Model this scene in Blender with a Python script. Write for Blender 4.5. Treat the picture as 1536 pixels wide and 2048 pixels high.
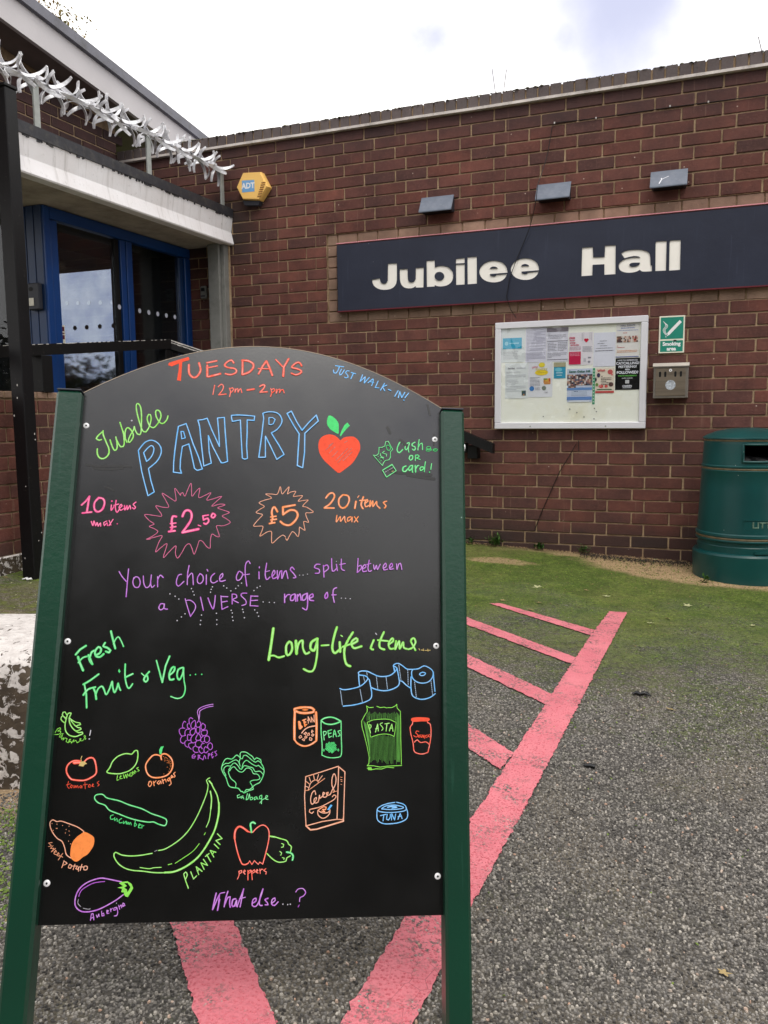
import bpy, bmesh, math, random
from mathutils import Vector, Matrix
from mathutils.geometry import tessellate_polygon
import numpy as np
for o in list(bpy.data.objects): bpy.data.objects.remove(o)
S = bpy.context.scene
R = math.radians
random.seed(7)
# ------------------------------------------------------------ camera
CAM = Vector((2.701, -5.3475, 0.94))
YAW, PITCH, ROLL, FPX = 0.379085, -0.118474, 0.010088, 1640.3
camd = bpy.data.cameras.new('camera'); cam = bpy.data.objects.new('camera', camd)
S.collection.objects.link(cam); S.camera = cam
camd.sensor_fit = 'VERTICAL'; camd.sensor_height = 24.0; camd.lens = FPX / 2048 * 24.0
camd.clip_start = 0.02; camd.clip_end = 500
MR = Matrix.Rotation(YAW, 3, 'Z') @ Matrix.Rotation(PITCH, 3, 'X') @ Matrix.Rotation(ROLL, 3, 'Y')
cam.matrix_world = Matrix.Translation(CAM) @ (MR @ Matrix.Rotation(R(90), 3, 'X')).to_4x4()
def seen(p):                       # used only to choose which bricks become single objects
    d = MR.transposed() @ (Vector(p) - CAM)
    if d.y < .1: return None
    return 768 + FPX * d.x / d.y, 1024 - FPX * d.z / d.y, d.y
# ------------------------------------------------------------ sky and sun
W = bpy.data.worlds.new('World'); S.world = W; W.use_nodes = True
nt = W.node_tree; N = nt.nodes; K = nt.links; N.clear()
out = N.new('ShaderNodeOutputWorld'); bg = N.new('ShaderNodeBackground'); K.new(bg.outputs[0], out.inputs[0])
bg.inputs[1].default_value = 0.1
sky = N.new('ShaderNodeTexSky'); sky.sky_type = 'NISHITA'; sky.sun_disc = False
SUN_EL, SUN_AZ = 58, 148            # azimuth from +Y towards +X
sky.sun_elevation = R(SUN_EL); sky.sun_rotation = R(SUN_AZ)
tc = N.new('ShaderNodeTexCoord')
def wmath(op, a, b=None, c=None):
    n = N.new('ShaderNodeMath'); n.operation = op
    for i, v in enumerate((a, b, c)):
        if v is None: continue
        if isinstance(v, (int, float)): n.inputs[i].default_value = v
        else: K.new(v, n.inputs[i])
    return n.outputs[0]
nz = N.new('ShaderNodeTexNoise'); nz.inputs['Scale'].default_value = 3.2; nz.inputs['Detail'].default_value = 5
K.new(tc.outputs['Generated'], nz.inputs['Vector'])
nz2 = N.new('ShaderNodeTexNoise'); nz2.inputs['Scale'].default_value = 7; nz2.inputs['Detail'].default_value = 7
K.new(tc.outputs['Generated'], nz2.inputs['Vector'])
def patch(d, size, soft):
    v = N.new('ShaderNodeVectorMath'); v.operation = 'DISTANCE'
    K.new(tc.outputs['Generated'], v.inputs[0]); v.inputs[1].default_value = d
    w = wmath('ADD', v.outputs['Value'], wmath('MULTIPLY', wmath('SUBTRACT', nz2.outputs[0], .5), .22))
    m = N.new('ShaderNodeMapRange'); m.interpolation_type = 'SMOOTHSTEP'
    K.new(w, m.inputs[0]); m.inputs[1].default_value = size - soft; m.inputs[2].default_value = size + soft
    m.inputs[3].default_value = 1; m.inputs[4].default_value = 0
    return m.outputs[0]
pa = patch((-.283, .876, .392), .030, .05); pb = patch((-.07, .905, .43), .10, .085); pc = patch((-.15, .90, .385), .02, .06)
mr = N.new('ShaderNodeMapRange'); K.new(nz.outputs[0], mr.inputs[0])
mr.inputs[1].default_value = .5; mr.inputs[2].default_value = .66
# general broken cloud applies away from the bright part of the sky over the roof
sep = N.new('ShaderNodeSeparateXYZ'); K.new(tc.outputs['Generated'], sep.inputs[0])
back = N.new('ShaderNodeMapRange'); K.new(sep.outputs[1], back.inputs[0])
back.inputs[1].default_value = .45; back.inputs[2].default_value = 0.0; back.inputs[3].default_value = 0; back.inputs[4].default_value = 1
gen = wmath('MULTIPLY', mr.outputs[0], back.outputs[0])
tot = wmath('MAXIMUM', wmath('MAXIMUM', pa, pb), wmath('MAXIMUM', pc, gen))
tot = wmath('MULTIPLY', tot, .95)
mx = N.new('ShaderNodeMix'); mx.data_type = 'RGBA'
CLOUD = 14.6
mx.inputs[6].default_value = (CLOUD, CLOUD * .985, CLOUD * .965, 1)
grey = N.new('ShaderNodeMix'); grey.data_type = 'RGBA'; grey.inputs[0].default_value = .85
K.new(sky.outputs[0], grey.inputs[6]); grey.inputs[7].default_value = (6.3, 6.5, 8.6, 1)
K.new(grey.outputs[2], mx.inputs[7]); K.new(tot, mx.inputs[0])
K.new(mx.outputs[2], bg.inputs[0])
sd = bpy.data.lights.new('sun', 'SUN'); sd.energy = 1.25; sd.angle = R(26); sd.color = (1, .95, .87)
sun = bpy.data.objects.new('sun', sd); S.collection.objects.link(sun)
se, sa = R(SUN_EL), R(SUN_AZ)
sv = Vector((math.cos(se) * math.sin(sa), math.cos(se) * math.cos(sa), math.sin(se)))
sun.rotation_euler = sv.to_track_quat('Z', 'Y').to_euler()
S.view_settings.view_transform = 'Standard'; S.view_settings.look = 'None'
S.view_settings.exposure = 0.22; S.view_settings.gamma = 1; S.view_settings.use_curve_mapping = False
S.render.engine = 'CYCLES'
# ------------------------------------------------------------ materials
def lin(c):
    return tuple(((x / 255) / 12.92 if x / 255 <= .04045 else ((x / 255 + .055) / 1.055) ** 2.4) for x in c) + (1,)
class MatB:
    def __init__(s, name, rough=.6, spec=.5, metal=0.0):
        s.m = bpy.data.materials.new(name); s.m.use_nodes = True
        s.t = s.m.node_tree; s.n = s.t.nodes; s.l = s.t.links
        s.b = s.n['Principled BSDF']; s.b.inputs['Roughness'].default_value = rough
        s.b.inputs['Specular IOR Level'].default_value = spec; s.b.inputs['Metallic'].default_value = metal
        s.tc = s.n.new('ShaderNodeTexCoord')
    def node(s, t, **kw):
        n = s.n.new('ShaderNode' + t)
        for k, v in kw.items(): setattr(n, k, v)
        return n
    def set(s, sock, v):
        if hasattr(v, 'is_output') or hasattr(v, 'links'): s.l.new(v, sock)
        else: sock.default_value = v
    def math(s, op, a, b=0.0, clamp=False):
        n = s.node('Math', operation=op, use_clamp=clamp); s.set(n.inputs[0], a); s.set(n.inputs[1], b); return n.outputs[0]
    def noise(s, scale, detail=4, rough=.55, vec=None, d=0.0, color=False):
        n = s.node('TexNoise'); n.inputs['Scale'].default_value = scale; n.inputs['Detail'].default_value = detail
        n.inputs['Roughness'].default_value = rough; n.inputs['Distortion'].default_value = d
        s.l.new(vec if vec is not None else s.tc.outputs['Object'], n.inputs['Vector']); return n.outputs[1 if color else 0]
    def vor(s, scale, out='Distance', feature='F1', vec=None, rnd=1.0):
        n = s.node('TexVoronoi', feature=feature); n.inputs['Scale'].default_value = scale; n.inputs['Randomness'].default_value = rnd
        s.l.new(vec if vec is not None else s.tc.outputs['Object'], n.inputs['Vector']); return n.outputs[out]
    def scaled(s, sc, vec=None):
        n = s.node('Mapping'); n.inputs['Scale'].default_value = sc
        s.l.new(vec if vec is not None else s.tc.outputs['Object'], n.inputs['Vector']); return n.outputs[0]
    def rng(s, v, a, b, c=0.0, d=1.0, smooth=False):
        n = s.node('MapRange'); n.interpolation_type = 'SMOOTHSTEP' if smooth else 'LINEAR'
        s.set(n.inputs[0], v)
        for i, q in enumerate((a, b, c, d)): n.inputs[i + 1].default_value = q
        return n.outputs[0]
    def mix(s, f, a, b, blend='MIX'):
        n = s.node('Mix', data_type='RGBA', blend_type=blend); s.set(n.inputs[0], f); s.set(n.inputs[6], a); s.set(n.inputs[7], b); return n.outputs[2]
    def base(s, v): s.set(s.b.inputs['Base Color'], v); return s
    def ramp(s, v, stops):
        n = s.node('ValToRGB'); s.l.new(v, n.inputs[0]); e = n.color_ramp.elements
        while len(e) < len(stops): e.new(.5)
        for q, (p, c) in zip(e, stops): q.position = p; q.color = c
        return n.outputs[0]
    def bump(s, h, strength=.3, dist=.01, chain=None):
        n = s.node('Bump'); n.inputs['Strength'].default_value = strength; n.inputs['Distance'].default_value = dist
        s.l.new(h, n.inputs['Height'])
        if chain is not None: s.l.new(chain, n.inputs['Normal'])
        s.l.new(n.outputs[0], s.b.inputs['Normal']); return n.outputs[0]
def simple(name, c, rough=.6, spec=.5, metal=0.0, var=.12, vs=12, bump=0.0, bs=60, dirt=None, ds=4):
    """painted, cast or printed surface: base colour with slow mottling, optional dirt and fine relief"""
    m = MatB(name, rough, spec, metal); c = lin(c)
    dk = tuple(x * (1 - var) for x in c[:3]) + (1,); lt = tuple(min(1, x * (1 + var)) for x in c[:3]) + (1,)
    col = m.mix(m.rng(m.noise(vs), .35, .65), dk, lt)
    if dirt is not None:
        f = m.rng(m.noise(ds, 8, .7), .5, .75, 0, .8); col = m.mix(f, col, lin(dirt))
    m.base(col)
    if bump: m.bump(m.noise(bs, 5), bump, .004)
    return m.m
def brick_mat(name, cols, mortar_stain=True, dark=(58, 42, 42)):
    m = MatB(name, .8, .18)
    oi = m.node('ObjectInfo'); ge = m.node('NewGeometry')
    r = m.math('FRACT', m.math('ADD', oi.outputs['Random'], ge.outputs['Random Per Island']))
    c = m.ramp(r, [(i / (len(cols) - 1), lin(x)) for i, x in enumerate(cols)])
    pos = ge.outputs['Position']
    c = m.mix(m.rng(m.noise(7, 6, .68, pos), .35, .7, 0, .65), c, lin(dark))
    c = m.mix(m.rng(m.noise(60, 5, .7, pos), .52, .78, 0, .35), c, lin((150, 112, 98)))
    c = m.mix(m.rng(m.noise(1.3, 3, .5, m.scaled((1, 1, .5), pos)), .42, .66, 0, .35), c, lin((52, 44, 44)))
    # paint flecks and scuffs
    c = m.mix(m.rng(m.vor(11, vec=pos), .050, .036, 0, .8), c, lin((206, 184, 170)))
    # vertical lime drips
    st = m.noise(1.0, 2, .5, m.scaled((55, 55, 1.6), pos))
    c = m.mix(m.rng(st, .66, .72, 0, .35), c, lin((150, 120, 105)))
    # damp, blackened lowest courses and a darker tone towards the coping
    z = m.node('SeparateXYZ'); m.l.new(pos, z.inputs[0])
    wob = m.math('MULTIPLY', m.noise(3, 4, .5, pos), .22)
    low = m.rng(m.math('SUBTRACT', z.outputs[2], wob), .05, .20, .75, 0)
    c = m.mix(low, c, lin((52, 46, 44)))
    top = m.rng(m.math('ADD', z.outputs[2], wob), 2.72, 2.95, 0, .6)
    c = m.mix(top, c, lin((62, 54, 56)))
    if mortar_stain:   # black run-off stain beside the end of the canopy
        x = m.rng(m.math('ADD', z.outputs[0], m.math('MULTIPLY', m.noise(6, 4, .5, pos), .3)), -.1, -.42, 0, .9)
        zz = m.math('MULTIPLY', m.rng(z.outputs[2], 1.95, 2.2), m.rng(z.outputs[2], 2.62, 2.4))
        c = m.mix(m.math('MULTIPLY', x, zz), c, lin((45, 42, 40)))
    m.base(c)
    h = m.math('ADD', m.noise(90, 6, .7, pos), m.math('MULTIPLY', m.noise(14, 3, .5, pos), .8))
    m.bump(h, .55, .006)
    return m.m
M = {}
M['brick'] = brick_mat('brick', [(112, 69, 60), (122, 74, 65), (114, 71, 62), (102, 66, 60), (134, 84, 72), (112, 73, 67), (118, 73, 63), (92, 64, 60), (122, 78, 69)])
M['tan'] = brick_mat('tan brick', [(160, 130, 112), (176, 146, 126), (150, 124, 106), (168, 136, 118)], False, (112, 92, 78))
M['coping'] = brick_mat('coping brick', [(150, 140, 136), (164, 150, 146), (138, 128, 126), (156, 144, 140)], False, (112, 106, 104))
m = MatB('mortar', .9, .2); g = m.node('NewGeometry').outputs['Position']
c = m.mix(m.rng(m.noise(9, 6, .6, g), .3, .7), lin((138, 114, 90)), lin((194, 168, 136)))
c = m.mix(m.rng(m.noise(70, 5, .7, g), .45, .75, 0, .6), c, lin((112, 94, 80))); m.base(c); m.bump(m.noise(160, 5, .7, g), .8, .006); M['mortar'] = m.m
M['white'] = simple('white render', (200, 195, 192), .7, .3, var=.06, vs=5, bump=.25, bs=40, dirt=(150, 146, 138), ds=5)
m = MatB('canopy fascia', .65, .3); g = m.tc.outputs['Object']
c = m.mix(m.rng(m.noise(4, 6, .6), .35, .7), lin((246, 244, 246)), lin((234, 230, 230)))
c = m.mix(m.rng(m.noise(1, 6, .7, m.scaled((6, 26, 1.6))), .55, .75, 0, .55), c, lin((146, 140, 132)))
c = m.mix(m.rng(m.noise(30, 6, .75), .6, .72, 0, .5), c, lin((120, 112, 100))); m.base(c); m.bump(m.noise(30, 6, .6), .25, .006); M['fascia'] = m.m
M['upperfascia'] = simple('upper fascia', (202, 198, 200), .6, .3, var=.04, vs=3, bump=.1, bs=20)
m = MatB('soffit', .8, .2); m.base(m.mix(m.rng(m.noise(5, 7, .7), .4, .75, 0, .8), lin((186, 176, 164)), lin((120, 108, 96)))); m.bump(m.noise(25, 5), .2, .005); M['soffit'] = m.m
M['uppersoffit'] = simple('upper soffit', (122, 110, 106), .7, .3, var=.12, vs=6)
M['gutter'] = simple('grey gutter', (110, 110, 120), .45, .4, var=.1, vs=6, dirt=(78, 76, 74), ds=8)
M['blacktrim'] = simple('black trim', (46, 46, 52), .55, .4, var=.2, vs=20, bump=.3, bs=50, dirt=(88, 84, 78), ds=18)
def black_paint(name, base, fleck=True, rough=.38):
    m = MatB(name, rough, .28); c = m.mix(m.rng(m.noise(6, 6, .6), .4, .7), lin(base), lin(tuple(x * .7 for x in base)))
    if fleck: c = m.mix(m.rng(m.vor(22), .06, .045), c, lin((200, 196, 188)))
    c = m.mix(m.rng(m.noise(40, 6, .8), .62, .72, 0, .5), c, lin((96, 88, 80)))
    m.base(c); m.bump(m.noise(50, 4), .15, .003); return m.m
M['blackpost'] = black_paint('black painted steel', (15, 14, 17), False, .5)
M['rail'] = black_paint('black handrail paint', (15, 15, 16), False, .55)
M['chip'] = simple('chipped white paint', (196, 192, 188), .7, .3, var=.2, vs=60)
M['blue'] = simple('blue door paint', (16, 64, 128), .35, .5, var=.1, vs=4)
M['bluedark'] = simple('blue boarding paint', (24, 52, 92), .45, .5, var=.15, vs=5)
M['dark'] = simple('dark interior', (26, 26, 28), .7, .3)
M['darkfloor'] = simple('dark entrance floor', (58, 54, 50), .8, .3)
M['concrete'] = simple('step concrete', (140, 134, 124), .85, .3, var=.15, bump=.4, bs=80, dirt=(90, 86, 78))
def glass(name, tint, refl=1.0, rough=.0):
    m = bpy.data.materials.new(name); m.use_nodes = True; t = m.node_tree; n = t.nodes; n.clear()
    o = n.new('ShaderNodeOutputMaterial'); mixn = n.new('ShaderNodeMixShader'); tr = n.new('ShaderNodeBsdfTransparent'); gl = n.new('ShaderNodeBsdfGlossy')
    tr.inputs[0].default_value = tint; gl.inputs['Roughness'].default_value = rough
    lw = n.new('ShaderNodeLayerWeight'); lw.inputs[0].default_value = .5
    pw = n.new('ShaderNodeMath'); pw.operation = 'POWER'; pw.inputs[1].default_value = 4.6; t.links.new(lw.outputs['Facing'], pw.inputs[0])
    mu = n.new('ShaderNodeMath'); mu.operation = 'MULTIPLY_ADD'; mu.inputs[1].default_value = .95 * refl; mu.inputs[2].default_value = .04 * refl; mu.use_clamp = True
    t.links.new(pw.outputs[0], mu.inputs[0]); t.links.new(mu.outputs[0], mixn.inputs[0])
    t.links.new(tr.outputs[0], mixn.inputs[1]); t.links.new(gl.outputs[0], mixn.inputs[2]); t.links.new(mixn.outputs[0], o.inputs[0])
    return m
M['doorglass'] = glass('door glass', (.8, .82, .84, 1), 1.0)
M['clear'] = glass('clear acrylic', (.96, .97, .97, 1), .9)
m = MatB('mirror glass with painted clouds', .03, .5, 1.0)
nv = m.noise(6, 3, .5); m.base(m.mix(m.rng(nv, .3, .7), lin((166, 174, 200)), lin((206, 210, 222)))); m.bump(m.noise(2.2, 2), .02, .02); M['mirror'] = m.m  # reflected clouds mottled into the blue tint
M['dot'] = simple('frosted dot', (205, 208, 222), .6, .3)
M['dotpale'] = simple('pale reflected dot', (240, 244, 252), .22, .5, 1.0, var=.02); M['dotdark'] = simple('dark dot', (32, 28, 28), .5, .3)
M['column'] = simple('grey column paint', (128, 128, 124), .5, .4, var=.08, vs=8, dirt=(92, 92, 88), ds=12)
m = MatB('galvanised steel', .36, .5, .35); c = m.ramp(m.vor(70, 'Color'), [(0, lin((226, 226, 232))), (1, lin((250, 250, 252)))])
m.base(m.mix(m.rng(m.noise(24, 5), .45, .7, 0, .45), c, lin((150, 150, 150)))); m.bump(m.noise(80, 3), .1, .002); M['galv'] = m.m
M['bracket'] = simple('weathered galvanised bracket', (168, 172, 168), .55, .4, .3, var=.1, vs=30)
m = MatB('navy sign paint', .5, .45)
c = m.mix(m.rng(m.noise(2.2, 6, .65), .35, .7), lin((24, 30, 50)), lin((36, 42, 62)))
c = m.mix(m.rng(m.noise(1, 5, .7, m.scaled((40, 40, 2))), .6, .8, 0, .25), c, lin((90, 94, 118)))
c = m.mix(m.rng(m.vor(9), .03, .02, 0, .7), c, lin((150, 150, 165))); m.base(c); m.bump(m.noise(26, 6, .7), .22, .004); M['navy'] = m.m
M['signred'] = simple('dark red sign edge', (96, 28, 38), .6, .3, var=.15, vs=30); M['signpink'] = simple('lit red sign edge', (226, 150, 160), .6, .3, var=.1, vs=30)  # light put into the trim's red: pink along the top, dark below
M['signwhite'] = simple('sign white letter', (250, 246, 238), .5, .4, var=.02, vs=10)
M['alu'] = simple('pale aluminium', (222, 222, 228), .42, .5, .25, var=.03, vs=4)
M['cream'] = simple('cream noticeboard back', (255, 254, 244), .6, .3, var=.02, vs=6, dirt=(236, 230, 200), ds=3)
M['paper'] = simple('white paper', (236, 236, 244), .8, .2, var=.02, vs=8)
M['steel'] = simple('brushed steel', (150, 144, 136), .38, .5, .85, var=.08, vs=10)
m = MatB('brushed steel door', .36, .5, .85); m.base(m.mix(m.rng(m.noise(1, 6, .6, m.scaled((3, 3, 60))), .4, .7, 0, .7), lin((158, 146, 130)), lin((120, 108, 96)))); M['steeldoor'] = m.m
M['sticker'] = simple('scuffed round sticker', (176, 182, 190), .5, .4, var=.3, vs=120, dirt=(60, 66, 78), ds=70)
M['black'] = simple('flat black', (14, 14, 15), .6, .3)
M['orange'] = simple('orange alarm plastic', (255, 204, 116), .4, .5, var=.03, vs=6)
M['louvre'] = simple('brown louvre', (150, 96, 44), .5, .4)
M['lightblue'] = simple('light blue print', (120, 172, 220), .5, .3)
M['printwhite'] = simple('white print', (238, 238, 240), .6, .3, var=.02)
M['lampgrey'] = simple('slate grey lamp casing', (98, 106, 120), .42, .5, var=.1, vs=12, dirt=(126, 130, 140), ds=14)
M['lampdark'] = simple('dark lamp casing', (46, 48, 56), .5, .4, var=.1)
M['signgreen'] = simple('sign green', (22, 132, 112), .45, .5, var=.05, vs=20)
M['ivory'] = simple('ivory sign border', (228, 224, 206), .5, .4, var=.04)
m = MatB('dark green bin plastic', .33, .5)
c = m.mix(m.rng(m.noise(3, 5), .35, .7), lin((6, 62, 62)), lin((9, 74, 73)))
c = m.mix(m.rng(m.noise(1, 5, .7, m.scaled((22, 22, 1.5))), .58, .8, 0, .35), c, lin((30, 66, 62)))
c = m.mix(m.rng(m.vor(16), .035, .025, 0, .8), c, lin((190, 196, 190))); m.base(c); m.bump(m.noise(60, 4), .08, .003); M['bin'] = m.m
M['binband'] = simple('bin gold band', (112, 98, 72), .5, .4, var=.2, vs=30)
M['bag'] = simple('black bin bag', (16, 16, 18), .25, .5, bump=.6, bs=30)
M['wire'] = simple('black wire', (18, 16, 16), .5, .4)
def post_paint():
    m = MatB('dark green powder coat', .3, .5)
    c = m.mix(m.rng(m.noise(3, 4), .35, .7), lin((10, 60, 42)), lin((14, 52, 38)))
    c = m.mix(m.rng(m.noise(1, 4, .6, m.scaled((60, 60, 4))), .62, .75, 0, .3), c, lin((60, 110, 92)))
    c = m.mix(m.rng(m.vor(24), .03, .02, 0, .8), c, lin((130, 160, 146))); m.base(c)
    m.bump(m.noise(85, 4, .6), .16, .003); return m.m
M['boardgreen'] = post_paint()
m = MatB('black board panel', .26, .95)
g = m.tc.outputs['Object']
c = m.mix(m.rng(m.noise(3.5, 5), .35, .7), lin((8, 8, 9)), lin((12, 12, 13)))
sm = m.noise(1, 6, .7, m.scaled((7, 7, 30)))
c = m.mix(m.rng(sm, .62, .72, 0, .7), c, lin((8, 8, 9))); m.base(c)
m.set(m.b.inputs['Roughness'], m.rng(m.noise(5, 6, .65), .3, .75, .19, .30)); m.bump(m.noise(220, 3), .05, .001); M['panel'] = m.m
M['paleedge'] = simple('pale board edge', (176, 160, 142), .7, .3)
M['rivet'] = simple('white screw cap', (232, 232, 234), .3, .5, var=.03)
PEN = {'R': (255, 92, 64), 'B': (106, 190, 255), 'L': (146, 232, 92), 'M': (90, 228, 130), 'K': (255, 86, 158), 'k': (226, 118, 158), 'r': (196, 84, 66), 'n': (9, 9, 10),
       'O': (255, 146, 74), 'o': (240, 164, 126), 'P': (186, 98, 214), 'W': (196, 194, 204), 'T': (214, 188, 120), 'N': (22, 22, 23),
       'b': (176, 200, 226), 'l': (112, 190, 84)}
for k_, v_ in PEN.items():
    if k_ == 'n':
        m = MatB('wiped smear', .42, .6); m.base(lin((13, 13, 14))); M['penn'] = m.m; continue
    if k_ == 'N': M['pen' + k_] = M['panel']; continue
    m = MatB('marker pen ' + k_, .75, .2)
    a = tuple(x * .93 for x in lin(v_)[:3]) + (1,); dk = tuple(x * .80 for x in a[:3]) + (1,)
    m.base(m.mix(m.rng(m.noise(160, 5, .7), .45, .66, 0, .85), a, dk)); M['pen' + k_] = m.m
    m = MatB('marker pen core ' + k_, .75, .2); m.base(m.mix(m.rng(m.noise(120, 5, .7), .42, .66), tuple(x + (1 - x) * .30 for x in a[:3]) + (1,), a)); M['core' + k_] = m.m
"""heart infill has streaks from the pen"""
def leafm(name, a, b):
    m = MatB(name, .6, .3); r = m.node('NewGeometry').outputs['Random Per Island']; m.base(m.mix(r, lin(a), lin(b))); return m.m
M['weed'] = leafm('weed leaf', (44, 84, 34), (92, 128, 62)); M['mosstuft'] = leafm('moss tuft', (70, 98, 26), (124, 142, 62))
M['dryleaf'] = leafm('fallen leaf', (176, 160, 112), (150, 124, 84))
M['greenleaf'] = leafm('fallen green leaf', (150, 156, 106), (184, 182, 140))
M['litter'] = leafm('plant litter', (150, 124, 88), (54, 42, 32))
M['soil'] = leafm('dark soil crumbs', (40, 32, 26), (28, 24, 22))
M['treeleaf'] = leafm('tree leaf', (92, 96, 50), (150, 120, 76))
M['bark'] = simple('bark', (84, 66, 54), .8, .2, bump=.6, bs=30)
M['hedge'] = leafm('hedge leaf', (46, 58, 34), (82, 78, 46))
# asphalt, moss and sand
def ground_mat():
    m = MatB('asphalt', .82, .35); P = m.node('NewGeometry').outputs['Position']; sp = m.node('SeparateXYZ'); m.l.new(P, sp.inputs[0]); X, Y = sp.outputs[0], sp.outputs[1]
    wp = m.node('VectorMath', operation='ADD'); wp.inputs[0]; m.l.new(P, wp.inputs[0])
    nn = m.node('VectorMath', operation='SCALE'); m.l.new(m.noise(60, 2, .5, P, color=True), nn.inputs[0]); nn.inputs['Scale'].default_value = .006; m.l.new(nn.outputs[0], wp.inputs[1]); V = wp.outputs[0]
    cell = m.vor(140, 'Color', vec=V); dist = m.vor(140, 'Distance', vec=V)
    sc = m.node('SeparateColor'); m.l.new(cell, sc.inputs[0])
    col = m.ramp(sc.outputs[0], [(0, lin((88, 83, 76))), (.3, lin((116, 112, 107))), (.6, lin((144, 139, 132))), (.85, lin((164, 158, 150))), (1, lin((184, 177, 166)))])
    gap = m.rng(dist, .30, .62, 0, .85)
    col = m.mix(gap, col, lin((48, 45, 42)))
    col = m.mix(m.rng(m.noise(1.6, 5, .6, P), .38, .7, 0, .45), col, lin((66, 64, 58)))
    col = m.mix(m.rng(m.noise(5.5, 6, .7, P), .55, .7, 0, .45), col, lin((60, 58, 52)))
    # light sand in the voids on the right
    col = m.mix(m.math('MULTIPLY', m.rng(m.noise(3, 5, .6, P), .45, .7), .25), col, lin((150, 136, 112)))
    # moss : thick near the wall, thinning towards the car park
    n1 = m.noise(2.3, 6, .62, P); n2 = m.noise(14, 5, .7, P)
    yy = m.math('ADD', Y, m.math('MULTIPLY', m.math('SUBTRACT', n1, .5), 3.6))
    yy = m.math('SUBTRACT', yy, m.math('MULTIPLY', m.math('ABSOLUTE', m.math('SUBTRACT', X, 2.0)), .12))
    moss = m.rng(yy, -3.7, -1.1, 0, 1)
    mossf = m.math('MULTIPLY', moss, m.rng(m.math('ADD', m.noise(34, 6, .78, P), m.math('MULTIPLY', moss, .36)), .58, .72))
    lmY = m.math('ADD', Y, m.math('MULTIPLY', m.noise(5, 5, .6, P), .6)); lmoss = m.math('MULTIPLY', m.math('MULTIPLY', m.rng(lmY, -2.05, -1.82), m.rng(X, .6, .3)), m.rng(m.noise(20, 6, .75, P), .36, .5))
    mossf = m.math('MAXIMUM', mossf, m.math('MAXIMUM', lmoss, m.math('MULTIPLY', m.math('MULTIPLY', m.rng(lmY, -2.52, -2.35), m.rng(X, .9, .6)), m.rng(m.noise(16, 6, .75, P), .45, .58))))
    near = m.math('MULTIPLY', m.rng(n1, .44, .60), m.rng(m.noise(40, 4, .7, P), .5, .62, 0, .8))   # small tufts in the near asphalt
    left = m.rng(X, 1.75, 1.2, 0, 1); near = m.math('MULTIPLY', near, m.math('ADD', m.math('MULTIPLY', left, 1.0), .12, True))
    mossf = m.math('MAXIMUM', mossf, near)
    mc = m.mix(m.rng(m.noise(7, 6, .65, P), .35, .7), lin((78, 102, 26)), lin((118, 134, 54)))
    mc = m.mix(m.rng(m.noise(45, 5, .7, P), .42, .7, 0, .75), mc, lin((48, 56, 24)))
    mc = m.mix(m.rng(m.noise(150, 4, .75, P), .55, .75, 0, .6), mc, lin((140, 146, 96)))
    mc = m.mix(m.rng(m.noise(1.1, 3, .5, P), .5, .72, 0, .5), mc, lin((128, 118, 74)))
    mc = m.mix(m.rng(m.noise(4.5, 7, .72, P), .46, .62, 0, .6), mc, lin((62, 80, 22)))
    mc = m.mix(m.rng(m.noise(22, 6, .8, P), .56, .66, 0, .6), mc, lin((88, 78, 52)))
    mc = m.mix(m.rng(m.noise(85, 4, .8, P), .52, .60, 0, .6), mc, lin((42, 54, 16)))
    mc = m.mix(m.rng(m.noise(70, 4, .8, P), .60, .66, 0, .7), mc, lin((150, 158, 84)))
    col = m.mix(mossf, col, mc)
    # sandy patch around the bin and at the wall foot
    dx = m.math('MULTIPLY', m.math('SUBTRACT', X, 2.85), .75); dy = m.math('ADD', Y, .12)
    dd = m.math('SQRT', m.math('ADD', m.math('MULTIPLY', dx, dx), m.math('MULTIPLY', m.math('MULTIPLY', dy, dy), 1.6)))
    dd = m.math('ADD', dd, m.math('MULTIPLY', m.math('SUBTRACT', m.noise(5, 5, .6, P), .5), .22))
    sand = m.rng(dd, .70, .60)
    s2 = m.math('MULTIPLY', m.rng(m.math('ADD', Y, m.math('MULTIPLY', m.noise(3, 5, .6, P), .5)), .08, .16), m.rng(X, 1.3, 2.0))
    dx = m.math('MULTIPLY', m.math('SUBTRACT', X, 1.5), .45); dy = m.math('ADD', Y, .45)
    d3 = m.math('ADD', m.math('SQRT', m.math('ADD', m.math('MULTIPLY', dx, dx), m.math('MULTIPLY', dy, dy))), m.math('MULTIPLY', m.math('SUBTRACT', m.noise(6, 4, .6, P), .5), .12))
    sand = m.math('MAXIMUM', m.math('MAXIMUM', sand, s2), m.rng(d3, .11, .07, 0, .8))
    dx = m.math('ADD', X, .2); dy = m.math('ADD', Y, 2.35)
    d4 = m.math('ADD', m.math('SQRT', m.math('ADD', m.math('MULTIPLY', dx, dx), m.math('MULTIPLY', dy, dy))), m.math('MULTIPLY', m.noise(3, 5, .7, P), .8))
    sand = m.math('MAXIMUM', sand, m.rng(d4, .95, .7, 0, .55))
    dl = m.math('ADD', Y, m.math('MULTIPLY', m.noise(5, 5, .6, P), .6)); lm = m.math('MULTIPLY', m.rng(dl, -1.98, -1.80), m.rng(X, .6, .3))
    dl2 = m.math('MULTIPLY', m.math('MULTIPLY', m.rng(dl, -2.5, -2.35), m.rng(X, .9, .6)), .75)
    sand = m.math('MULTIPLY', sand, m.math('SUBTRACT', 1.0, m.math('MAXIMUM', lm, dl2)))
    dx = m.math('SUBTRACT', X, 1.05); dy = m.math('ADD', Y, 4.0)
    d5 = m.math('ADD', m.math('SQRT', m.math('ADD', m.math('MULTIPLY', dx, dx), m.math('MULTIPLY', dy, dy))), m.math('MULTIPLY', m.noise(9, 5, .7, P), .3))
    sand = m.math('MAXIMUM', sand, m.rng(d5, .42, .28, 0, .7))
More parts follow.
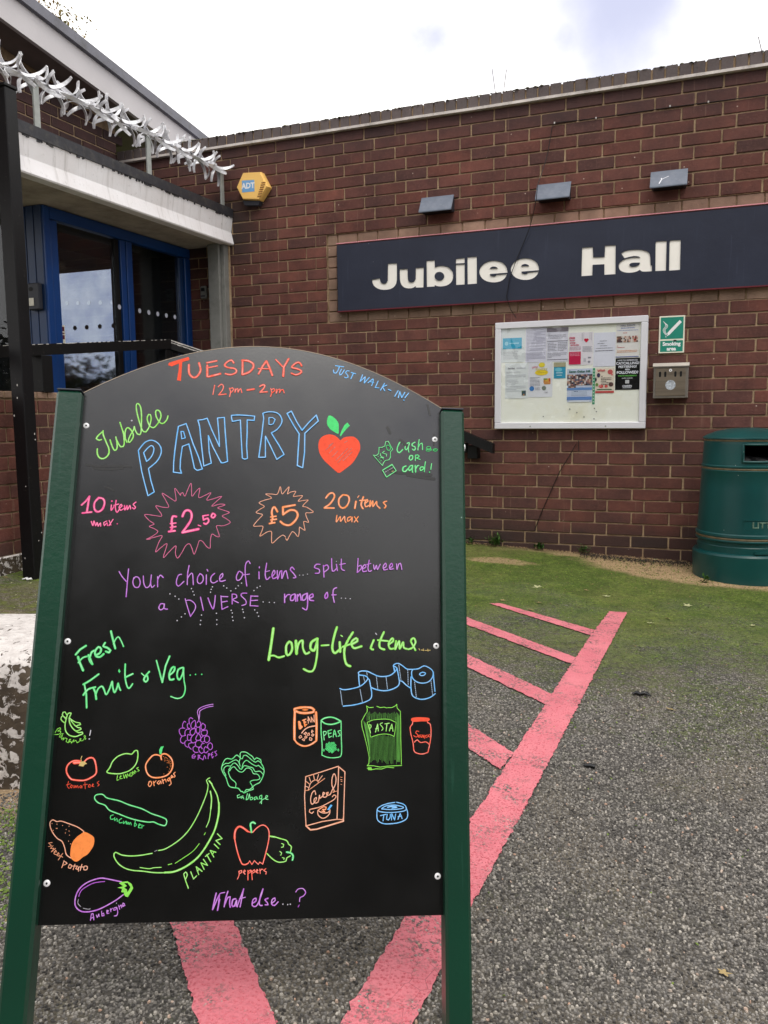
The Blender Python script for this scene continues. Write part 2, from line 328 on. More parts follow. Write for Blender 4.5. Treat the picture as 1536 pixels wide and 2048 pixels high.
    scol = m.mix(m.rng(m.noise(120, 4, .7, P), .35, .65), lin((150, 122, 88)), lin((196, 168, 130)))
    scol = m.mix(m.rng(m.noise(24, 6, .75, P), .56, .66, 0, .8), scol, lin((70, 54, 40)))
    col = m.mix(sand, col, scol)
    m.base(col)
    soft = m.math('MULTIPLY', m.math('SUBTRACT', 1.0, m.math('MAXIMUM', mossf, sand)), 1.0)
    h = m.math('MULTIPLY', m.rng(dist, 0, .62, 1, 0), m.math('ADD', m.math('MULTIPLY', soft, .85), .15))
    h = m.math('ADD', h, m.math('MULTIPLY', m.noise(160, 4, .7, P), .5)); h = m.math('ADD', h, m.math('MULTIPLY', m.math('MULTIPLY', mossf, m.noise(30, 6, .75, P)), 3.0))
    m.bump(h, .9, .006)
    return m.m
M['ground'] = ground_mat()
def stone_mat(name, paint):
    m = MatB(name, .7, .4); ge = m.node('NewGeometry'); r = ge.outputs['Random Per Island']; P = ge.outputs['Position']
    c = m.ramp(r, [(0, lin((54, 52, 50))), (.3, lin((94, 91, 88))), (.6, lin((126, 122, 117))), (.85, lin((154, 149, 142))), (.98, lin((190, 183, 172))), (1, lin((196, 156, 132)))])
    c = m.mix(m.rng(m.noise(260, 3, .7, P), .4, .7, 0, .5), c, lin((60, 56, 52)))
    if paint:
        p = m.mix(m.rng(m.noise(8, 5, .6, P), .35, .7), lin((208, 114, 124)), lin((192, 100, 110)))
        p = m.mix(m.rng(m.noise(90, 5, .75, P), .56, .72, 0, .55), p, lin((150, 70, 80)))
        wear = m.math('MULTIPLY', m.rng(r, .62, .66), m.rng(m.noise(9, 5, .65, P), .46, .58))
        c = m.mix(wear, p, c)
    m.base(c); return m.m
M['stone'] = stone_mat('asphalt stone', False); M['pinkstone'] = stone_mat('painted asphalt stone', True)
m = MatB('pink line paint', .62, .4); P_ = m.node('NewGeometry').outputs['Position']
c = m.mix(m.rng(m.noise(6, 6, .6, P_), .35, .7), lin((216, 124, 133)), lin((202, 108, 119)))
c = m.mix(m.rng(m.noise(46, 6, .75, P_), .58, .74, 0, .5), c, lin((196, 84, 98)))
cr = m.vor(26, 'Distance', 'DISTANCE_TO_EDGE', vec=P_); ck = m.math('MULTIPLY', m.rng(cr, .02, .006), m.rng(m.noise(5, 3, .5, P_), .5, .62))
c = m.mix(m.math('MULTIPLY', ck, .6), c, lin((120, 60, 66)))
far = m.vor(150, 'Distance', vec=P_)
wr = m.math('MULTIPLY', m.rng(m.noise(9, 5, .65, P_), .46, .60), m.rng(m.noise(105, 4, .7, P_), .50, .56))
c = m.mix(wr, c, lin((88, 82, 78)))
c = m.mix(m.math('MULTIPLY', m.rng(m.noise(70, 4, .7, P_), .66, .72), .8), c, lin((96, 84, 78)))
m.base(c); m.bump(m.math('ADD', m.rng(far, 0, .6, 1, 0), m.noise(30, 4, .6, P_)), .5, .004); M['pink'] = m.m
m = MatB('peeling white paint on concrete', .8, .3); P_ = m.tc.outputs['Object']; ge = m.node('NewGeometry')
z = m.node('SeparateXYZ'); m.l.new(ge.outputs['Normal'], z.inputs[0])
wht = m.mix(m.rng(m.noise(30, 6, .7), .4, .7), lin((214, 208, 204)), lin((176, 168, 164)))
bas = m.mix(m.rng(m.noise(12, 6, .6), .35, .7), lin((92, 80, 66)), lin((58, 50, 42)))
th = m.math('SUBTRACT', m.noise(42, 7, .62, d=.8), m.math('MULTIPLY', z.outputs[2], .20))
f = m.rng(th, .425, .45)
c = m.mix(f, wht, bas)
c = m.mix(m.rng(m.noise(110, 5, .8), .6, .66, 0, .75), c, lin((60, 54, 52)))
m.base(c); m.bump(m.math('ADD', m.math('MULTIPLY', f, -.8), m.noise(60, 5, .7)), .6, .006); M['peeling'] = m.m
# ------------------------------------------------------------ mesh helpers
class MB:
    def __init__(s): s.v = []; s.f = []; s.mi = []
    def quad(s, a, b, c, d, mi=0):
        n = len(s.v); s.v += [a, b, c, d]; s.f.append((n, n + 1, n + 2, n + 3)); s.mi.append(mi); return s
    def poly(s, pts, mi=0):
        n = len(s.v); s.v += list(pts); s.f.append(tuple(range(n, n + len(pts)))); s.mi.append(mi); return s
    def box(s, x0, x1, y0, y1, z0, z1, mi=0):
        n = len(s.v)
        s.v += [(x0, y0, z0), (x1, y0, z0), (x1, y1, z0), (x0, y1, z0), (x0, y0, z1), (x1, y0, z1), (x1, y1, z1), (x0, y1, z1)]
        for f in ((0, 3, 2, 1), (4, 5, 6, 7), (0, 1, 5, 4), (1, 2, 6, 5), (2, 3, 7, 6), (3, 0, 4, 7)):
            s.f.append(tuple(n + i for i in f)); s.mi.append(mi)
        return s
    def bevbox(s, x0, x1, y0, y1, z0, z1, b, mi=0):
        """box with chamfered edges (26 faces)"""
        n = len(s.v); bb = []; b = min(b, .42 * min(x1 - x0, y1 - y0, z1 - z0))
        def add(p): bb.append(p); return len(bb) - 1
        idx = {}
        for sx, X in ((0, (x0, x1)), (1, (x1, x0))):
            for sy, Y in ((0, (y0, y1)), (1, (y1, y0))):
                for sz, Z in ((0, (z0, z1)), (1, (z1, z0))):
                    dx = b if sx == 0 else -b; dy = b if sy == 0 else -b; dz = b if sz == 0 else -b
                    idx[sx, sy, sz, 'x'] = add((X[0], Y[0] + dy, Z[0] + dz))
                    idx[sx, sy, sz, 'y'] = add((X[0] + dx, Y[0], Z[0] + dz))
                    idx[sx, sy, sz, 'z'] = add((X[0] + dx, Y[0] + dy, Z[0]))
        fs = []
        for q in (0, 1):
            fs.append([idx[q, a, c, 'x'] for a, c in ((0, 0), (1, 0), (1, 1), (0, 1))])
            fs.append([idx[a, q, c, 'y'] for a, c in ((0, 0), (1, 0), (1, 1), (0, 1))])
            fs.append([idx[a, c, q, 'z'] for a, c in ((0, 0), (1, 0), (1, 1), (0, 1))])
        for a in (0, 1):
            for c in (0, 1):
                fs.append([idx[0, a, c, 'y'], idx[1, a, c, 'y'], idx[1, a, c, 'z'], idx[0, a, c, 'z']])
                fs.append([idx[a, 0, c, 'x'], idx[a, 1, c, 'x'], idx[a, 1, c, 'z'], idx[a, 0, c, 'z']])
                fs.append([idx[a, c, 0, 'x'], idx[a, c, 1, 'x'], idx[a, c, 1, 'y'], idx[a, c, 0, 'y']])
                for d in (0, 1): fs.append([idx[a, c, d, 'x'], idx[a, c, d, 'y'], idx[a, c, d, 'z']])
        cx = Vector(((x0 + x1) / 2, (y0 + y1) / 2, (z0 + z1) / 2))
        for f in fs:
            P = [Vector(bb[i]) for i in f]; nn = (P[1] - P[0]).cross(P[2] - P[0]); ce = sum(P, Vector()) / len(P)
            if nn.dot(ce - cx) < 0: f.reverse()
            s.f.append(tuple(n + i for i in f)); s.mi.append(mi)
        s.v += bb; return s
    def tube(s, pts, r, k=8, mi=0, cap=True):
        P = [Vector(p) for p in pts]; rr = r if isinstance(r, (list, tuple)) else [r] * len(P); n0 = len(s.v); up = None
        for i, p in enumerate(P):
            t = (P[min(i + 1, len(P) - 1)] - P[max(i - 1, 0)]).normalized()
            if up is None: up = t.orthogonal().normalized()
            up = (up - t * up.dot(t)).normalized(); w = t.cross(up)
            for j in range(k):
                a = 2 * math.pi * j / k; s.v.append(tuple(p + (up * math.cos(a) + w * math.sin(a)) * rr[i]))
        for i in range(len(P) - 1):
            for j in range(k):
                a = n0 + i * k + j; b = n0 + i * k + (j + 1) % k; s.f.append((a, b, b + k, a + k)); s.mi.append(mi)
        if cap:
            s.f.append(tuple(n0 + j for j in reversed(range(k)))); s.mi.append(mi)
            e = n0 + (len(P) - 1) * k; s.f.append(tuple(e + j for j in range(k))); s.mi.append(mi)
        return s
    def lathe(s, prof, k=48, mi=0, c=(0, 0), a0=0, a1=2 * math.pi):
        n0 = len(s.v); full = abs(a1 - a0 - 2 * math.pi) < 1e-6; kk = k if full else k + 1
        for r, z in prof:
            for j in range(kk):
                a = a0 + (a1 - a0) * j / k; s.v.append((c[0] + r * math.cos(a), c[1] + r * math.sin(a), z))
        for i in range(len(prof) - 1):
            for j in range(k):
                a = n0 + i * kk + j; b = n0 + i * kk + (j + 1) % kk; s.f.append((a, b, b + kk, a + kk)); s.mi.append(mi)
        return s
    def disc(s, c, r, n=16, axis='y', mi=0, ry=None):
        ry = ry or r; P = []
        for j in range(n):
            a = 2 * math.pi * j / n; u, w = r * math.cos(a), ry * math.sin(a)
            P.append((c[0] + u, c[1], c[2] + w) if axis == 'y' else (c[0], c[1] + u, c[2] + w) if axis == 'x' else (c[0] + u, c[1] + w, c[2]))
        return s.poly(P, mi)
    def prism(s, pts, axis, a, b, mi=0):
        """extrude 2-D outline between a and b along axis"""
        def q(p, t): return (t, p[0], p[1]) if axis == 'x' else (p[0], t, p[1]) if axis == 'y' else (p[0], p[1], t)
        n = len(s.v); k = len(pts); s.v += [q(p, a) for p in pts] + [q(p, b) for p in pts]
        s.f.append(tuple(n + i for i in range(k))); s.mi.append(mi); s.f.append(tuple(n + k + i for i in reversed(range(k)))); s.mi.append(mi)
        for i in range(k):
            j = (i + 1) % k; s.f.append((n + i, n + j, n + k + j, n + k + i)); s.mi.append(mi)
        return s
    def mesh(s, name, mats, smooth=False):
        me = bpy.data.meshes.new(name); me.from_pydata([tuple(v) for v in s.v], [], s.f)
        for x in (mats if isinstance(mats, (list, tuple)) else [mats]): me.materials.append(M[x] if isinstance(x, str) else x)
        me.polygons.foreach_set('material_index', s.mi); me.update()
        bm = bmesh.new(); bm.from_mesh(me); bmesh.ops.recalc_face_normals(bm, faces=bm.faces) if not getattr(s, 'flat', False) else None
        if smooth: bmesh.ops.remove_doubles(bm, verts=bm.verts, dist=1e-6)
        bm.to_mesh(me); bm.free()
        if smooth:
            me.polygons.foreach_set('use_smooth', [True] * len(me.polygons)); me.set_sharp_from_angle(angle=R(smooth if smooth > 1 else 35))
        return me
    def build(s, name, mats, parent=None, smooth=False, loc=None, label=None):
        o = bpy.data.objects.new(name, s.mesh(name, mats, smooth)); S.collection.objects.link(o)
        if parent: o.parent = parent
        if loc: o.location = loc
        if label: o['label'] = label
        return o
def flatmb():
    m = MB(); m.flat = True; return m
def tag(o, label=None, cat=None, group=None, kind=None):
    if label: o['label'] = label
    if cat: o['category'] = cat
    if group: o['group'] = group
    if kind: o['kind'] = kind
    return o
def thing(name, label, cat, loc=(0, 0, 0), rot=None, group=None):
    o = bpy.data.objects.new(name, None); S.collection.objects.link(o); o.location = loc; o.empty_display_size = .1
    if rot: o.rotation_euler = rot
    return tag(o, label, cat, group)
_t = {}
def text_mb(body, size, bold=0.0, align='CENTER'):
    """outlines of built-in lettering as a flat triangle list in (x, z)"""
    key = (body, size, bold, align)
    if key not in _t:
        cu = bpy.data.curves.new('t', 'FONT'); cu.body = body; cu.size = size; cu.offset = bold; cu.align_x = align; cu.align_y = 'CENTER'; cu.resolution_u = 3
        ob = bpy.data.objects.new('t', cu); S.collection.objects.link(ob)
        bpy.context.view_layer.update(); dg = bpy.context.evaluated_depsgraph_get()
        me = ob.evaluated_get(dg).to_mesh(); _t[key] = ([tuple(v.co) for v in me.vertices], [tuple(p.vertices) for p in me.polygons])
        bpy.data.objects.remove(ob); bpy.data.curves.remove(cu)
    return _t[key]
def put_text(mb, body, x, y, z, size, bold=0.0, mi=0, align='CENTER', sx=1.0, rot=0.0):
    V, F = text_mb(body, size, bold, align); n = len(mb.v); c, s_ = math.cos(rot), math.sin(rot)
    for a, b, _ in V:
        a *= sx; mb.v.append((x + a * c - b * s_, y, z + a * s_ + b * c))
    for f in F: mb.f.append(tuple(n + i for i in f)); mb.mi.append(mi)
def smooth_pts(pts, step=.0024, mx=8):
    if len(pts) < 3: return pts
    pad = [pts[0]] + list(pts) + [pts[-1]]
    if (Vector(pts[0]) - Vector(pts[-1])).length < 1e-5: pad = [pts[-2]] + list(pts) + [pts[1]]
    o = []
    for i in range(1, len(pad) - 2):
        p0, p1, p2, p3 = pad[i - 1:i + 3]; k = max(1, min(mx, int(math.hypot(p2[0] - p1[0], p2[1] - p1[1]) / step + .5)))
        for j in range(k):
            t = j / k
            o.append(tuple(.5 * ((2 * b) + (c - a) * t + (2 * a - 5 * b + 4 * c - d) * t * t + (-a + 3 * b - 3 * c + d) * t ** 3) for a, b, c, d in zip(p0, p1, p2, p3)))
    o.append(tuple(pts[-1])); return o
def ribbon(mb, pts, w, y, mi, dy=-4e-7):
    """flat pen stroke with round ends in the (x, z) plane; y creeps so crossings never share a plane"""
    P = [Vector(pts[0])]
    for p in pts[1:]:
        if (Vector(p) - P[-1]).length > 1e-5: P.append(Vector(p))
    if len(P) < 2: return y
    runs = [[P[0]]]
    for i in range(1, len(P)):
        runs[-1].append(P[i])
        if i < len(P) - 1 and (P[i] - P[i - 1]).normalized().dot((P[i + 1] - P[i]).normalized()) < .35: runs.append([P[i]])
    h = w / 2; first = True
    for Q in runs:
        y -= 1.2e-5; L = []; Rr = []
        for i, p in enumerate(Q):
            a = (p - Q[i - 1]).normalized() if i else (Q[1] - p).normalized()
            b = (Q[i + 1] - p).normalized() if i < len(Q) - 1 else a
            t = (a + b).normalized(); n = Vector((-t.y, t.x)); k = h / max(.6, n.dot(Vector((-a.y, a.x))))
            k *= random.uniform(.9, 1.08)
            L.append(p + n * k); Rr.append(p - n * k)
        n0 = len(mb.v)
        for a, b in zip(L, Rr):
            y += dy; mb.v += [(a.x, y, a.y), (b.x, y, b.y)]
        for i in range(len(Q) - 1):
            a = n0 + 2 * i; mb.f.append((a, a + 1, a + 3, a + 2)); mb.mi.append(mi)
        for e, q in ((0, 1), (len(Q) - 1, -1)):
            d = (Q[0] - Q[1]).normalized() if e == 0 else (Q[-1] - Q[-2]).normalized()
            nn = Vector((-d.y, d.x)); pts2 = [Q[e] + (nn * math.cos(a) + d * math.sin(a)) * h * .96 for a in (0, .6, 1.2, 1.57, 1.94, 2.54, math.pi)]
            yy = mb.v[n0 + 2 * e][1]; mb.poly([(p_.x, yy, p_.y) for p_ in pts2], mi)
    return y

LETTERS = """5118 18544 5705 18592 5719 18415 5823 18262 5984 18207 6171 18253 6269 18415 6296 19514 6952 19494 6943 18406 6868 18083 6585 17846 6101 17789 5615 17871 5292 18076 5147 18307|7140 19089 7711 19077 7722 18389 7799 18217 7981 18162 8162 18215 8273 18373 8293 19092 8855 19080 8833 17788 8285 17809 8270 17897 8057 17788 7702 17789 7385 17903 7188 18171 7136 18538|9043 19495 9622 19493 9628 19009 9813 19095 10195 19095 10576 18975 10864 18671 10910 18349 10803 18002 10499 17809 10117 17762 9809 17797 9625 17880 9609 17795 9067 17802|10278 18414 10245 18293 10151 18200 10015 18154 9864 18165 9729 18230 9635 18337 9603 18464 9639 18585 9734 18677 9871 18721 10021 18709 10156 18643 10247 18536|11076 19467 11676 19477 11677 19154 11076 19171|11076 19101 11677 19084 11679 17788 11091 17798|11855 19505 12494 19498 12500 17790 11874 17789|14522 18341 13374 18339 13353 18291 13448 18201 13595 18163 13740 18188 13791 18261 14501 18273 14394 18039 14143 17848 13779 17782 13414 17813 13046 17936 12787 18149 12653 18438 12659 18648 12784 18883 13041 19073 13406 19163 13771 19143 14134 19025 14389 18799 14506 18549|13351 18681 13445 18779 13613 18801 13788 18754 13883 18657|16546 18347 15431 18345 15410 18298 15504 18209 15646 18172 15788 18196 15836 18268 16526 18280 16424 18049 16180 17861 15827 17796 15472 17827 15114 17948 14861 18158 14730 18443 14735 18650 14855 18882 15104 19069 15459 19158 15813 19137 16166 19022 16415 18799 16530 18552|15392 18684 15484 18780 15647 18802 15817 18755 15910 18659|19195 19507 19843 19501 19874 18882 20563 18852 20572 19515 21211 19500 21232 17778 20571 17783 20558 18419 19854 18434 19848 17796 19188 17795|21540 18993 21744 19106 22017 19148 22472 19139 22834 19073 23107 18951 23238 18758 23272 18162 23354 18133 23354 17799 22958 17800 22754 17833 22661 17931 22459 17831 22141 17793 21820 17825 21542 17942 21423 18113 21404 18300 21483 18480 21755 18635 22210 18692 22665 18657 22573 18728 22345 18773 22027 18752 21745 18682 21640 18837|22029 18277 22105 18364 22264 18384 22650 18355 22630 18255 22451 18154 22224 18138 22063 18196|23522 19486 23583 19526 24151 19501 24157 17778 23551 17794|24315 19478 24380 19509 24941 19488 24950 17766 24334 17765"""
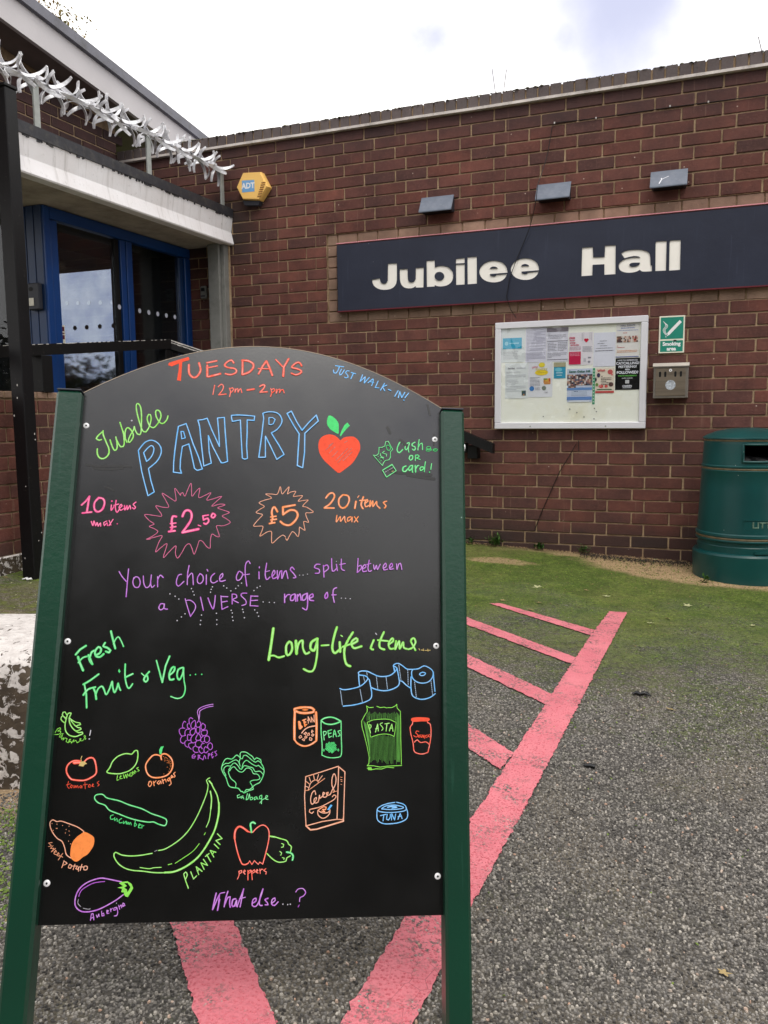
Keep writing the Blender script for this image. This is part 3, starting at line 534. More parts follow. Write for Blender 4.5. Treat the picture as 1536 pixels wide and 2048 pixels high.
ART = """red TUESDAYS lettering|Rg14 1232 8027 1250 8041 1452 8118 1549 8154 1567 8124 1559 8099 1453 8059 1449 7725 1385 7736 1403 7925 1403 8032 1286 7974 1228 7992|Rs38 1563 8016 1570 7899 1592 7839 1645 7797 1696 7809 1743 7874 1758 7950 1727 8056|Rl34 1855 8066 2013 8109|Rl27 1856 7973 2030 8020|Rl38 1864 8018 1873 7825 1899 7823 2085 7884|Rs32 2295 8086 2260 8133 2191 8101 2149 8033 2211 7998 2308 7989 2349 7949 2325 7903 2249 7875 2168 7888|Rs37 2441 8135 2446 8013 2445 7888|Rs39 2435 8138 2529 8136 2615 8088 2621 8019 2563 7939 2455 7889|Rl36 2831 8141 2776 8048 2716 7913|Rl36 2837 8145 2890 8036 2944 7896|Rl23 2706 8006 2907 8009|Rl29 2993 8178 3070 8101 3121 8048|Rl39 3205 8203 3165 8120 3131 8056 3126 7891|Rs33 3428 8092 3394 8143 3338 8140 3265 8059 3347 8035 3424 8001 3409 7958 3334 7926 3261 7950
red 12pm to 2pm lettering|Rl18 2002 7677 1981 7515|Rs21 2061 7652 2110 7699 2146 7670 2134 7601 2077 7513|Rl21 2074 7513 2197 7532|Rs19 2244 7637 2266 7573 2254 7490|Rs19 2251 7620 2292 7646 2312 7616 2279 7563|Rs19 2340 7632 2340 7566 2351 7611 2382 7637 2391 7572 2408 7618 2430 7639 2452 7568|Rl32 2537 7617 2652 7640|Rs29 2744 7692 2794 7722 2827 7707 2806 7654 2751 7589|Rl26 2754 7590 2870 7602|Rs19 2926 7663 2945 7588 2927 7522|Rs19 2933 7639 2978 7662 2998 7636 2954 7589|Rs19 3023 7654 3019 7582 3040 7638 3078 7657 3074 7594 3098 7644 3127 7652 3152 7595
blue JUST WALK-IN! lettering|Bl20 3999 8125 4137 8113|Bs19 4067 8114 4048 8056 4011 7993 3976 7997 3965 8047|Bs19 4103 8069 4073 8002 4077 7962 4109 7983 4151 8057|Bs19 4233 8042 4198 8044 4172 8007 4205 7969 4215 7931 4186 7915 4156 7926|Bl19 4268 8016 4344 7997|Bl19 4308 8008 4264 7902|Bl19 4462 7982 4422 7861 4508 7950 4492 7835 4577 7941|Bl18 4556 7843 4635 7916|Bl18 4645 7915 4641 7853 4618 7793|Bl18 4579 7869 4654 7852|Bl18 4729 7883 4680 7763 4742 7759|Bl19 4838 7846 4771 7721|Bl19 4876 7816 4804 7781 4843 7712|Bl19 4903 7740 4947 7723|Bl19 5072 7725 5014 7621|Bl19 5100 7709 5074 7599|Bl19 5102 7705 5132 7603 5188 7701|Bl19 5251 7689 5187 7602|Bd11 5170 7561
dark wiped smears on the board|ns39 47 6235 266 6218 537 6237 748 6228|ns39 175 6182 386 6173 618 6198|ns59 4958 6313 5110 6284 5295 6308|ns59 5236 6254 5446 6227 5683 6201|ns59 5404 6278 5632 6268|ns31 361 5884 416 5869 512 5823|ns51 4895 7068 4938 6973|ns51 5108 6857 5210 6774|ns35 5579 7497 5621 7321|ns34 5688 6969 5686 6793
lime green Jubilee handwriting|Ls26 253 6667 223 6653 174 6680 200 6733 265 6803|Ls26 268 6815 277 6748 339 6611 378 6529 389 6455 364 6390 307 6350 254 6358 218 6402 203 6466 203 6508|Ls24 390 6667 412 6604 449 6522 478 6494 505 6519 507 6590 477 6719|Ls24 486 6682 531 6600 569 6555 603 6565 616 6622 596 6761 556 6881 523 6968|Ls24 585 6817 628 6697 657 6637|Ls24 628 6697 616 6799 633 6869 668 6880 716 6832 749 6767 741 6702 702 6638 681 6643 681 6690 710 6775 748 6852 755 6906 775 6843 815 6779 850 6773 868 6819 863 6979 853 7130 827 7252 785 7300 762 7268 776 7164 815 7033 869 6885 908 6825 943 6824 983 6890 1006 6985 1012 7061 994 7119 968 7120 949 7058 968 6983 1007 6919 1061 6899 1111 6952 1150 7029 1166 7115 1141 7181 1104 7202 1077 7178 1090 7093 1133 7019 1180 6977 1223 6989 1264 7047 1278 7109|Wd14 708 7005
blue outlined PANTRY lettering|Bl20 845 6506 877 6355 921 6161 973 5990 1045 5763 1139 5828 1074 6015 1024 6208|Bs20 845 6506 893 6585 950 6653 1030 6687 1114 6664 1176 6607 1208 6520 1191 6421 1136 6321 1024 6212|Bs20 931 6472 988 6551 1046 6597 1086 6559 1081 6471 1040 6383 986 6328|Bl20 931 6472 986 6328|Bl21 1455 6939 1577 6991 1621 6879 1707 6650 1801 6444 1874 6239|Bl21 1455 6939 1439 6772 1422 6529 1415 6331 1421 6164 1550 6151 1523 6226 1520 6379 1537 6601 1638 6647 1684 6495 1749 6245|Bs21 1749 6245 1793 6210 1878 6235|Bl18 1501 6854 1543 6854 1576 6747 1521 6729 1501 6854|Bl21 1762 7057 1841 7070 1909 7097 1997 6895 2130 6623 2115 6811 2076 7107 2187 7123 2210 6893 2242 6627 2274 6374|Bl21 1762 7057 1795 6954 1833 6699 1897 6283 2015 6336 1970 6528 1943 6799 2022 6618 2171 6348|Bs21 2159 6370 2181 6347 2223 6353 2274 6376|Bl21 2300 7162 2402 7174 2537 7173 2680 7165 2674 7091 2560 7095 2568 6886 2569 6651 2591 6442|Bl21 2300 7162 2305 7110 2321 7059 2449 7088 2475 6788 2509 6439|Bs21 2509 6439 2548 6422 2591 6438|Bs21 2811 7220 2893 7248 3005 7248 3084 7209 3129 7122 3114 7039 3049 6946 2962 6888|Bl21 2811 7220 2829 7133 2807 6825 2774 6461 2881 6467 2868 6827 2959 6655 3067 6437 3184 6526 3092 6684 2962 6885|Bl18 2914 7146 2975 7151 3017 7122 2990 7045 2950 7027 2918 7033 2914 7146|Bl23 3209 7233 3280 7277 3372 7097 3466 6951 3576 7094 3695 7226 3730 7125 3645 7038 3513 6901 3517 6571 3493 6309 3405 6345 3410 6544 3421 6886 3329 7024 3209 7233
red heart shaped apple drawing with green leaf|Rf11 4107 6812 4062 6855 4002 6892 3920 6906 3834 6880 3771 6826 3745 6746 3747 6645 3782 6540 3855 6443 3948 6357 4073 6250 4106 6251 4212 6333 4313 6426 4388 6547 4435 6661 4434 6751 4406 6818 4334 6878 4241 6880 4160 6859|Mf11 3903 7231 3957 7226 4024 7172 4069 7100 4074 6997 4069 6923 4006 6949 3929 7003 3884 7069 3877 7148|Mg11 4216 7126 4260 7074 4201 7009 4153 6944 4111 6877 4095 6896 4130 7000 4167 7075|rl14 3922 6579 4022 6696|rl14 3971 6514 4067 6624|rl14 4037 6466 4228 6676|rl14 4070 6423 4299 6678|rl14 4156 6459 4305 6617|rl14 3867 6633 3988 6756|rl14 4172 6769 4226 6805|rl14 3914 6708 3988 6762
green cash OR card! lettering with banknote and card drawings|Ms22 5155 6790 5128 6835 5088 6787 5061 6712 5064 6663 5096 6633 5152 6691|Ms19 5265 6819 5216 6792 5192 6717 5216 6688 5253 6752 5267 6811 5248 6719 5257 6649|Ms22 5360 6826 5312 6796 5312 6763 5360 6748 5368 6716 5344 6682 5317 6705|Ml18 5432 6875 5419 6792 5410 6691|Ms19 5416 6742 5448 6801 5481 6814 5487 6770 5488 6699|Ms10 5557 6746 5593 6761 5628 6749 5625 6726 5593 6716 5557 6723 5557 6746|Ms10 5553 6711 5593 6701 5635 6718 5638 6696 5593 6678 5551 6685 5553 6711|Ms11 5665 6702 5706 6729 5746 6709 5705 6679 5665 6699|Ms8 5681 6701 5705 6711 5725 6703|Ms24 5277 6585 5261 6539 5288 6510 5320 6541 5317 6590 5280 6585|Ml19 5368 6600 5366 6507|Ms18 5368 6595 5408 6605 5432 6585 5400 6552 5376 6553 5448 6525|Ms27 5208 6406 5161 6380 5153 6323 5192 6308 5240 6358|Ms24 5320 6418 5280 6409 5248 6359 5264 6327 5304 6361 5320 6410 5312 6345 5320 6302|Ms24 5364 6420 5369 6306|Ms24 5372 6363 5399 6413 5423 6422|Ms24 5511 6393 5471 6399 5442 6366 5455 6333 5495 6359 5519 6393|Ms19 5536 6490 5524 6401 5516 6319|Ms18 5640 6461 5626 6359|Md13 5604 6314|Ml13 4657 6571 4707 6564 4747 6601 4754 6708 4801 6710 4849 6736 4864 6811 4907 6821 4944 6748 4983 6684 4945 6638 4945 6543 4922 6501 4859 6483 4827 6441 4813 6396 4772 6439 4708 6510 4657 6571|Ms11 4873 6737 4908 6755 4949 6707 4921 6657 4889 6672 4873 6729|Ms13 4842 6646 4808 6615 4842 6605 4882 6590 4874 6558|Ms13 4780 6602 4774 6569 4811 6538 4827 6506|Ms13 4776 6529 4834 6539|Ml8 4731 6543 4749 6549|Ml8 4755 6503 4770 6507|Ml8 4779 6472 4795 6482|Ml17 4812 6315 4971 6422 5042 6314 4881 6199 4812 6315|Ml19 4820 6320 4975 6417|Wl8 4852 6279 4883 6300|Wl8 4899 6310 4910 6317|Wl8 4926 6327 4986 6365|Tl11 4970 6300 4994 6309
pink 10 items max. lettering|Kl35 33 5580 92 5642 143 5722|Kl35 140 5718 122 5464|Kl32 53 5449 195 5470|Ks35 280 5696 228 5620 236 5518 290 5476 357 5522 382 5624 351 5691 279 5703|Kd14 492 5655|Ks21 490 5594 493 5506 530 5568|Ks21 558 5671 555 5545 585 5475 628 5547|Ks21 529 5588 601 5611|Ks21 619 5547 658 5582 640 5609 611 5560 638 5510 684 5539|Ks21 693 5590 705 5516 732 5588 743 5524 777 5593 791 5535|Ks21 867 5650 827 5611 866 5568 845 5537 818 5557|Ks21 204 5316 235 5250 245 5324 276 5251 294 5301 315 5242|Ks19 315 5242 346 5296 353 5243|Ks19 442 5329 399 5305 410 5254 444 5302 457 5256|Ks19 477 5340 508 5267|Ks19 536 5359 480 5256|Kd10 605 5289
pink starburst around £2.50|ks11 1084 5059 1191 5092 1306 5118 1261 5010 1222 4858 1298 4927 1391 4990 1346 4772 1431 4864 1528 4963 1528 4849 1566 4767 1625 4852 1683 4970 1740 4999 1783 4923 1821 4836 1863 4958 1890 5053 1940 5044 2009 4962 2063 4940 2063 5064 2081 5166 2148 5134 2201 5129 2166 5236 2149 5304 2255 5307 2361 5364 2299 5421 2227 5463 2279 5495 2340 5528 2243 5563 2152 5598 2265 5649 2188 5661 2058 5622 2120 5696 2205 5789 2069 5743 1971 5723 2031 5842 1934 5794 1843 5760 1852 5912 1783 5841 1734 5777 1712 5987 1665 5888 1625 5773 1586 5831 1557 5816 1556 5782 1503 5849 1458 5892 1489 5694 1412 5725 1266 5810 1332 5689 1381 5588 1290 5581 1178 5598 1264 5482 1276 5431 1169 5442 1016 5451 1093 5358 1171 5303 1099 5264 1182 5226 1237 5180 1158 5107 1068 5055 1129 5060
pink £2.50 lettering|Ks39 1507 5435 1455 5437 1441 5351 1455 5267 1437 5192|Kl36 1405 5188 1501 5204|Kl28 1423 5317 1507 5330|Kl28 1427 5256 1510 5272|Ks42 1605 5441 1636 5524 1694 5543 1742 5496 1736 5377 1622 5187|Kl49 1620 5181 1864 5241|Kl20 1857 5306 1901 5290|Kl30 2009 5474 1925 5457 1938 5393|Ks33 1938 5393 2002 5419 2021 5368 1981 5326 1947 5339|Ks33 2080 5503 2057 5454 2091 5432 2121 5473 2080 5503
orange starburst around £5|os14 3250 5148 3210 5181 3136 5133 3042 5044 3027 5136 3021 5232 2952 5223 2843 5153 2870 5240 2882 5314 2813 5316 2734 5316 2780 5392 2869 5501 2835 5518 2765 5541 2832 5599 2894 5645 2807 5699 2887 5745 3004 5784 2960 5820 2908 5850 3005 5853 3096 5856 3138 5981 3156 5906 3176 5859 3217 5908 3279 5983 3269 5909 3258 5862 3309 5895 3392 5910 3371 5865 3357 5824 3418 5832 3504 5841 3466 5789 3436 5747 3512 5759 3598 5771 3559 5729 3512 5664 3577 5651 3686 5578 3625 5558 3564 5553 3581 5478 3614 5401 3537 5414 3549 5321 3559 5268 3494 5304 3470 5319 3466 5225 3450 5160 3406 5208 3359 5241 3316 5175 3276 5096 3254 5126
orange £5 lettering|Os36 3106 5564 3061 5635 3028 5618 3016 5539 3034 5462 3016 5374|Ol33 2986 5364 3070 5382|Ol29 3003 5473 3087 5488|Ol29 3005 5424 3095 5439|Ol37 3386 5683 3192 5642 3199 5517|Os38 3202 5520 3303 5592 3395 5588 3436 5521 3399 5426 3311 5348 3219 5358 3160 5403
orange 20 items max lettering|Os32 3886 5819 3941 5890 4002 5902 4025 5839 3959 5726 3865 5653|Ol31 3865 5650 4023 5652|Os31 4158 5875 4103 5810 4102 5714 4155 5656 4223 5686 4268 5783 4251 5862 4173 5879|Ol17 4407 5842 4429 5871|Ol33 4380 5774 4363 5659|Os31 4501 5854 4465 5726 4497 5657|Ol28 4445 5792 4542 5801|Os25 4527 5744 4579 5787 4564 5812 4527 5759 4540 5690 4599 5714|Os25 4617 5794 4608 5692 4657 5789 4661 5697 4720 5782 4727 5718 4777 5672|Os25 4886 5793 4833 5769 4877 5713 4852 5677|Os20 4071 5530 4064 5420 4127 5510 4132 5431 4195 5515 4202 5449 4221 5415|Os20 4303 5512 4251 5495 4249 5435 4298 5468 4322 5506 4317 5427|Os20 4359 5513 4413 5430|Os20 4421 5518 4357 5425
purple handwriting Your choice of items split between|Ps19 685 4533 737 4454 805 4381|Ps19 826 4578 822 4381 819 4140|Ps19 916 4443 906 4368 940 4295 998 4296 1018 4371 988 4444 938 4455 917 4428|Ps19 1058 4470 1074 4357 1113 4290 1168 4329 1181 4490 1177 4374 1199 4294 1240 4328|Ps19 1278 4465 1288 4305|Ps19 1284 4421 1317 4490 1366 4452|Ps19 1644 4509 1596 4493 1570 4382 1606 4323 1686 4399|Ps19 1753 4652 1737 4520 1741 4347|Ps19 1738 4445 1776 4512 1813 4522 1834 4349|Ps19 1927 4524 1895 4463 1899 4389 1941 4369 1982 4420 1973 4495 1927 4527|Ps19 2028 4508 2035 4359|Pl18 2035 4596 2048 4569|Ps19 2156 4535 2105 4483 2103 4408 2148 4382 2206 4416|Ps19 2239 4447 2282 4487 2279 4538 2238 4486 2250 4411 2328 4430|Ps19 2529 4573 2497 4491 2514 4431 2564 4453 2595 4538 2543 4577|Ps19 2704 4704 2676 4746 2634 4691 2634 4539 2666 4344|Pl16 2590 4517 2702 4535|Pl20 2852 4656 2852 4636|Ps20 2848 4573 2856 4463|Ps20 2965 4716 2948 4545 2974 4455 3025 4496|Pl16 2944 4575 3015 4596|Ps20 3058 4504 3102 4558 3084 4605 3054 4530 3076 4471 3131 4495|Ps20 3137 4599 3148 4466 3184 4590 3207 4601 3214 4474 3250 4585 3276 4602 3310 4476|Ps20 3405 4622 3370 4661 3342 4620 3400 4555 3435 4498 3395 4488|Wd8 3493 4533|Wd8 3548 4536|Wd8 3618 4553|Ps20 3815 4715 3755 4714 3726 4663 3804 4631 3802 4577 3742 4569|Ps20 3869 4700 3883 4511|Ps20 3873 4683 3929 4708 3951 4651 3885 4592|Ps20 3998 4815 4015 4612 4081 4654|Ps20 4077 4721 4095 4620|Wd7 4076 4769|Ps20 4156 4808 4159 4656 4210 4623|Pl18 4131 4719 4221 4738|Ps20 4426 4825 4415 4597|Ps20 4422 4600 4479 4663 4475 4714 4428 4695|Ps20 4502 4656 4553 4688 4539 4729 4499 4680 4510 4612 4567 4624|Ps20 4606 4802 4587 4665 4608 4618 4645 4632|Pl17 4566 4729 4633 4748|Ps20 4678 4725 4692 4650 4725 4719 4740 4651 4786 4738|Ps20 4834 4674 4882 4702 4875 4757 4834 4705 4848 4647 4909 4662|Ps20 4936 4680 4984 4711 4974 4759 4936 4714 4947 4660 5001 4671|Ps20 5052 4751 5059 4659 5086 4745 5114 4762 5131 4711 5138 4660
purple handwriting a DIVERSE range of with white dots around|Ps20 1403 4038 1353 4043 1326 3978 1359 3946 1401 3979 1408 4041 1407 3971 1459 3960|Ps17 1721 4127 1767 3986 1818 3851|Ps17 1740 4100 1804 4104 1874 4047 1884 3973 1818 3854|Ps19 1955 4155 2010 3951|Ps19 2072 4145 2112 4051 2160 3975 2178 4082 2182 4186|Ps19 2270 4181 2297 3968|Ps18 2279 4172 2379 4171|Ps18 2286 4083 2373 4100|Ps18 2297 3971 2386 4014|Ps18 2442 4205 2451 4057|Ps18 2441 4211 2500 4209 2517 4162 2457 4125 2547 4079|Ps18 2670 4231 2603 4229 2583 4193 2657 4120 2663 4060 2602 4036|Ps18 2737 4193 2731 4038|Ps18 2737 4187 2847 4186|Ps18 2737 4115 2843 4123|Ps18 2731 4035 2855 4031|Wd10 1484 4198|Wd10 1566 4162|Wd10 1625 4120|Wd10 1810 4287|Wd10 1834 4241|Wd10 1856 4188|Wd10 2132 4322|Wd10 2115 4281|Wd10 2106 4235|Wd10 2306 4340|Wd10 2355 4307|Wd10 2421 4262|Wd10 2495 4302|Wd10 2534 4346|Wd10 2584 4389|Wd10 2781 4273|Wd10 2830 4321|Wd10 1733 3891|Wd10 1681 3842|Wd10 1619 3785|Wd10 1986 3875|Wd10 1979 3792|Wd10 1976 3729|Wd10 2214 3906|Wd10 2225 3805|Wd10 2228 3734|Wd10 2441 3957|Wd10 2459 3915|Wd10 2463 3854|Wd10 2476 3798|Wd10 2616 3975|Wd10 2630 3932|Wd10 2650 3844|Wd10 2805 3969|Wd10 2846 3927|Wd10 2869 3871|Wd9 2784 4274|Wd9 2832 4319|Wd9 2875 4345|Wd9 2933 4097|Wd9 3030 4092|Wd9 3107 4090|Wd9 2805 3968|Wd9 2847 3926|Wd9 4167 4179|Wd9 4234 4177|Wd9 4309 4173|Ps23 3265 4225 3269 4093|Ps23 3273 4169 3311 4216 3347 4220|Ps23 3426 4231 3367 4204 3363 4131 3412 4138 3436 4222 3446 4116|Ps23 3466 4222 3472 4123|Ps23 3473 4189 3508 4233 3528 4134|Ps23 3614 4242 3549 4207 3554 4134 3603 4158 3624 4248 3632 4076 3614 3983 3554 4012|Ps23 3656 4166 3715 4194 3707 4237 3661 4209 3663 4143 3726 4131|Ps22 3939 4268 3903 4214 3914 4167 3947 4198 3939 4268|Ps22 4087 4344 4038 4316 4033 4216 4055 4110|Pl20 4013 4226 4083 4230
mint green Fresh Fruit & Veg lettering|Ml34 133 3246 191 3323 276 3382|Ml40 171 3213 208 3118 262 3012|Ms29 183 3128 242 3200 307 3223|Ms30 330 3201 353 3147 383 3109|Ml35 324 3242 353 3188 392 3106|Ms35 344 3201 369 3289 421 3315|Ms35 435 3243 492 3277 503 3338 461 3365 417 3298 436 3230 496 3216 547 3261|Ms35 556 3429 533 3379 594 3355 643 3314 627 3284 577 3300|Ml33 630 3608 665 3494 714 3346|Ms23 682 3412 707 3481 745 3523 790 3468 835 3377|Ml32 284 2803 376 2861 497 2957|Ml29 300 2804 339 2658 360 2460|Ms32 297 2647 360 2731 464 2764|Ml32 442 2740 470 2686 491 2586|Ms29 480 2659 506 2740 557 2778 589 2741 633 2657 679 2755 705 2850 719 2768 752 2688 782 2755 796 2823 813 2769 838 2720|Mg16 793 3041 818 3003 804 2976 782 3006|Ms27 881 3111 890 2933 924 2797 963 2751 1010 2817|Ml31 892 2911 1002 2967|Ms20 1132 2976 1195 2922|Ms30 1247 3001 1194 2935 1173 2880 1203 2848 1233 2881 1221 2935 1194 2935|Ml27 1343 3170 1393 3019 1451 2842|Ml33 1451 2844 1485 3089 1537 3236|Ms33 1554 2952 1613 3007 1623 3071 1583 3062 1547 2966 1566 2883 1620 2892|Ms30 1747 3069 1680 3035 1667 2939 1703 2884 1747 2967 1758 3064|Ms22 1758 3064 1774 2885 1801 2748 1772 2639 1692 2603 1592 2633|Md11 1864 2954|Md11 1944 2965|Md11 2038 2968
green Long-life items lettering|Ll48 3106 3685 3082 3452 3051 3198|Ls33 3067 3260 3132 3264 3205 3236 3288 3258|Ls40 3362 3484 3316 3418 3324 3291 3368 3281 3409 3365 3395 3463 3362 3481|Ll48 3464 3496 3481 3297|Ls37 3480 3311 3509 3457 3567 3501 3577 3385 3624 3298 3678 3321|Ls44 3794 3534 3711 3478 3695 3386 3751 3350 3792 3460 3802 3534|Ls35 3802 3534 3800 3278 3758 3061 3686 3024 3597 3063|Ll30 3867 3428 3981 3437|Ls41 4105 3718 4060 3555 4038 3390 4083 3314 4175 3392|Ls44 4154 3483 4164 3337|Ll22 4171 3590 4194 3576|Ls41 4360 3640 4277 3503 4230 3374 4237 3228 4271 3138 4327 3113|Ll33 4200 3410 4322 3456 4378 3468|Ls39 4333 3449 4433 3505 4414 3549 4340 3485 4379 3394 4501 3425|Ls37 4694 3523 4647 3397 4685 3376|Wl17 4723 3631 4739 3612|Ls38 4855 3651 4788 3491 4796 3406 4864 3378|Ll30 4758 3524 4920 3511|Ls34 4931 3456 5006 3512 4991 3556 4931 3474 4958 3390 5033 3402|Ls34 5051 3513 5037 3383 5100 3513 5108 3392 5164 3496 5176 3411 5251 3386|Ls34 5251 3386 5316 3413 5365 3498 5335 3561 5289 3516 5346 3405 5361 3372|Tl11 5418 3399 5433 3373|Tl11 5455 3377 5489 3374|Tl11 5489 3396 5493 3363|Tl11 5512 3370 5603 3375|Tl11 5561 3393 5565 3356
lime green Bananas! drawing|Ls19 139 2380 97 2375 82 2333 66 2233 71 2158 97 2097 152 2054 228 2040 283 2059 333 2083 322 2106 280 2097 227 2120 170 2172 132 2233 117 2309 139 2380|Ls17 121 2309 172 2271 221 2248 278 2238 290 2215 253 2205 216 2196 143 2276|Ls17 216 2196 255 2172 293 2167 304 2149 268 2130 227 2120|Ls17 80 2352 48 2399 20 2389 14 2356 40 2328 69 2309|Ls17 24 2342 2 2323 0 2290 31 2257 57 2238|Ll14 19 2347 65 2299|Ls12 -65 2099 -39 2148 1 2167 8 2144 -32 2120 10 2120 13 2092 -23 2071 -70 2071|Ls9 56 2082 23 2082 -1 2035 18 2031 42 2073 34 2003 65 2026 54 1989 84 2021 113 2012 103 1970 132 1951 166 2003 147 1998 141 1956 173 1974 180 1946 213 1998 211 1965 242 1989 264 1951 299 1979 315 2012 297 2007 304 1984 341 1984 379 2045 359 2059 356 2036 386 2012 378 1998|Wl15 446 2132 437 2059|Wd10 435 2007
purple GRAPES drawing|Ps13 2230 2520 2148 2505 2061 2475 2014 2441 2001 2398 2019 2340 2030 2282|Ps13 2232 2491 2149 2476 2068 2441 2035 2412 2036 2359 2030 2292|Ps12 1834 2253 1814 2267 1790 2224 1795 2171 1825 2162|Ps12 1938 2301 1908 2320 1880 2291 1894 2224|Ps12 1874 2238 1859 2214 1868 2171 1902 2157|Ps12 1964 2280 1918 2234 1916 2181 1936 2157 1970 2172 1984 2224 1974 2272 1964 2280|Ps12 2005 2244 2023 2272 2058 2244 2056 2196 2018 2176 1993 2186 1986 2234|Ps12 2088 2237 2129 2205 2126 2157 2098 2138 2068 2157 2070 2215 2088 2237|Ps12 1825 2162 1776 2166 1744 2138 1756 2085 1792 2047 1845 2061|Ps12 1893 2147 1864 2152 1832 2119 1835 2061|Ps12 1909 2128 1942 2152 1980 2157 1983 2100 1947 2057 1912 2081 1909 2128|Ps12 1994 2167 1997 2119 2023 2085 2055 2119 2047 2176|Ps12 2118 2133 2157 2133 2164 2081 2136 2057 2097 2057 2071 2090 2079 2124 2118 2133|Ps12 1792 2047 1770 2009 1778 1961 1808 1942 1841 1957|Ps12 1913 2061 1878 2071 1871 2028 1883 1985 1916 1990|Ps12 1947 2057 1925 2019 1933 1961 1962 1947 1991 1961|Ps12 2037 2085 2006 2042 1999 1995 2048 1985 2075 2014 2053 2071 2037 2085|Ps12 2107 2047 2075 2019 2072 1976 2098 1957 2126 1971|Ps12 2161 2052 2128 2028 2136 1966 2171 1952 2203 1985 2196 2033 2161 2052|Ps12 1859 1985 1836 1957 1848 1909 1888 1885|Ps12 1948 1952 1900 1938 1898 1895 1938 1857|Ps12 2023 1985 1996 1952 2003 1904 2043 1885 2077 1895|Ps12 2127 1942 2094 1937 2081 1899 2103 1861|Ps12 2219 1952 2182 1923 2184 1880 2220 1847 2252 1875 2245 1928 2219 1952|Ps12 1994 1904 1966 1885 1968 1843 1999 1809 2042 1814|Ps12 2077 1890 2049 1871 2061 1824 2096 1795 2124 1814|Ps12 2179 1876 2149 1895 2127 1857 2139 1809 2164 1804 2191 1833|Ps11 1990 1786 1958 1762 1960 1729 1993 1729 2009 1757 1973 1753|Ps11 2049 1771 2048 1705|Ps11 2044 1771 2074 1767 2061 1738 2115 1710|Ps11 2121 1700 2141 1767 2163 1719|Ps11 2198 1795 2197 1719|Ps11 2198 1795 2223 1785 2200 1757|Ps11 2265 1814 2242 1795 2260 1728 2273 1752|Ps11 2238 1771 2262 1780|Ps11 2318 1833 2289 1818 2325 1776 2302 1757
red tomatoes drawing|Rs27 330 1690 249 1695 184 1666 144 1611 144 1533 203 1444 272 1420 406 1414 504 1454 567 1509 565 1598 529 1710 482 1737 427 1721 385 1677|Rl49 240 1666 325 1672|Tl10 347 1759 334 1721 346 1688|Tg22 331 1679 387 1688 430 1648 395 1641 379 1610 345 1617 311 1621|Rs8 184 1400 175 1323 203 1301|Rs8 155 1350 213 1367|Rs8 232 1354 213 1323 236 1307 245 1340 230 1354|Rs8 267 1345 270 1307 289 1342 298 1311 316 1344 332 1307|Rs8 367 1344 347 1322 370 1306 379 1339 386 1309|Rs8 420 1388 432 1295|Rs8 400 1350 456 1359|Rs8 485 1359 474 1321 499 1317 501 1348 485 1359|Rs8 525 1332 546 1354 534 1365 523 1332 555 1325|Rs8 621 1402 596 1376 629 1354 608 1332
yellow green Lemons drawing|Ls19 728 1526 764 1597 792 1676 866 1754 976 1794 1068 1787 1100 1828 1145 1837 1158 1742 1135 1641 1061 1558 951 1514 861 1505 728 1526|Ls16 728 1526 721 1537 756 1582|Ls10 881 1483 879 1412 908 1423|Ls10 915 1447 938 1474 922 1474 923 1434 956 1440|Ls10 963 1496 985 1440 997 1496 1019 1445 1022 1507 1044 1473 1065 1496|Ls10 1064 1518 1056 1473 1090 1473 1093 1518 1064 1518|Ls10 1111 1495 1096 1540 1133 1507 1125 1551 1150 1529|Ls10 1177 1596 1150 1585 1194 1551 1172 1540
orange Oranges drawing with green stalk|Os23 1501 1752 1435 1777 1367 1759 1293 1663 1282 1595 1315 1506 1387 1454 1490 1449 1602 1482 1666 1560 1677 1650 1645 1729 1572 1786 1515 1786 1493 1759 1508 1707|Mg23 1476 1782 1465 1843 1485 1893 1531 1902 1511 1854 1503 1786|Od5 1533 1752|Od5 1559 1739|Od5 1554 1716|Od5 1576 1732|Od5 1595 1718|Od5 1573 1698|Od5 1596 1693|Od5 1619 1698|Od5 1611 1678|Od5 1594 1662|Od5 1628 1671|Od5 1645 1682|Od5 1636 1650|Od5 1654 1655|Od5 1642 1628|Od5 1661 1617|Od5 1645 1603|Od5 1602 1597|Od5 1636 1572|Od5 1626 1538|Od5 1555 1500|Od5 1555 1687|Od5 1614 1660|Os14 1352 1394 1337 1349 1361 1320 1388 1360 1368 1398 1345 1392|Os14 1409 1394 1424 1333|Os14 1417 1371 1447 1405|Os14 1493 1404 1465 1371 1491 1353 1516 1400 1525 1360|Os14 1537 1426 1557 1364|Os14 1546 1393 1578 1426 1597 1386|Os14 1639 1448 1609 1415 1637 1397 1646 1444 1671 1359 1645 1337|Os14 1662 1441 1690 1464 1671 1482 1666 1444 1702 1459|Os14 1721 1526 1699 1504 1724 1470 1712 1450
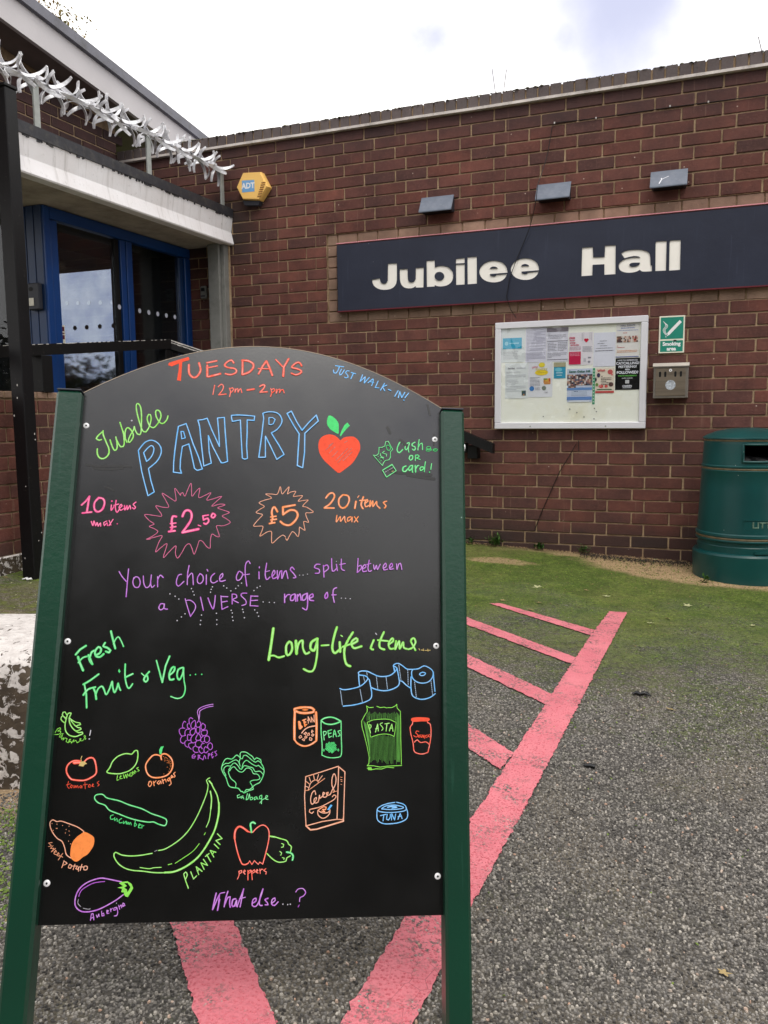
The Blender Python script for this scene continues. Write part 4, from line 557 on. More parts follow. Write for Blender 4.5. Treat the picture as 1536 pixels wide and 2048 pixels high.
green cabbage drawing|Ms15 2677 1609 2662 1671 2677 1728 2669 1785 2691 1814 2756 1811 2810 1779 2859 1745 2890 1701 2918 1728 2984 1699 2991 1653 3029 1590 3041 1528 3028 1465 3001 1403 2973 1364 2921 1342 2882 1308 2889 1274 2820 1252 2751 1219 2727 1241 2704 1242 2667 1287 2591 1298 2532 1316 2501 1372 2474 1445 2430 1508 2404 1570 2413 1632 2445 1700 2485 1721 2549 1711 2589 1745 2623 1770 2671 1734|Ms13 2414 1615 2459 1649 2505 1649 2551 1677 2614 1700 2657 1666 2677 1609|Ms13 2442 1519 2439 1581 2484 1615 2536 1609 2564 1643 2599 1654 2647 1614 2678 1569 2702 1563 2735 1614 2764 1614 2818 1597 2871 1580 2908 1528 2978 1534 3027 1488|Ms13 2473 1474 2447 1519|Ms13 2528 1541 2549 1581 2589 1601 2632 1558 2680 1524 2727 1529 2766 1574 2812 1580 2855 1551 2880 1500 2945 1488 2982 1432 2948 1409 2884 1404 2838 1381 2869 1325 2876 1297|Ms13 2527 1552 2507 1530 2525 1473 2556 1422 2604 1388 2629 1354 2620 1298|Ms13 2678 1717 2707 1717 2723 1762 2758 1768 2806 1734 2861 1688 2909 1665 2943 1687 2991 1653|Ms13 2707 1574 2722 1648 2767 1694 2809 1671 2869 1631 2923 1608 2952 1619 2994 1585 3030 1556|Ms13 2537 1598 2510 1553|Ms15 2757 1224 2784 1269 2831 1269 2876 1302|Ms13 2688 1197 2654 1186 2661 1152 2696 1163|Ms13 2741 1180 2707 1169 2714 1146 2742 1163 2755 1135|Ms13 2804 1213 2790 1123 2819 1134|Ms13 2796 1123 2824 1151 2833 1207 2854 1123 2888 1139 2876 1162 2853 1151|Ms13 2940 1167 2905 1151 2912 1122 2941 1139 2946 1161 2965 1128|Ms13 3015 1189 2986 1172 2993 1133 3022 1155 3021 1183 3019 1066|Ms13 2996 1077 3035 1127 3081 1144 3109 1177 3085 1183 3075 1138 3116 1127
orange sweet potato drawing|os15 453 685 460 697 368 759 239 809 124 846 63 840 11 865 -28 836 -19 763 28 678 96 604 161 567 205 483 238 386 304 337|Of25 473 691 550 659 611 610 614 513 580 441 535 382 476 347 418 300 369 288 303 343 292 445 306 541 355 613 413 661|od6 1 814|od6 71 803|od6 152 785|od6 245 775|od6 66 747|od6 206 731|od6 250 707|od6 200 681|od6 260 651|od6 254 569|od6 285 532|od6 24 719|od6 79 745|os10 26 552 -23 546 18 509 -23 498|os10 42 509 9 473 58 473 25 425 82 472|os10 62 425 99 424 85 448 64 401 102 388|os10 109 388 138 395 124 416 108 376 141 364|os10 187 404 133 316|os10 140 376 191 351|os13 215 303 191 208|os13 226 291 260 266 213 243|os13 298 254 282 206 315 198 324 241 298 254|os13 372 252 353 181|os13 337 229 399 228|os13 411 228 389 193 415 180 425 216 429 156|os13 471 251 453 168|os13 437 216 499 215|os13 510 226 502 179 546 178 548 219 510 226
green cucumber drawing|Ms19 683 1215 595 1208 574 1161 629 1099 732 1061 800 992 943 936 1073 886 1202 848 1369 819 1445 821 1523 788 1613 767 1636 806 1626 856 1529 899 1412 937 1267 1007 1073 1066 930 1122 763 1160 723 1185 683 1215|Ms11 863 925 824 913 830 864 872 871|Ms11 884 888 887 846 917 875 925 833|Ms11 985 875 949 850 959 813 997 818|Ms11 1013 837 1016 801 1051 837 1054 800|Ms11 1065 825 1067 793 1090 819 1097 788 1115 819 1131 782|Ms11 1188 860 1175 765 1206 786 1179 811|Ms11 1233 762 1264 786 1243 798 1234 744 1267 742|Ms11 1282 786 1285 736|Ms11 1289 763 1311 773
lime green plantain drawing|Ls17 2215 1340 2202 1228 2142 1051 2061 863 1956 689 1827 559 1653 449 1543 422|Ls18 1455 385 1300 361 1145 353 1021 369 930 405 911 356 974 259 1067 193 1180 157 1337 142 1495 120 1674 115|Ls29 1651 118 1785 128 1939 190 2091 296 2198 424 2292 586 2353 728 2390 926 2387 1082|Ls20 2387 1071 2354 1194 2291 1306 2253 1373 2228 1396|Ls16 2233 1441 2188 1407 2215 1344|Ll25 2228 1396 2270 1351|Ls21 2252 1250 2276 1138 2272 994|Ls14 2272 994 2256 839 2218 741|Ll11 2210 664 2194 634|Ls11 2129 512 2040 405 1898 309 1796 244|Ll12 1745 238 1696 226|Ls13 1294 194 1424 175 1490 187 1597 191|Wl6 1487 412 1524 427|Ll18 2004 -100 1961 -3 1926 94|Ls17 1926 94 1954 121 1979 82 1955 18|Ll16 2026 124 2072 25 2114 67|Ll16 2101 192 2143 84|Ll16 2101 192 2190 128|Ll16 2118 134 2155 161|Ll16 2218 154 2168 245 2265 209 2200 294|Ll16 2308 260 2246 358|Ll16 2230 333 2280 373|Ll16 2350 324 2293 416 2377 389|Ll16 2326 357 2353 400|Ll16 2415 443 2348 503|Ll16 2433 497 2369 553 2459 580 2387 647
purple Aubergine drawing with green cap|Ps19 1041 2 936 25 810 51 741 56 660 39 580 10 508 -34 458 -86 423 -158 411 -236 421 -308 466 -361 523 -388 578 -393 652 -388 746 -365 838 -325 944 -269 1009 -228 1081 -174|Ps12 806 10 731 5 650 -9 577 -42 499 -93 469 -145 460 -184|Ws7 457 -224 454 -276 497 -320|Ws7 533 -343 581 -354 622 -357 633 -352|Lg14 1048 2 1130 7 1188 -27 1217 -87 1189 -139 1149 -206 1117 -197 1087 -164 1093 -144 1051 -137 1061 -91 992 -77 1073 -58 1008 -14|Ng14 1084 -18 1132 -14 1177 -73 1153 -119 1134 -138 1130 -105 1088 -78 1127 -56|Ps14 648 -507 655 -423 675 -417 695 -502|Ps14 650 -481 692 -463|Ps14 724 -438 740 -470 757 -425 766 -458|Ps14 795 -387 807 -452 834 -446 824 -414 805 -426|Ps14 872 -408 890 -383 869 -376 873 -421 900 -415|Ps14 916 -357 926 -396|Ps14 921 -377 943 -351|Ps14 997 -339 963 -351 965 -378 992 -372 1004 -339 1022 -405 1012 -450 978 -453|Ps14 1029 -313 1047 -366|Ps14 1038 -340 1063 -308 1073 -347|Ps14 1092 -328 1110 -295 1089 -282 1085 -328 1119 -315|Wd6 997 -283
red and green peppers drawing|Rs32 2834 671 2758 725 2704 744 2663 714 2641 653 2642 573|Rs20 2642 573 2675 442 2723 302 2769 217 2821 211 2858 230|Rl14 2858 230 2876 260 2910 209 2945 262 3004 208 3024 241 3069 213|Rs19 3069 213 3101 336 3137 496 3150 617 3130 708 3064 760 3001 746 2939 700 2902 660 2834 671|Ms29 2887 661 2874 721 2868 782 2903 802 2936 784|Ll26 3168 601 3240 590|Ls18 3240 590 3326 564 3412 537 3446 482 3485 451 3471 371|Ls18 3472 321 3420 291 3411 252 3347 236 3284 241 3208 285 3125 360|Ls14 3339 498 3371 483 3362 449 3337 443|Ls14 3315 387 3343 367 3329 333|Ls14 3356 300 3384 292 3378 272|Ms28 3417 376 3482 361 3515 320 3506 264|Rs15 2725 123 2729 63 2706 14|Rs15 2721 113 2762 132 2769 106 2732 89|Rs15 2795 102 2821 121 2804 137 2792 102 2816 78|Rs15 2856 131 2862 -2|Rs15 2859 111 2894 136 2899 110 2864 89|Rs15 2909 130 2924 1|Rs15 2916 110 2950 139 2962 115 2925 92|Rs15 2979 109 3003 128 2988 142 2975 103 3005 92|Rs15 3030 148 3038 86|Rs15 3033 118 3055 145 3076 141|Rs15 3118 150 3087 127 3126 106 3121 77
purple What else...? handwriting|Ps23 2408 -177 2386 -283 2367 -400|Ps23 2371 -390 2435 -236|Ps23 2462 -265 2439 -407|Ps15 2435 -236 2464 -184 2532 -169|Ps21 2455 -207 2450 -324 2438 -411|Ps21 2576 -154 2550 -248 2532 -364|Ps21 2543 -326 2580 -239 2611 -229 2608 -307 2620 -372|Ps23 2695 -260 2654 -269 2643 -347 2679 -357 2707 -280 2706 -358|Ps20 2804 -125 2767 -232 2730 -329 2721 -368|Ps20 2804 -125 2762 -369|Pl14 2747 -261 2834 -239|Ps20 2937 -324 2988 -295 2987 -256 2946 -275 2938 -353 2991 -366 3040 -287 3086 -130 3049 -238 3042 -345 3084 -356|Ps20 3164 -260 3119 -278 3156 -318 3168 -348 3126 -347|Ps20 3219 -329 3270 -291 3265 -258 3224 -280 3219 -339 3262 -359 3313 -312|Wd9 3385 -344|Wd9 3455 -352|Wd9 3494 -347|Ps16 3570 -179 3602 -140 3676 -137 3714 -191 3679 -240 3633 -259 3628 -312|Pl12 3625 -359 3609 -386
orange BEAN can drawing|Os39 3473 2436 3472 2454 3553 2473 3647 2479 3729 2473 3774 2443 3768 2412 3718 2400 3643 2393 3555 2399 3492 2423|Ol40 3479 2417 3478 2222 3485 2004|Os29 3485 1998 3530 1944 3600 1908 3668 1902 3743 1926 3822 1980|Ol38 3806 2406 3819 2223 3822 1992|Of19 3585 2442 3635 2452 3692 2443 3636 2429|Os37 3546 2259 3562 2162|Os37 3553 2259 3566 2222 3554 2210 3592 2186 3568 2162|Ol28 3621 2289 3642 2198|Ol21 3602 2283 3652 2302|Ol21 3622 2247 3653 2259|Ol21 3636 2204 3666 2223|ol15 3691 2241 3686 2338 3728 2259|ol15 3677 2283 3715 2296|ol15 3747 2259 3732 2332 3784 2259 3776 2363|os20 3595 2095 3643 2150 3711 2186 3805 2201|os14 3583 2059 3553 2034 3566 2016 3596 2034 3583 2059|os14 3651 2101 3626 2083 3652 2071 3670 2095 3651 2107|os14 3689 2089 3683 2059 3714 2065 3707 2095 3689 2089|os14 3750 2138 3744 2101 3769 2119 3750 2138|os14 3757 2083 3746 2059 3765 2047 3783 2071 3757 2083|os14 3658 2053 3640 2034 3659 2016 3677 2034 3658 2053|os14 3622 2010 3604 1998 3635 1980 3641 2004 3622 2010|os14 3721 2028 3716 1992 3747 1986 3753 2010 3721 2028
green PEAS can drawing|Ms24 3891 2284 3934 2315 4009 2331 4072 2327 4136 2303 4193 2272|Ms24 3897 2272 3955 2235 4037 2223 4112 2236 4187 2266|Ms17 3887 2284 3892 2101 3911 1919 3912 1769|Ms17 4197 2272 4204 2041 4213 1859 4203 1756 4147 1732 4059 1726 3978 1739 3909 1769|Ms16 3926 2113 3941 1992|Ms16 3932 2119 3970 2113 3964 2077 3933 2053|Ms16 3995 2120 4016 2028|Ms16 3995 2126 4051 2144|Ms16 4002 2083 4046 2095|Ms16 4016 2028 4053 2047|Ms16 4078 2034 4095 2138 4128 2041|Ms16 4084 2077 4121 2083|Ms16 4190 2132 4152 2120 4185 2065 4153 2047|Ms9 4071 1883 4058 1869 4046 1883 4058 1898 4071 1884|Ms9 4048 1873 4035 1858 4023 1872 4035 1887 4048 1873|Ms9 4063 1904 4050 1889 4038 1903 4049 1918 4063 1904|Ms9 4078 1864 4065 1850 4053 1864 4065 1879 4078 1864|Ms9 4030 1888 4018 1873 4005 1887 4018 1902 4030 1888|Ms9 4089 1900 4077 1885 4064 1899 4076 1914 4089 1900|Ms9 4052 1852 4039 1837 4027 1851 4039 1866 4052 1852|Ms9 4042 1915 4029 1900 4017 1914 4029 1929 4042 1915|Ms9 4101 1871 4088 1856 4076 1870 4088 1885 4101 1871|Ms9 4020 1868 4007 1854 3995 1867 4007 1883 4020 1868|Ms9 4080 1921 4067 1907 4055 1921 4066 1936 4080 1921|Ms9 4077 1842 4064 1828 4052 1841 4064 1856 4077 1842|Ms9 4016 1906 4003 1892 3991 1905 4003 1921 4016 1906|Ms9 4112 1894 4100 1879 4087 1893 4099 1908 4112 1894|Ms9 4031 1843 4018 1829 4006 1843 4018 1858 4031 1843|Ms9 4051 1933 4039 1919 4026 1933 4039 1948 4051 1934|Ms9 4107 1850 4095 1836 4082 1850 4094 1865 4107 1850|Ms9 4000 1880 3988 1866 3975 1880 3988 1895 4000 1880|Ms9 4104 1923 4091 1908 4079 1922 4091 1937 4104 1923|Ms9 4060 1826 4048 1812 4035 1826 4047 1841 4060 1827|Ms9 4017 1927 4004 1913 3992 1927 4004 1942 4017 1927|Ms9 4128 1876 4115 1862 4103 1876 4115 1891 4128 1876|Ms9 4006 1848 3993 1833 3981 1847 3993 1862 4006 1848|Ms9 4074 1945 4061 1930 4049 1944 4060 1959 4074 1945|Ms9 4099 1829 4086 1814 4074 1828 4086 1843 4099 1829|Ms9 3990 1902 3978 1887 3965 1901 3977 1916 3990 1902|Ms9 4127 1913 4115 1898 4102 1912 4114 1927 4127 1913|Ms9 4035 1820 4022 1806 4010 1820 4021 1835 4035 1820|Ms9 4032 1947 4019 1933 4007 1947 4018 1962 4032 1948|Ms9 4132 1853 4120 1838 4107 1852 4119 1867 4132 1853|Ms9 3985 1863 3972 1849 3960 1863 3972 1878 3985 1863|Ms9 4101 1945 4089 1931 4077 1945 4088 1960 4101 1945|Ms9 4079 1812 4066 1797 4054 1811 4066 1826 4079 1812|Ms9 3992 1927 3979 1913 3967 1927 3979 1942 3992 1927|Ms9 3938 1859 3927 1841 3938 1825 3949 1841 3938 1859|Ms9 4159 1862 4147 1843 4160 1826 4171 1843 4159 1862
blue toilet roll drawing|Bs19 4169 2768 4233 2750 4351 2765 4479 2801 4565 2865 4607 2929 4564 2966 4466 2980 4455 3012 4498 3038 4595 3036 4672 3003 4759 2966 4845 2956 4954 2974 5030 3027 5067 3081 5040 3112 5008 3123 5040 3155 5095 3162 5161 3124 5226 3078 5314 3072 5413 3084 5501 3127 5589 3096 5643 3043 5639 2958 5577 2883 5478 2859 5379 2882 5314 2945 5303 3030 5321 3068|Bs19 4461 2980 4468 2885 4479 2801|Bs19 4603 2929 4629 2908 4652 2803 4670 2698 4654 2614 4558 2561 4397 2519 4227 2500|Bs20 5030 3038 5014 3123|Bs20 5067 3091 5096 2954 5102 2837 5020 2773 4890 2739 4760 2751 4663 2786|Bs20 5650 3033 5658 2915 5675 2735|Bs20 5292 2955 5292 2786 5314 2670 5390 2622 5488 2610 5597 2640 5679 2697|Bs20 5107 2890 5150 2886 5216 2827 5292 2779|Bs18 5435 3009 5478 3029 5525 3014 5500 2982 5452 2976 5428 2992 5435 3009|bl11 4178 2738 4180 2726|bl11 4181 2717 4183 2705|bl11 4185 2696 4186 2685|bl11 4188 2675 4190 2664|bl11 4191 2654 4192 2643|bl11 4195 2633 4196 2622|bl11 4197 2613 4200 2601|bl11 4201 2592 4203 2580|bl11 4204 2571 4206 2560|bl11 4208 2550 4209 2539|bl11 4210 2530 4213 2518|bl11 4485 2755 4488 2744|bl11 4490 2733 4492 2722|bl11 4495 2711 4497 2699|bl11 4499 2689 4501 2677|bl11 4504 2667 4506 2655|bl11 4508 2646 4511 2633|bl11 4513 2624 4515 2611|bl11 4517 2601 4520 2589|bl11 4521 2579 4524 2567|bl11 4537 2955 4540 2944|bl11 4543 2934 4545 2923|bl11 4547 2913 4549 2902|bl11 4552 2892 4554 2881|bl11 4587 3020 4589 3011|bl11 4590 3002 4592 2993|bl11 4593 2985 4595 2976|bl11 4739 2957 4741 2943|bl11 4743 2932 4745 2918|bl11 4746 2906 4747 2893|bl11 4750 2881 4751 2867|bl11 4753 2857 4754 2843|bl11 4755 2832 4758 2818|bl11 4759 2806 4761 2793|bl11 4762 2781 4765 2768|bl11 4894 2948 4895 2935|bl11 4898 2923 4899 2911|bl11 4900 2900 4902 2888|bl11 4903 2876 4905 2863|bl11 4907 2853 4908 2840|bl11 4909 2828 4911 2816|bl11 4913 2805 4914 2793|bl11 4915 2781 4917 2769|bl11 5095 3140 5097 3125|bl11 5099 3113 5102 3098|bl11 5103 3085 5105 3070|bl11 5107 3059 5109 3044|bl11 5111 3031 5113 3016|bl11 5115 3005 5117 2990|bl11 5119 2977 5122 2962|bl11 5123 2950 5125 2935|bl11 5127 2923 5129 2908|bl11 5237 3065 5237 3046|bl11 5238 3030 5240 3011|bl11 5240 2995 5241 2976|bl11 5241 2960 5242 2941|bl11 5242 2925 5243 2906|bl11 5243 2891 5244 2872|bl11 5245 2856 5245 2837|bl11 5347 2876 5349 2859|bl11 5350 2845 5352 2828|bl11 5354 2815 5355 2798|bl11 5357 2784 5360 2768|bl11 5361 2754 5363 2738|bl11 5364 2724 5366 2707|bl11 5368 2693 5369 2676|bl11 5372 2663 5374 2647|bl11 5610 2888 5612 2873|bl11 5613 2859 5615 2843|bl11 5616 2830 5618 2814|bl11 5619 2801 5621 2785|bl11 5622 2772 5624 2756|bl11 5625 2742 5627 2727|bl11 5628 2714 5631 2698|bl11 5632 2684 5634 2668
green PASTA packet drawing|Ll11 4591 2499 4604 2457 4602 2416 4571 2374 4516 2271 4526 2178 4564 2055 4608 1891 4642 1729 4636 1637 4611 1607|Ll11 5064 2532 5075 2470 5124 2423 5130 2262 5131 2035 5137 1829 5142 1626|Ll11 4611 1607 4706 1607 4813 1586 4919 1601 5068 1606 5148 1610|Ll11 4612 1567 4665 1546 4749 1562 4834 1558 4919 1586 5025 1575|Ll11 4591 2504 4634 2478 4698 2484|Ll11 4752 2500 4806 2479 4870 2488 4913 2474|Ll11 4924 2480 4989 2480 5043 2506 5070 2527|Ls11 4604 2256 4700 2292 4850 2305 4957 2298 5055 2256|Ls11 4670 2034 4766 2065 4873 2081 4959 2071 5023 2045|Ll11 4604 2256 4637 2137 4660 2034|Ll11 5057 2256 5044 2148 5027 2045|ll4 4602 2411 4600 2282|ll4 4622 2404 4620 2288|ll4 4641 2417 4642 2291|ll4 4660 2384 4666 2295|ll4 4680 2389 4678 2298|ll4 4699 2399 4698 2300|ll4 4718 2413 4716 2303|ll4 4737 2411 4744 2304|ll4 4757 2387 4762 2307|ll4 4776 2388 4774 2308|ll4 4795 2408 4798 2309|ll4 4815 2392 4820 2309|ll4 4834 2386 4831 2309|ll4 4854 2396 4856 2309|ll4 4873 2400 4870 2308|ll4 4892 2402 4889 2307|ll4 4912 2384 4917 2306|ll4 4931 2399 4931 2304|ll4 4951 2385 4952 2302|ll4 4970 2386 4975 2300|ll4 4989 2401 4990 2297|ll4 5009 2398 5009 2293|ll4 5028 2414 5028 2290|ll4 5048 2389 5044 2285|ll4 4634 2343 4654 1658|ll4 4655 2044 4672 1666|ll4 4675 2043 4691 1681|ll4 4693 2034 4709 1693|ll4 4712 2049 4728 1692|ll4 4731 2046 4747 1686|ll4 4749 2054 4765 1648|ll4 4768 2056 4784 1663|ll4 4787 2046 4802 1700|ll4 4806 2063 4821 1690|ll4 4825 2050 4841 1658|ll4 4843 2061 4859 1681|ll4 4862 2062 4878 1671|ll4 4881 2064 4896 1652|ll4 4900 2046 4915 1630|ll4 4919 2048 4934 1630|ll4 4937 2061 4952 1684|ll4 4957 2040 4972 1644|ll4 4975 2049 4990 1631|ll4 4994 2042 5009 1641|ll4 5013 2046 5028 1692|ll4 5032 2041 5046 1697|ll4 5050 2337 5065 1630|ll4 5068 2338 5083 1707|ll4 5088 2345 5103 1694|ll4 4545 2281 4623 1932|ll4 4555 2271 4628 1902|ll4 4564 2261 4633 1871|ll4 4574 2250 4637 1840|ll4 4584 2240 4642 1810|ll4 4594 2230 4646 1779|ll4 4603 2219 4651 1749|ll4 4613 2209 4655 1718|ll4 5065 2407 5073 1666|ll4 5075 2397 5081 1666|ll4 5084 2386 5090 1666|ll4 5094 2376 5098 1666|ll4 5104 2366 5107 1666|ll4 5114 2355 5115 1666|Ll7 4620 1587 4631 1546|Ll7 4628 1587 4639 1546|Ll7 4637 1587 4648 1546|Ll7 4645 1587 4656 1546|Ll7 4654 1587 4665 1546|Ll7 4662 1587 4673 1546|Ll7 4671 1587 4682 1546|Ll16 4626 2209 4655 2096|Ls15 4626 2219 4662 2215 4658 2178 4637 2158|Ll16 4732 2110 4765 2230 4776 2127|Ll16 4733 2158 4776 2168|Ls15 4840 2249 4803 2230 4851 2168 4830 2137|Ll15 4878 2234 4947 2245|Ll15 4911 2237 4898 2125|Ll15 4948 2127 4988 2230 5006 2123|Ll15 4958 2168 5001 2171
red Sauce jar drawing|Rf22 5297 2314 5368 2333 5498 2333 5581 2320 5576 2278 5444 2271 5314 2267|Rs18 5320 2267 5314 2231 5279 2179 5292 2076 5324 1952 5341 1829 5389 1792 5475 1780 5561 1808 5567 1839 5601 1993 5610 2138 5595 2232 5558 2252 5552 2268|Rs16 5346 1956 5389 1993 5443 1952 5529 1962 5576 1927|Rs12 5417 2117 5378 2128 5367 2097 5404 2066 5378 2035 5335 2055|Rs12 5454 2066 5411 2055 5415 2031 5447 2045 5460 2028 5475 2066 5486 2024 5497 2066 5508 2014|Rs12 5551 2066 5519 2055 5529 2028 5562 2045 5584 2076 5562 2045 5594 2035
orange Cereal box drawing|ol17 3672 1451 3903 1518 4165 1601 4270 1517 4264 1167 4259 821 4168 832 3942 802 3696 741|ol17 3672 1451 3666 1258 3662 1171 3679 934 3696 741|ol17 4172 1594 4169 1363 4164 1037 4161 832|ol24 3696 741 3765 685 3854 692 4056 748 4259 804 4254 842|os14 3716 1257 3748 1355 3803 1398 3849 1398 3866 1369|ol12 3671 1251 3718 1253 3962 1424|ol13 3676 1312 3715 1296|ol13 3683 1381 3730 1344|ol13 3725 1442 3749 1377|ol13 3790 1475 3808 1403|ol13 3867 1483 3846 1407|ol13 3923 1463 3865 1387|os17 3831 1191 3814 1246 3774 1213 3754 1116 3778 1051 3833 1105 3843 1148 3810 1127 3811 1072 3868 1083 3888 1180 3894 1137 3934 1169 3967 1212 3944 1223 3941 1158 3991 1158 4019 1223 3990 1212 4002 1179 4047 1190 4080 1255 4124 1331 4134 1429 4105 1493 4076 1441 4072 1342 4091 1277 4115 1233 4092 1222|os16 3803 943 3781 922 3740 944 3746 976 3813 991 3915 1018 4027 1071 4117 1124 4139 1167 4104 1183 4082 1157|ol9 4092 1227 4160 1241|os16 3866 953 3872 900 3930 852 3986 860 4042 909 4052 969|os16 3866 964 3939 927 4018 931 4052 963|Os18 3882 975 3915 996 3960 1017 3994 1006 3984 974 3938 979 3973 942 3927 953|Bg18 4006 972 4061 1047 4087 1034 4036 965|ol9 4202 1444 4228 1438|ol9 4203 1411 4228 1405|ol9 4209 1385 4226 1381|ol9 4210 1339 4223 1335
blue TUNA tin drawing|Bs16 5043 1067 4943 1053 4840 1021 4776 978 4794 941 4921 922 5071 925 5198 946 5221 985 5175 1040 5070 1069|Bs17 4771 971 4767 880 4784 809 4865 763 4991 759 5129 780 5226 833 5240 919 5216 985|Bs16 4840 977 4886 1010 4967 1028 5082 1023 5179 992 5105 971 4967 965 4840 975|Bs23 4932 998 5001 1011 5071 997 5001 987|Bl16 4822 878 4910 896|Bl16 4873 884 4862 802|Bs16 4926 894 4915 825 4945 814 4972 857 4974 898|Bl16 4991 813 4995 904 5039 813 5055 899|Bl16 5090 823 5124 905 5154 833|Bl16 5094 860 5145 868"""
# ------------------------------------------------------------ ground
def gz(x, y):
    z = .01 - .03 * (min(max(x, -1.6), 3.6) - 2.3)
    t = max(0.0, min(1.0, (y + .55) / .5)); z += t * t * (.018 + .012 * max(0, min(1, 1.9 - x)))
    t = max(0.0, min(1.0, (-.62 - x) / .2)); z += t * .03 * max(0, min(1, (y + 3) / 1))
    return z
def sheet(name, xs, ys, mat, dz=0.0):
    m = flatmb(); 
    for y in ys:
        for x in xs: m.v.append((x, y, gz(x, y) + dz))
    k = len(xs)
    for j in range(len(ys) - 1):
        for i in range(k - 1): a = j * k + i; m.f.append((a, a + 1, a + k + 1, a + k)); m.mi.append(0)
    return m.build(name, mat, smooth=True)
xs = [-90, -40, -15, -6, -3] + [-2 + i * .2 for i in range(36)] + [6, 9, 15, 40, 90]
ys = [-90, -50, -25, -14, -9, -7] + [-6 + i * .2 for i in range(30)] + [.3, 1.5, 4, 12, 40, 90]
tag(sheet('car_park_ground', xs, ys, 'ground'), kind='structure')
# pink hatched lines: sheets 4 mm above the asphalt, edges ragged from rough paint
LINES = [
 [(2.204, -4.302), (2.206, -4.005), (2.223, -3.508), (2.24, -2.705), (2.262, -1.93), (2.287, -1.468), (2.365, -1.451), (2.350, -2.1), (2.337, -2.753), (2.323, -3.464), (2.309, -3.94), (2.309, -4.248)],
 [(1.734, -1.563), (1.782, -1.539), (2.268, -1.836), (2.262, -1.926)],
 [(1.30, -1.565), (2.256, -2.270), (2.247, -2.352), (1.30, -1.665)],
 [(1.30, -1.945), (2.241, -2.708), (2.239, -2.812), (1.30, -2.07)],
 [(1.30, -2.40), (2.229, -3.222), (2.219, -3.335), (1.30, -2.56)],
 [(1.30, -3.66), (1.914, -4.146), (2.105, -4.339), (2.204, -4.43), (2.204, -4.302), (2.206, -4.56), (2.004, -4.386), (1.813, -4.195), (1.30, -3.78)]]
LINES[0][0] = (2.204, -4.75); LINES[0][-1] = (2.306, -4.75); LINES[5] = [(1.30, -3.64), (1.914, -4.146), (2.202, -4.425), (2.202, -4.60), (2.004, -4.386), (1.813, -4.195), (1.30, -3.76)]
rl = random.Random(3)
def ragged(poly, amp=.0035, step=.012):
    o = []
    for i, a in enumerate(poly):
        b = poly[(i + 1) % len(poly)]; L = math.hypot(b[0] - a[0], b[1] - a[1]); k = max(1, int(L / step))
        for j in range(k):
            t = j / k; o.append((a[0] + (b[0] - a[0]) * t + rl.gauss(0, amp * .5), a[1] + (b[1] - a[1]) * t + rl.gauss(0, amp * .5)))
    return o
mk = flatmb()
for i, L in enumerate(LINES):
    pts = ragged(L); tri = tessellate_polygon([[Vector((x, y, 0)) for x, y in pts]]); n = len(mk.v)
    mk.v += [(x, y, gz(x, y) + .004 + (.0002 * i)) for x, y in pts]
    for t in tri:
        t = [n + q for q in t]; a, b, c = (Vector(mk.v[q]) for q in t)
        if (b - a).cross(c - a).z < 0: t.reverse()
        mk.f.append(tuple(t)); mk.mi.append(0)
tag(mk.build('painted_hatch_lines', 'pink'), kind='structure')
# loose-looking surface stones of the asphalt close to the viewer: real relief, too many to count
def inside(x, y, poly):
    c = False; j = len(poly) - 1
    for i in range(len(poly)):
        xi, yi = poly[i]; xj, yj = poly[j]
        if (yi > y) != (yj > y) and x < (xj - xi) * (y - yi) / (yj - yi) + xi: c = not c
        j = i
    return c
rs = np.random.RandomState(5)
def stones():
    cell = .0070; res = {0: ([], []), 1: ([], [])}
    fx, fy = -.3675, .9225; rx, ry = .929, .370
    s = 1.02
    base = np.array([(1, 0, 0), (.5, .87, 0), (-.5, .87, 0), (-1, 0, 0), (-.5, -.87, 0), (.5, -.87, 0)])
    while s < 2.75:
        hw = s * .53; step = cell * (1 if s < 1.9 else 1.25); t = -hw
        while t < hw:
            x = CAM.x + fx * s + rx * t + rs.uniform(-.5, .5) * cell; y = CAM.y + fy * s + ry * t + rs.uniform(-.5, .5) * cell; t += step
            if s > 1.9 and rs.rand() < (s - 1.9) * .75: continue
            if x < .1: continue
            if (x - .95) ** 2 + (y + 3.72) ** 2 < .09: continue
            p = 0
            for li, L in enumerate(LINES):
                if inside(x, y, L): p = 1; break
            if p and rs.rand() < .25: continue
            r = rs.uniform(.0022, .0049) * (1 if p == 0 else .9); r2 = r * rs.uniform(.55, .95); h = rs.uniform(.0012, .0036) * (.8 if p else 1); a = rs.uniform(0, 3.14); z = gz(x, y) + (.0038 + .0002 * li if p else -.0002)
            if p: h = rs.uniform(.0006, .0017)
            V, F = res[p]; n = len(V); ca, sa_ = math.cos(a), math.sin(a)
            tx, ty = rs.uniform(-.35, .35, 2)
            jr = rs.uniform(.75, 1.15, 6)
            for ring, (sc, zz) in enumerate(((1.0, -.001), (.62, h))):
                for q in range(6):
                    u, w = base[q][0] * r * sc * jr[q], base[q][1] * r2 * sc * jr[q]
                    V.append((x + u * ca - w * sa_, y + u * sa_ + w * ca, z + zz + (u * tx + w * ty if ring else 0)))
            for q in range(6): F.append((n + q, n + (q + 1) % 6, n + 6 + (q + 1) % 6, n + 6 + q))
            F.append(tuple(n + 6 + q for q in range(6)))
        s += step
    for p, nm, mt in ((0, 'asphalt_stones', 'stone'), (1, 'painted_stones', 'pinkstone')):
        me = bpy.data.meshes.new(nm); me.from_pydata(res[p][0], [], res[p][1]); me.materials.append(M[mt]); o = bpy.data.objects.new(nm, me); S.collection.objects.link(o)
        tag(o, 'pink painted grit standing up out of the hatch lines' if p else 'coarse grey chippings standing proud in the nearest asphalt', 'gravel', kind='stuff')
    print('stones', len(res[0][1]) // 7, len(res[1][1]) // 7)
stones()
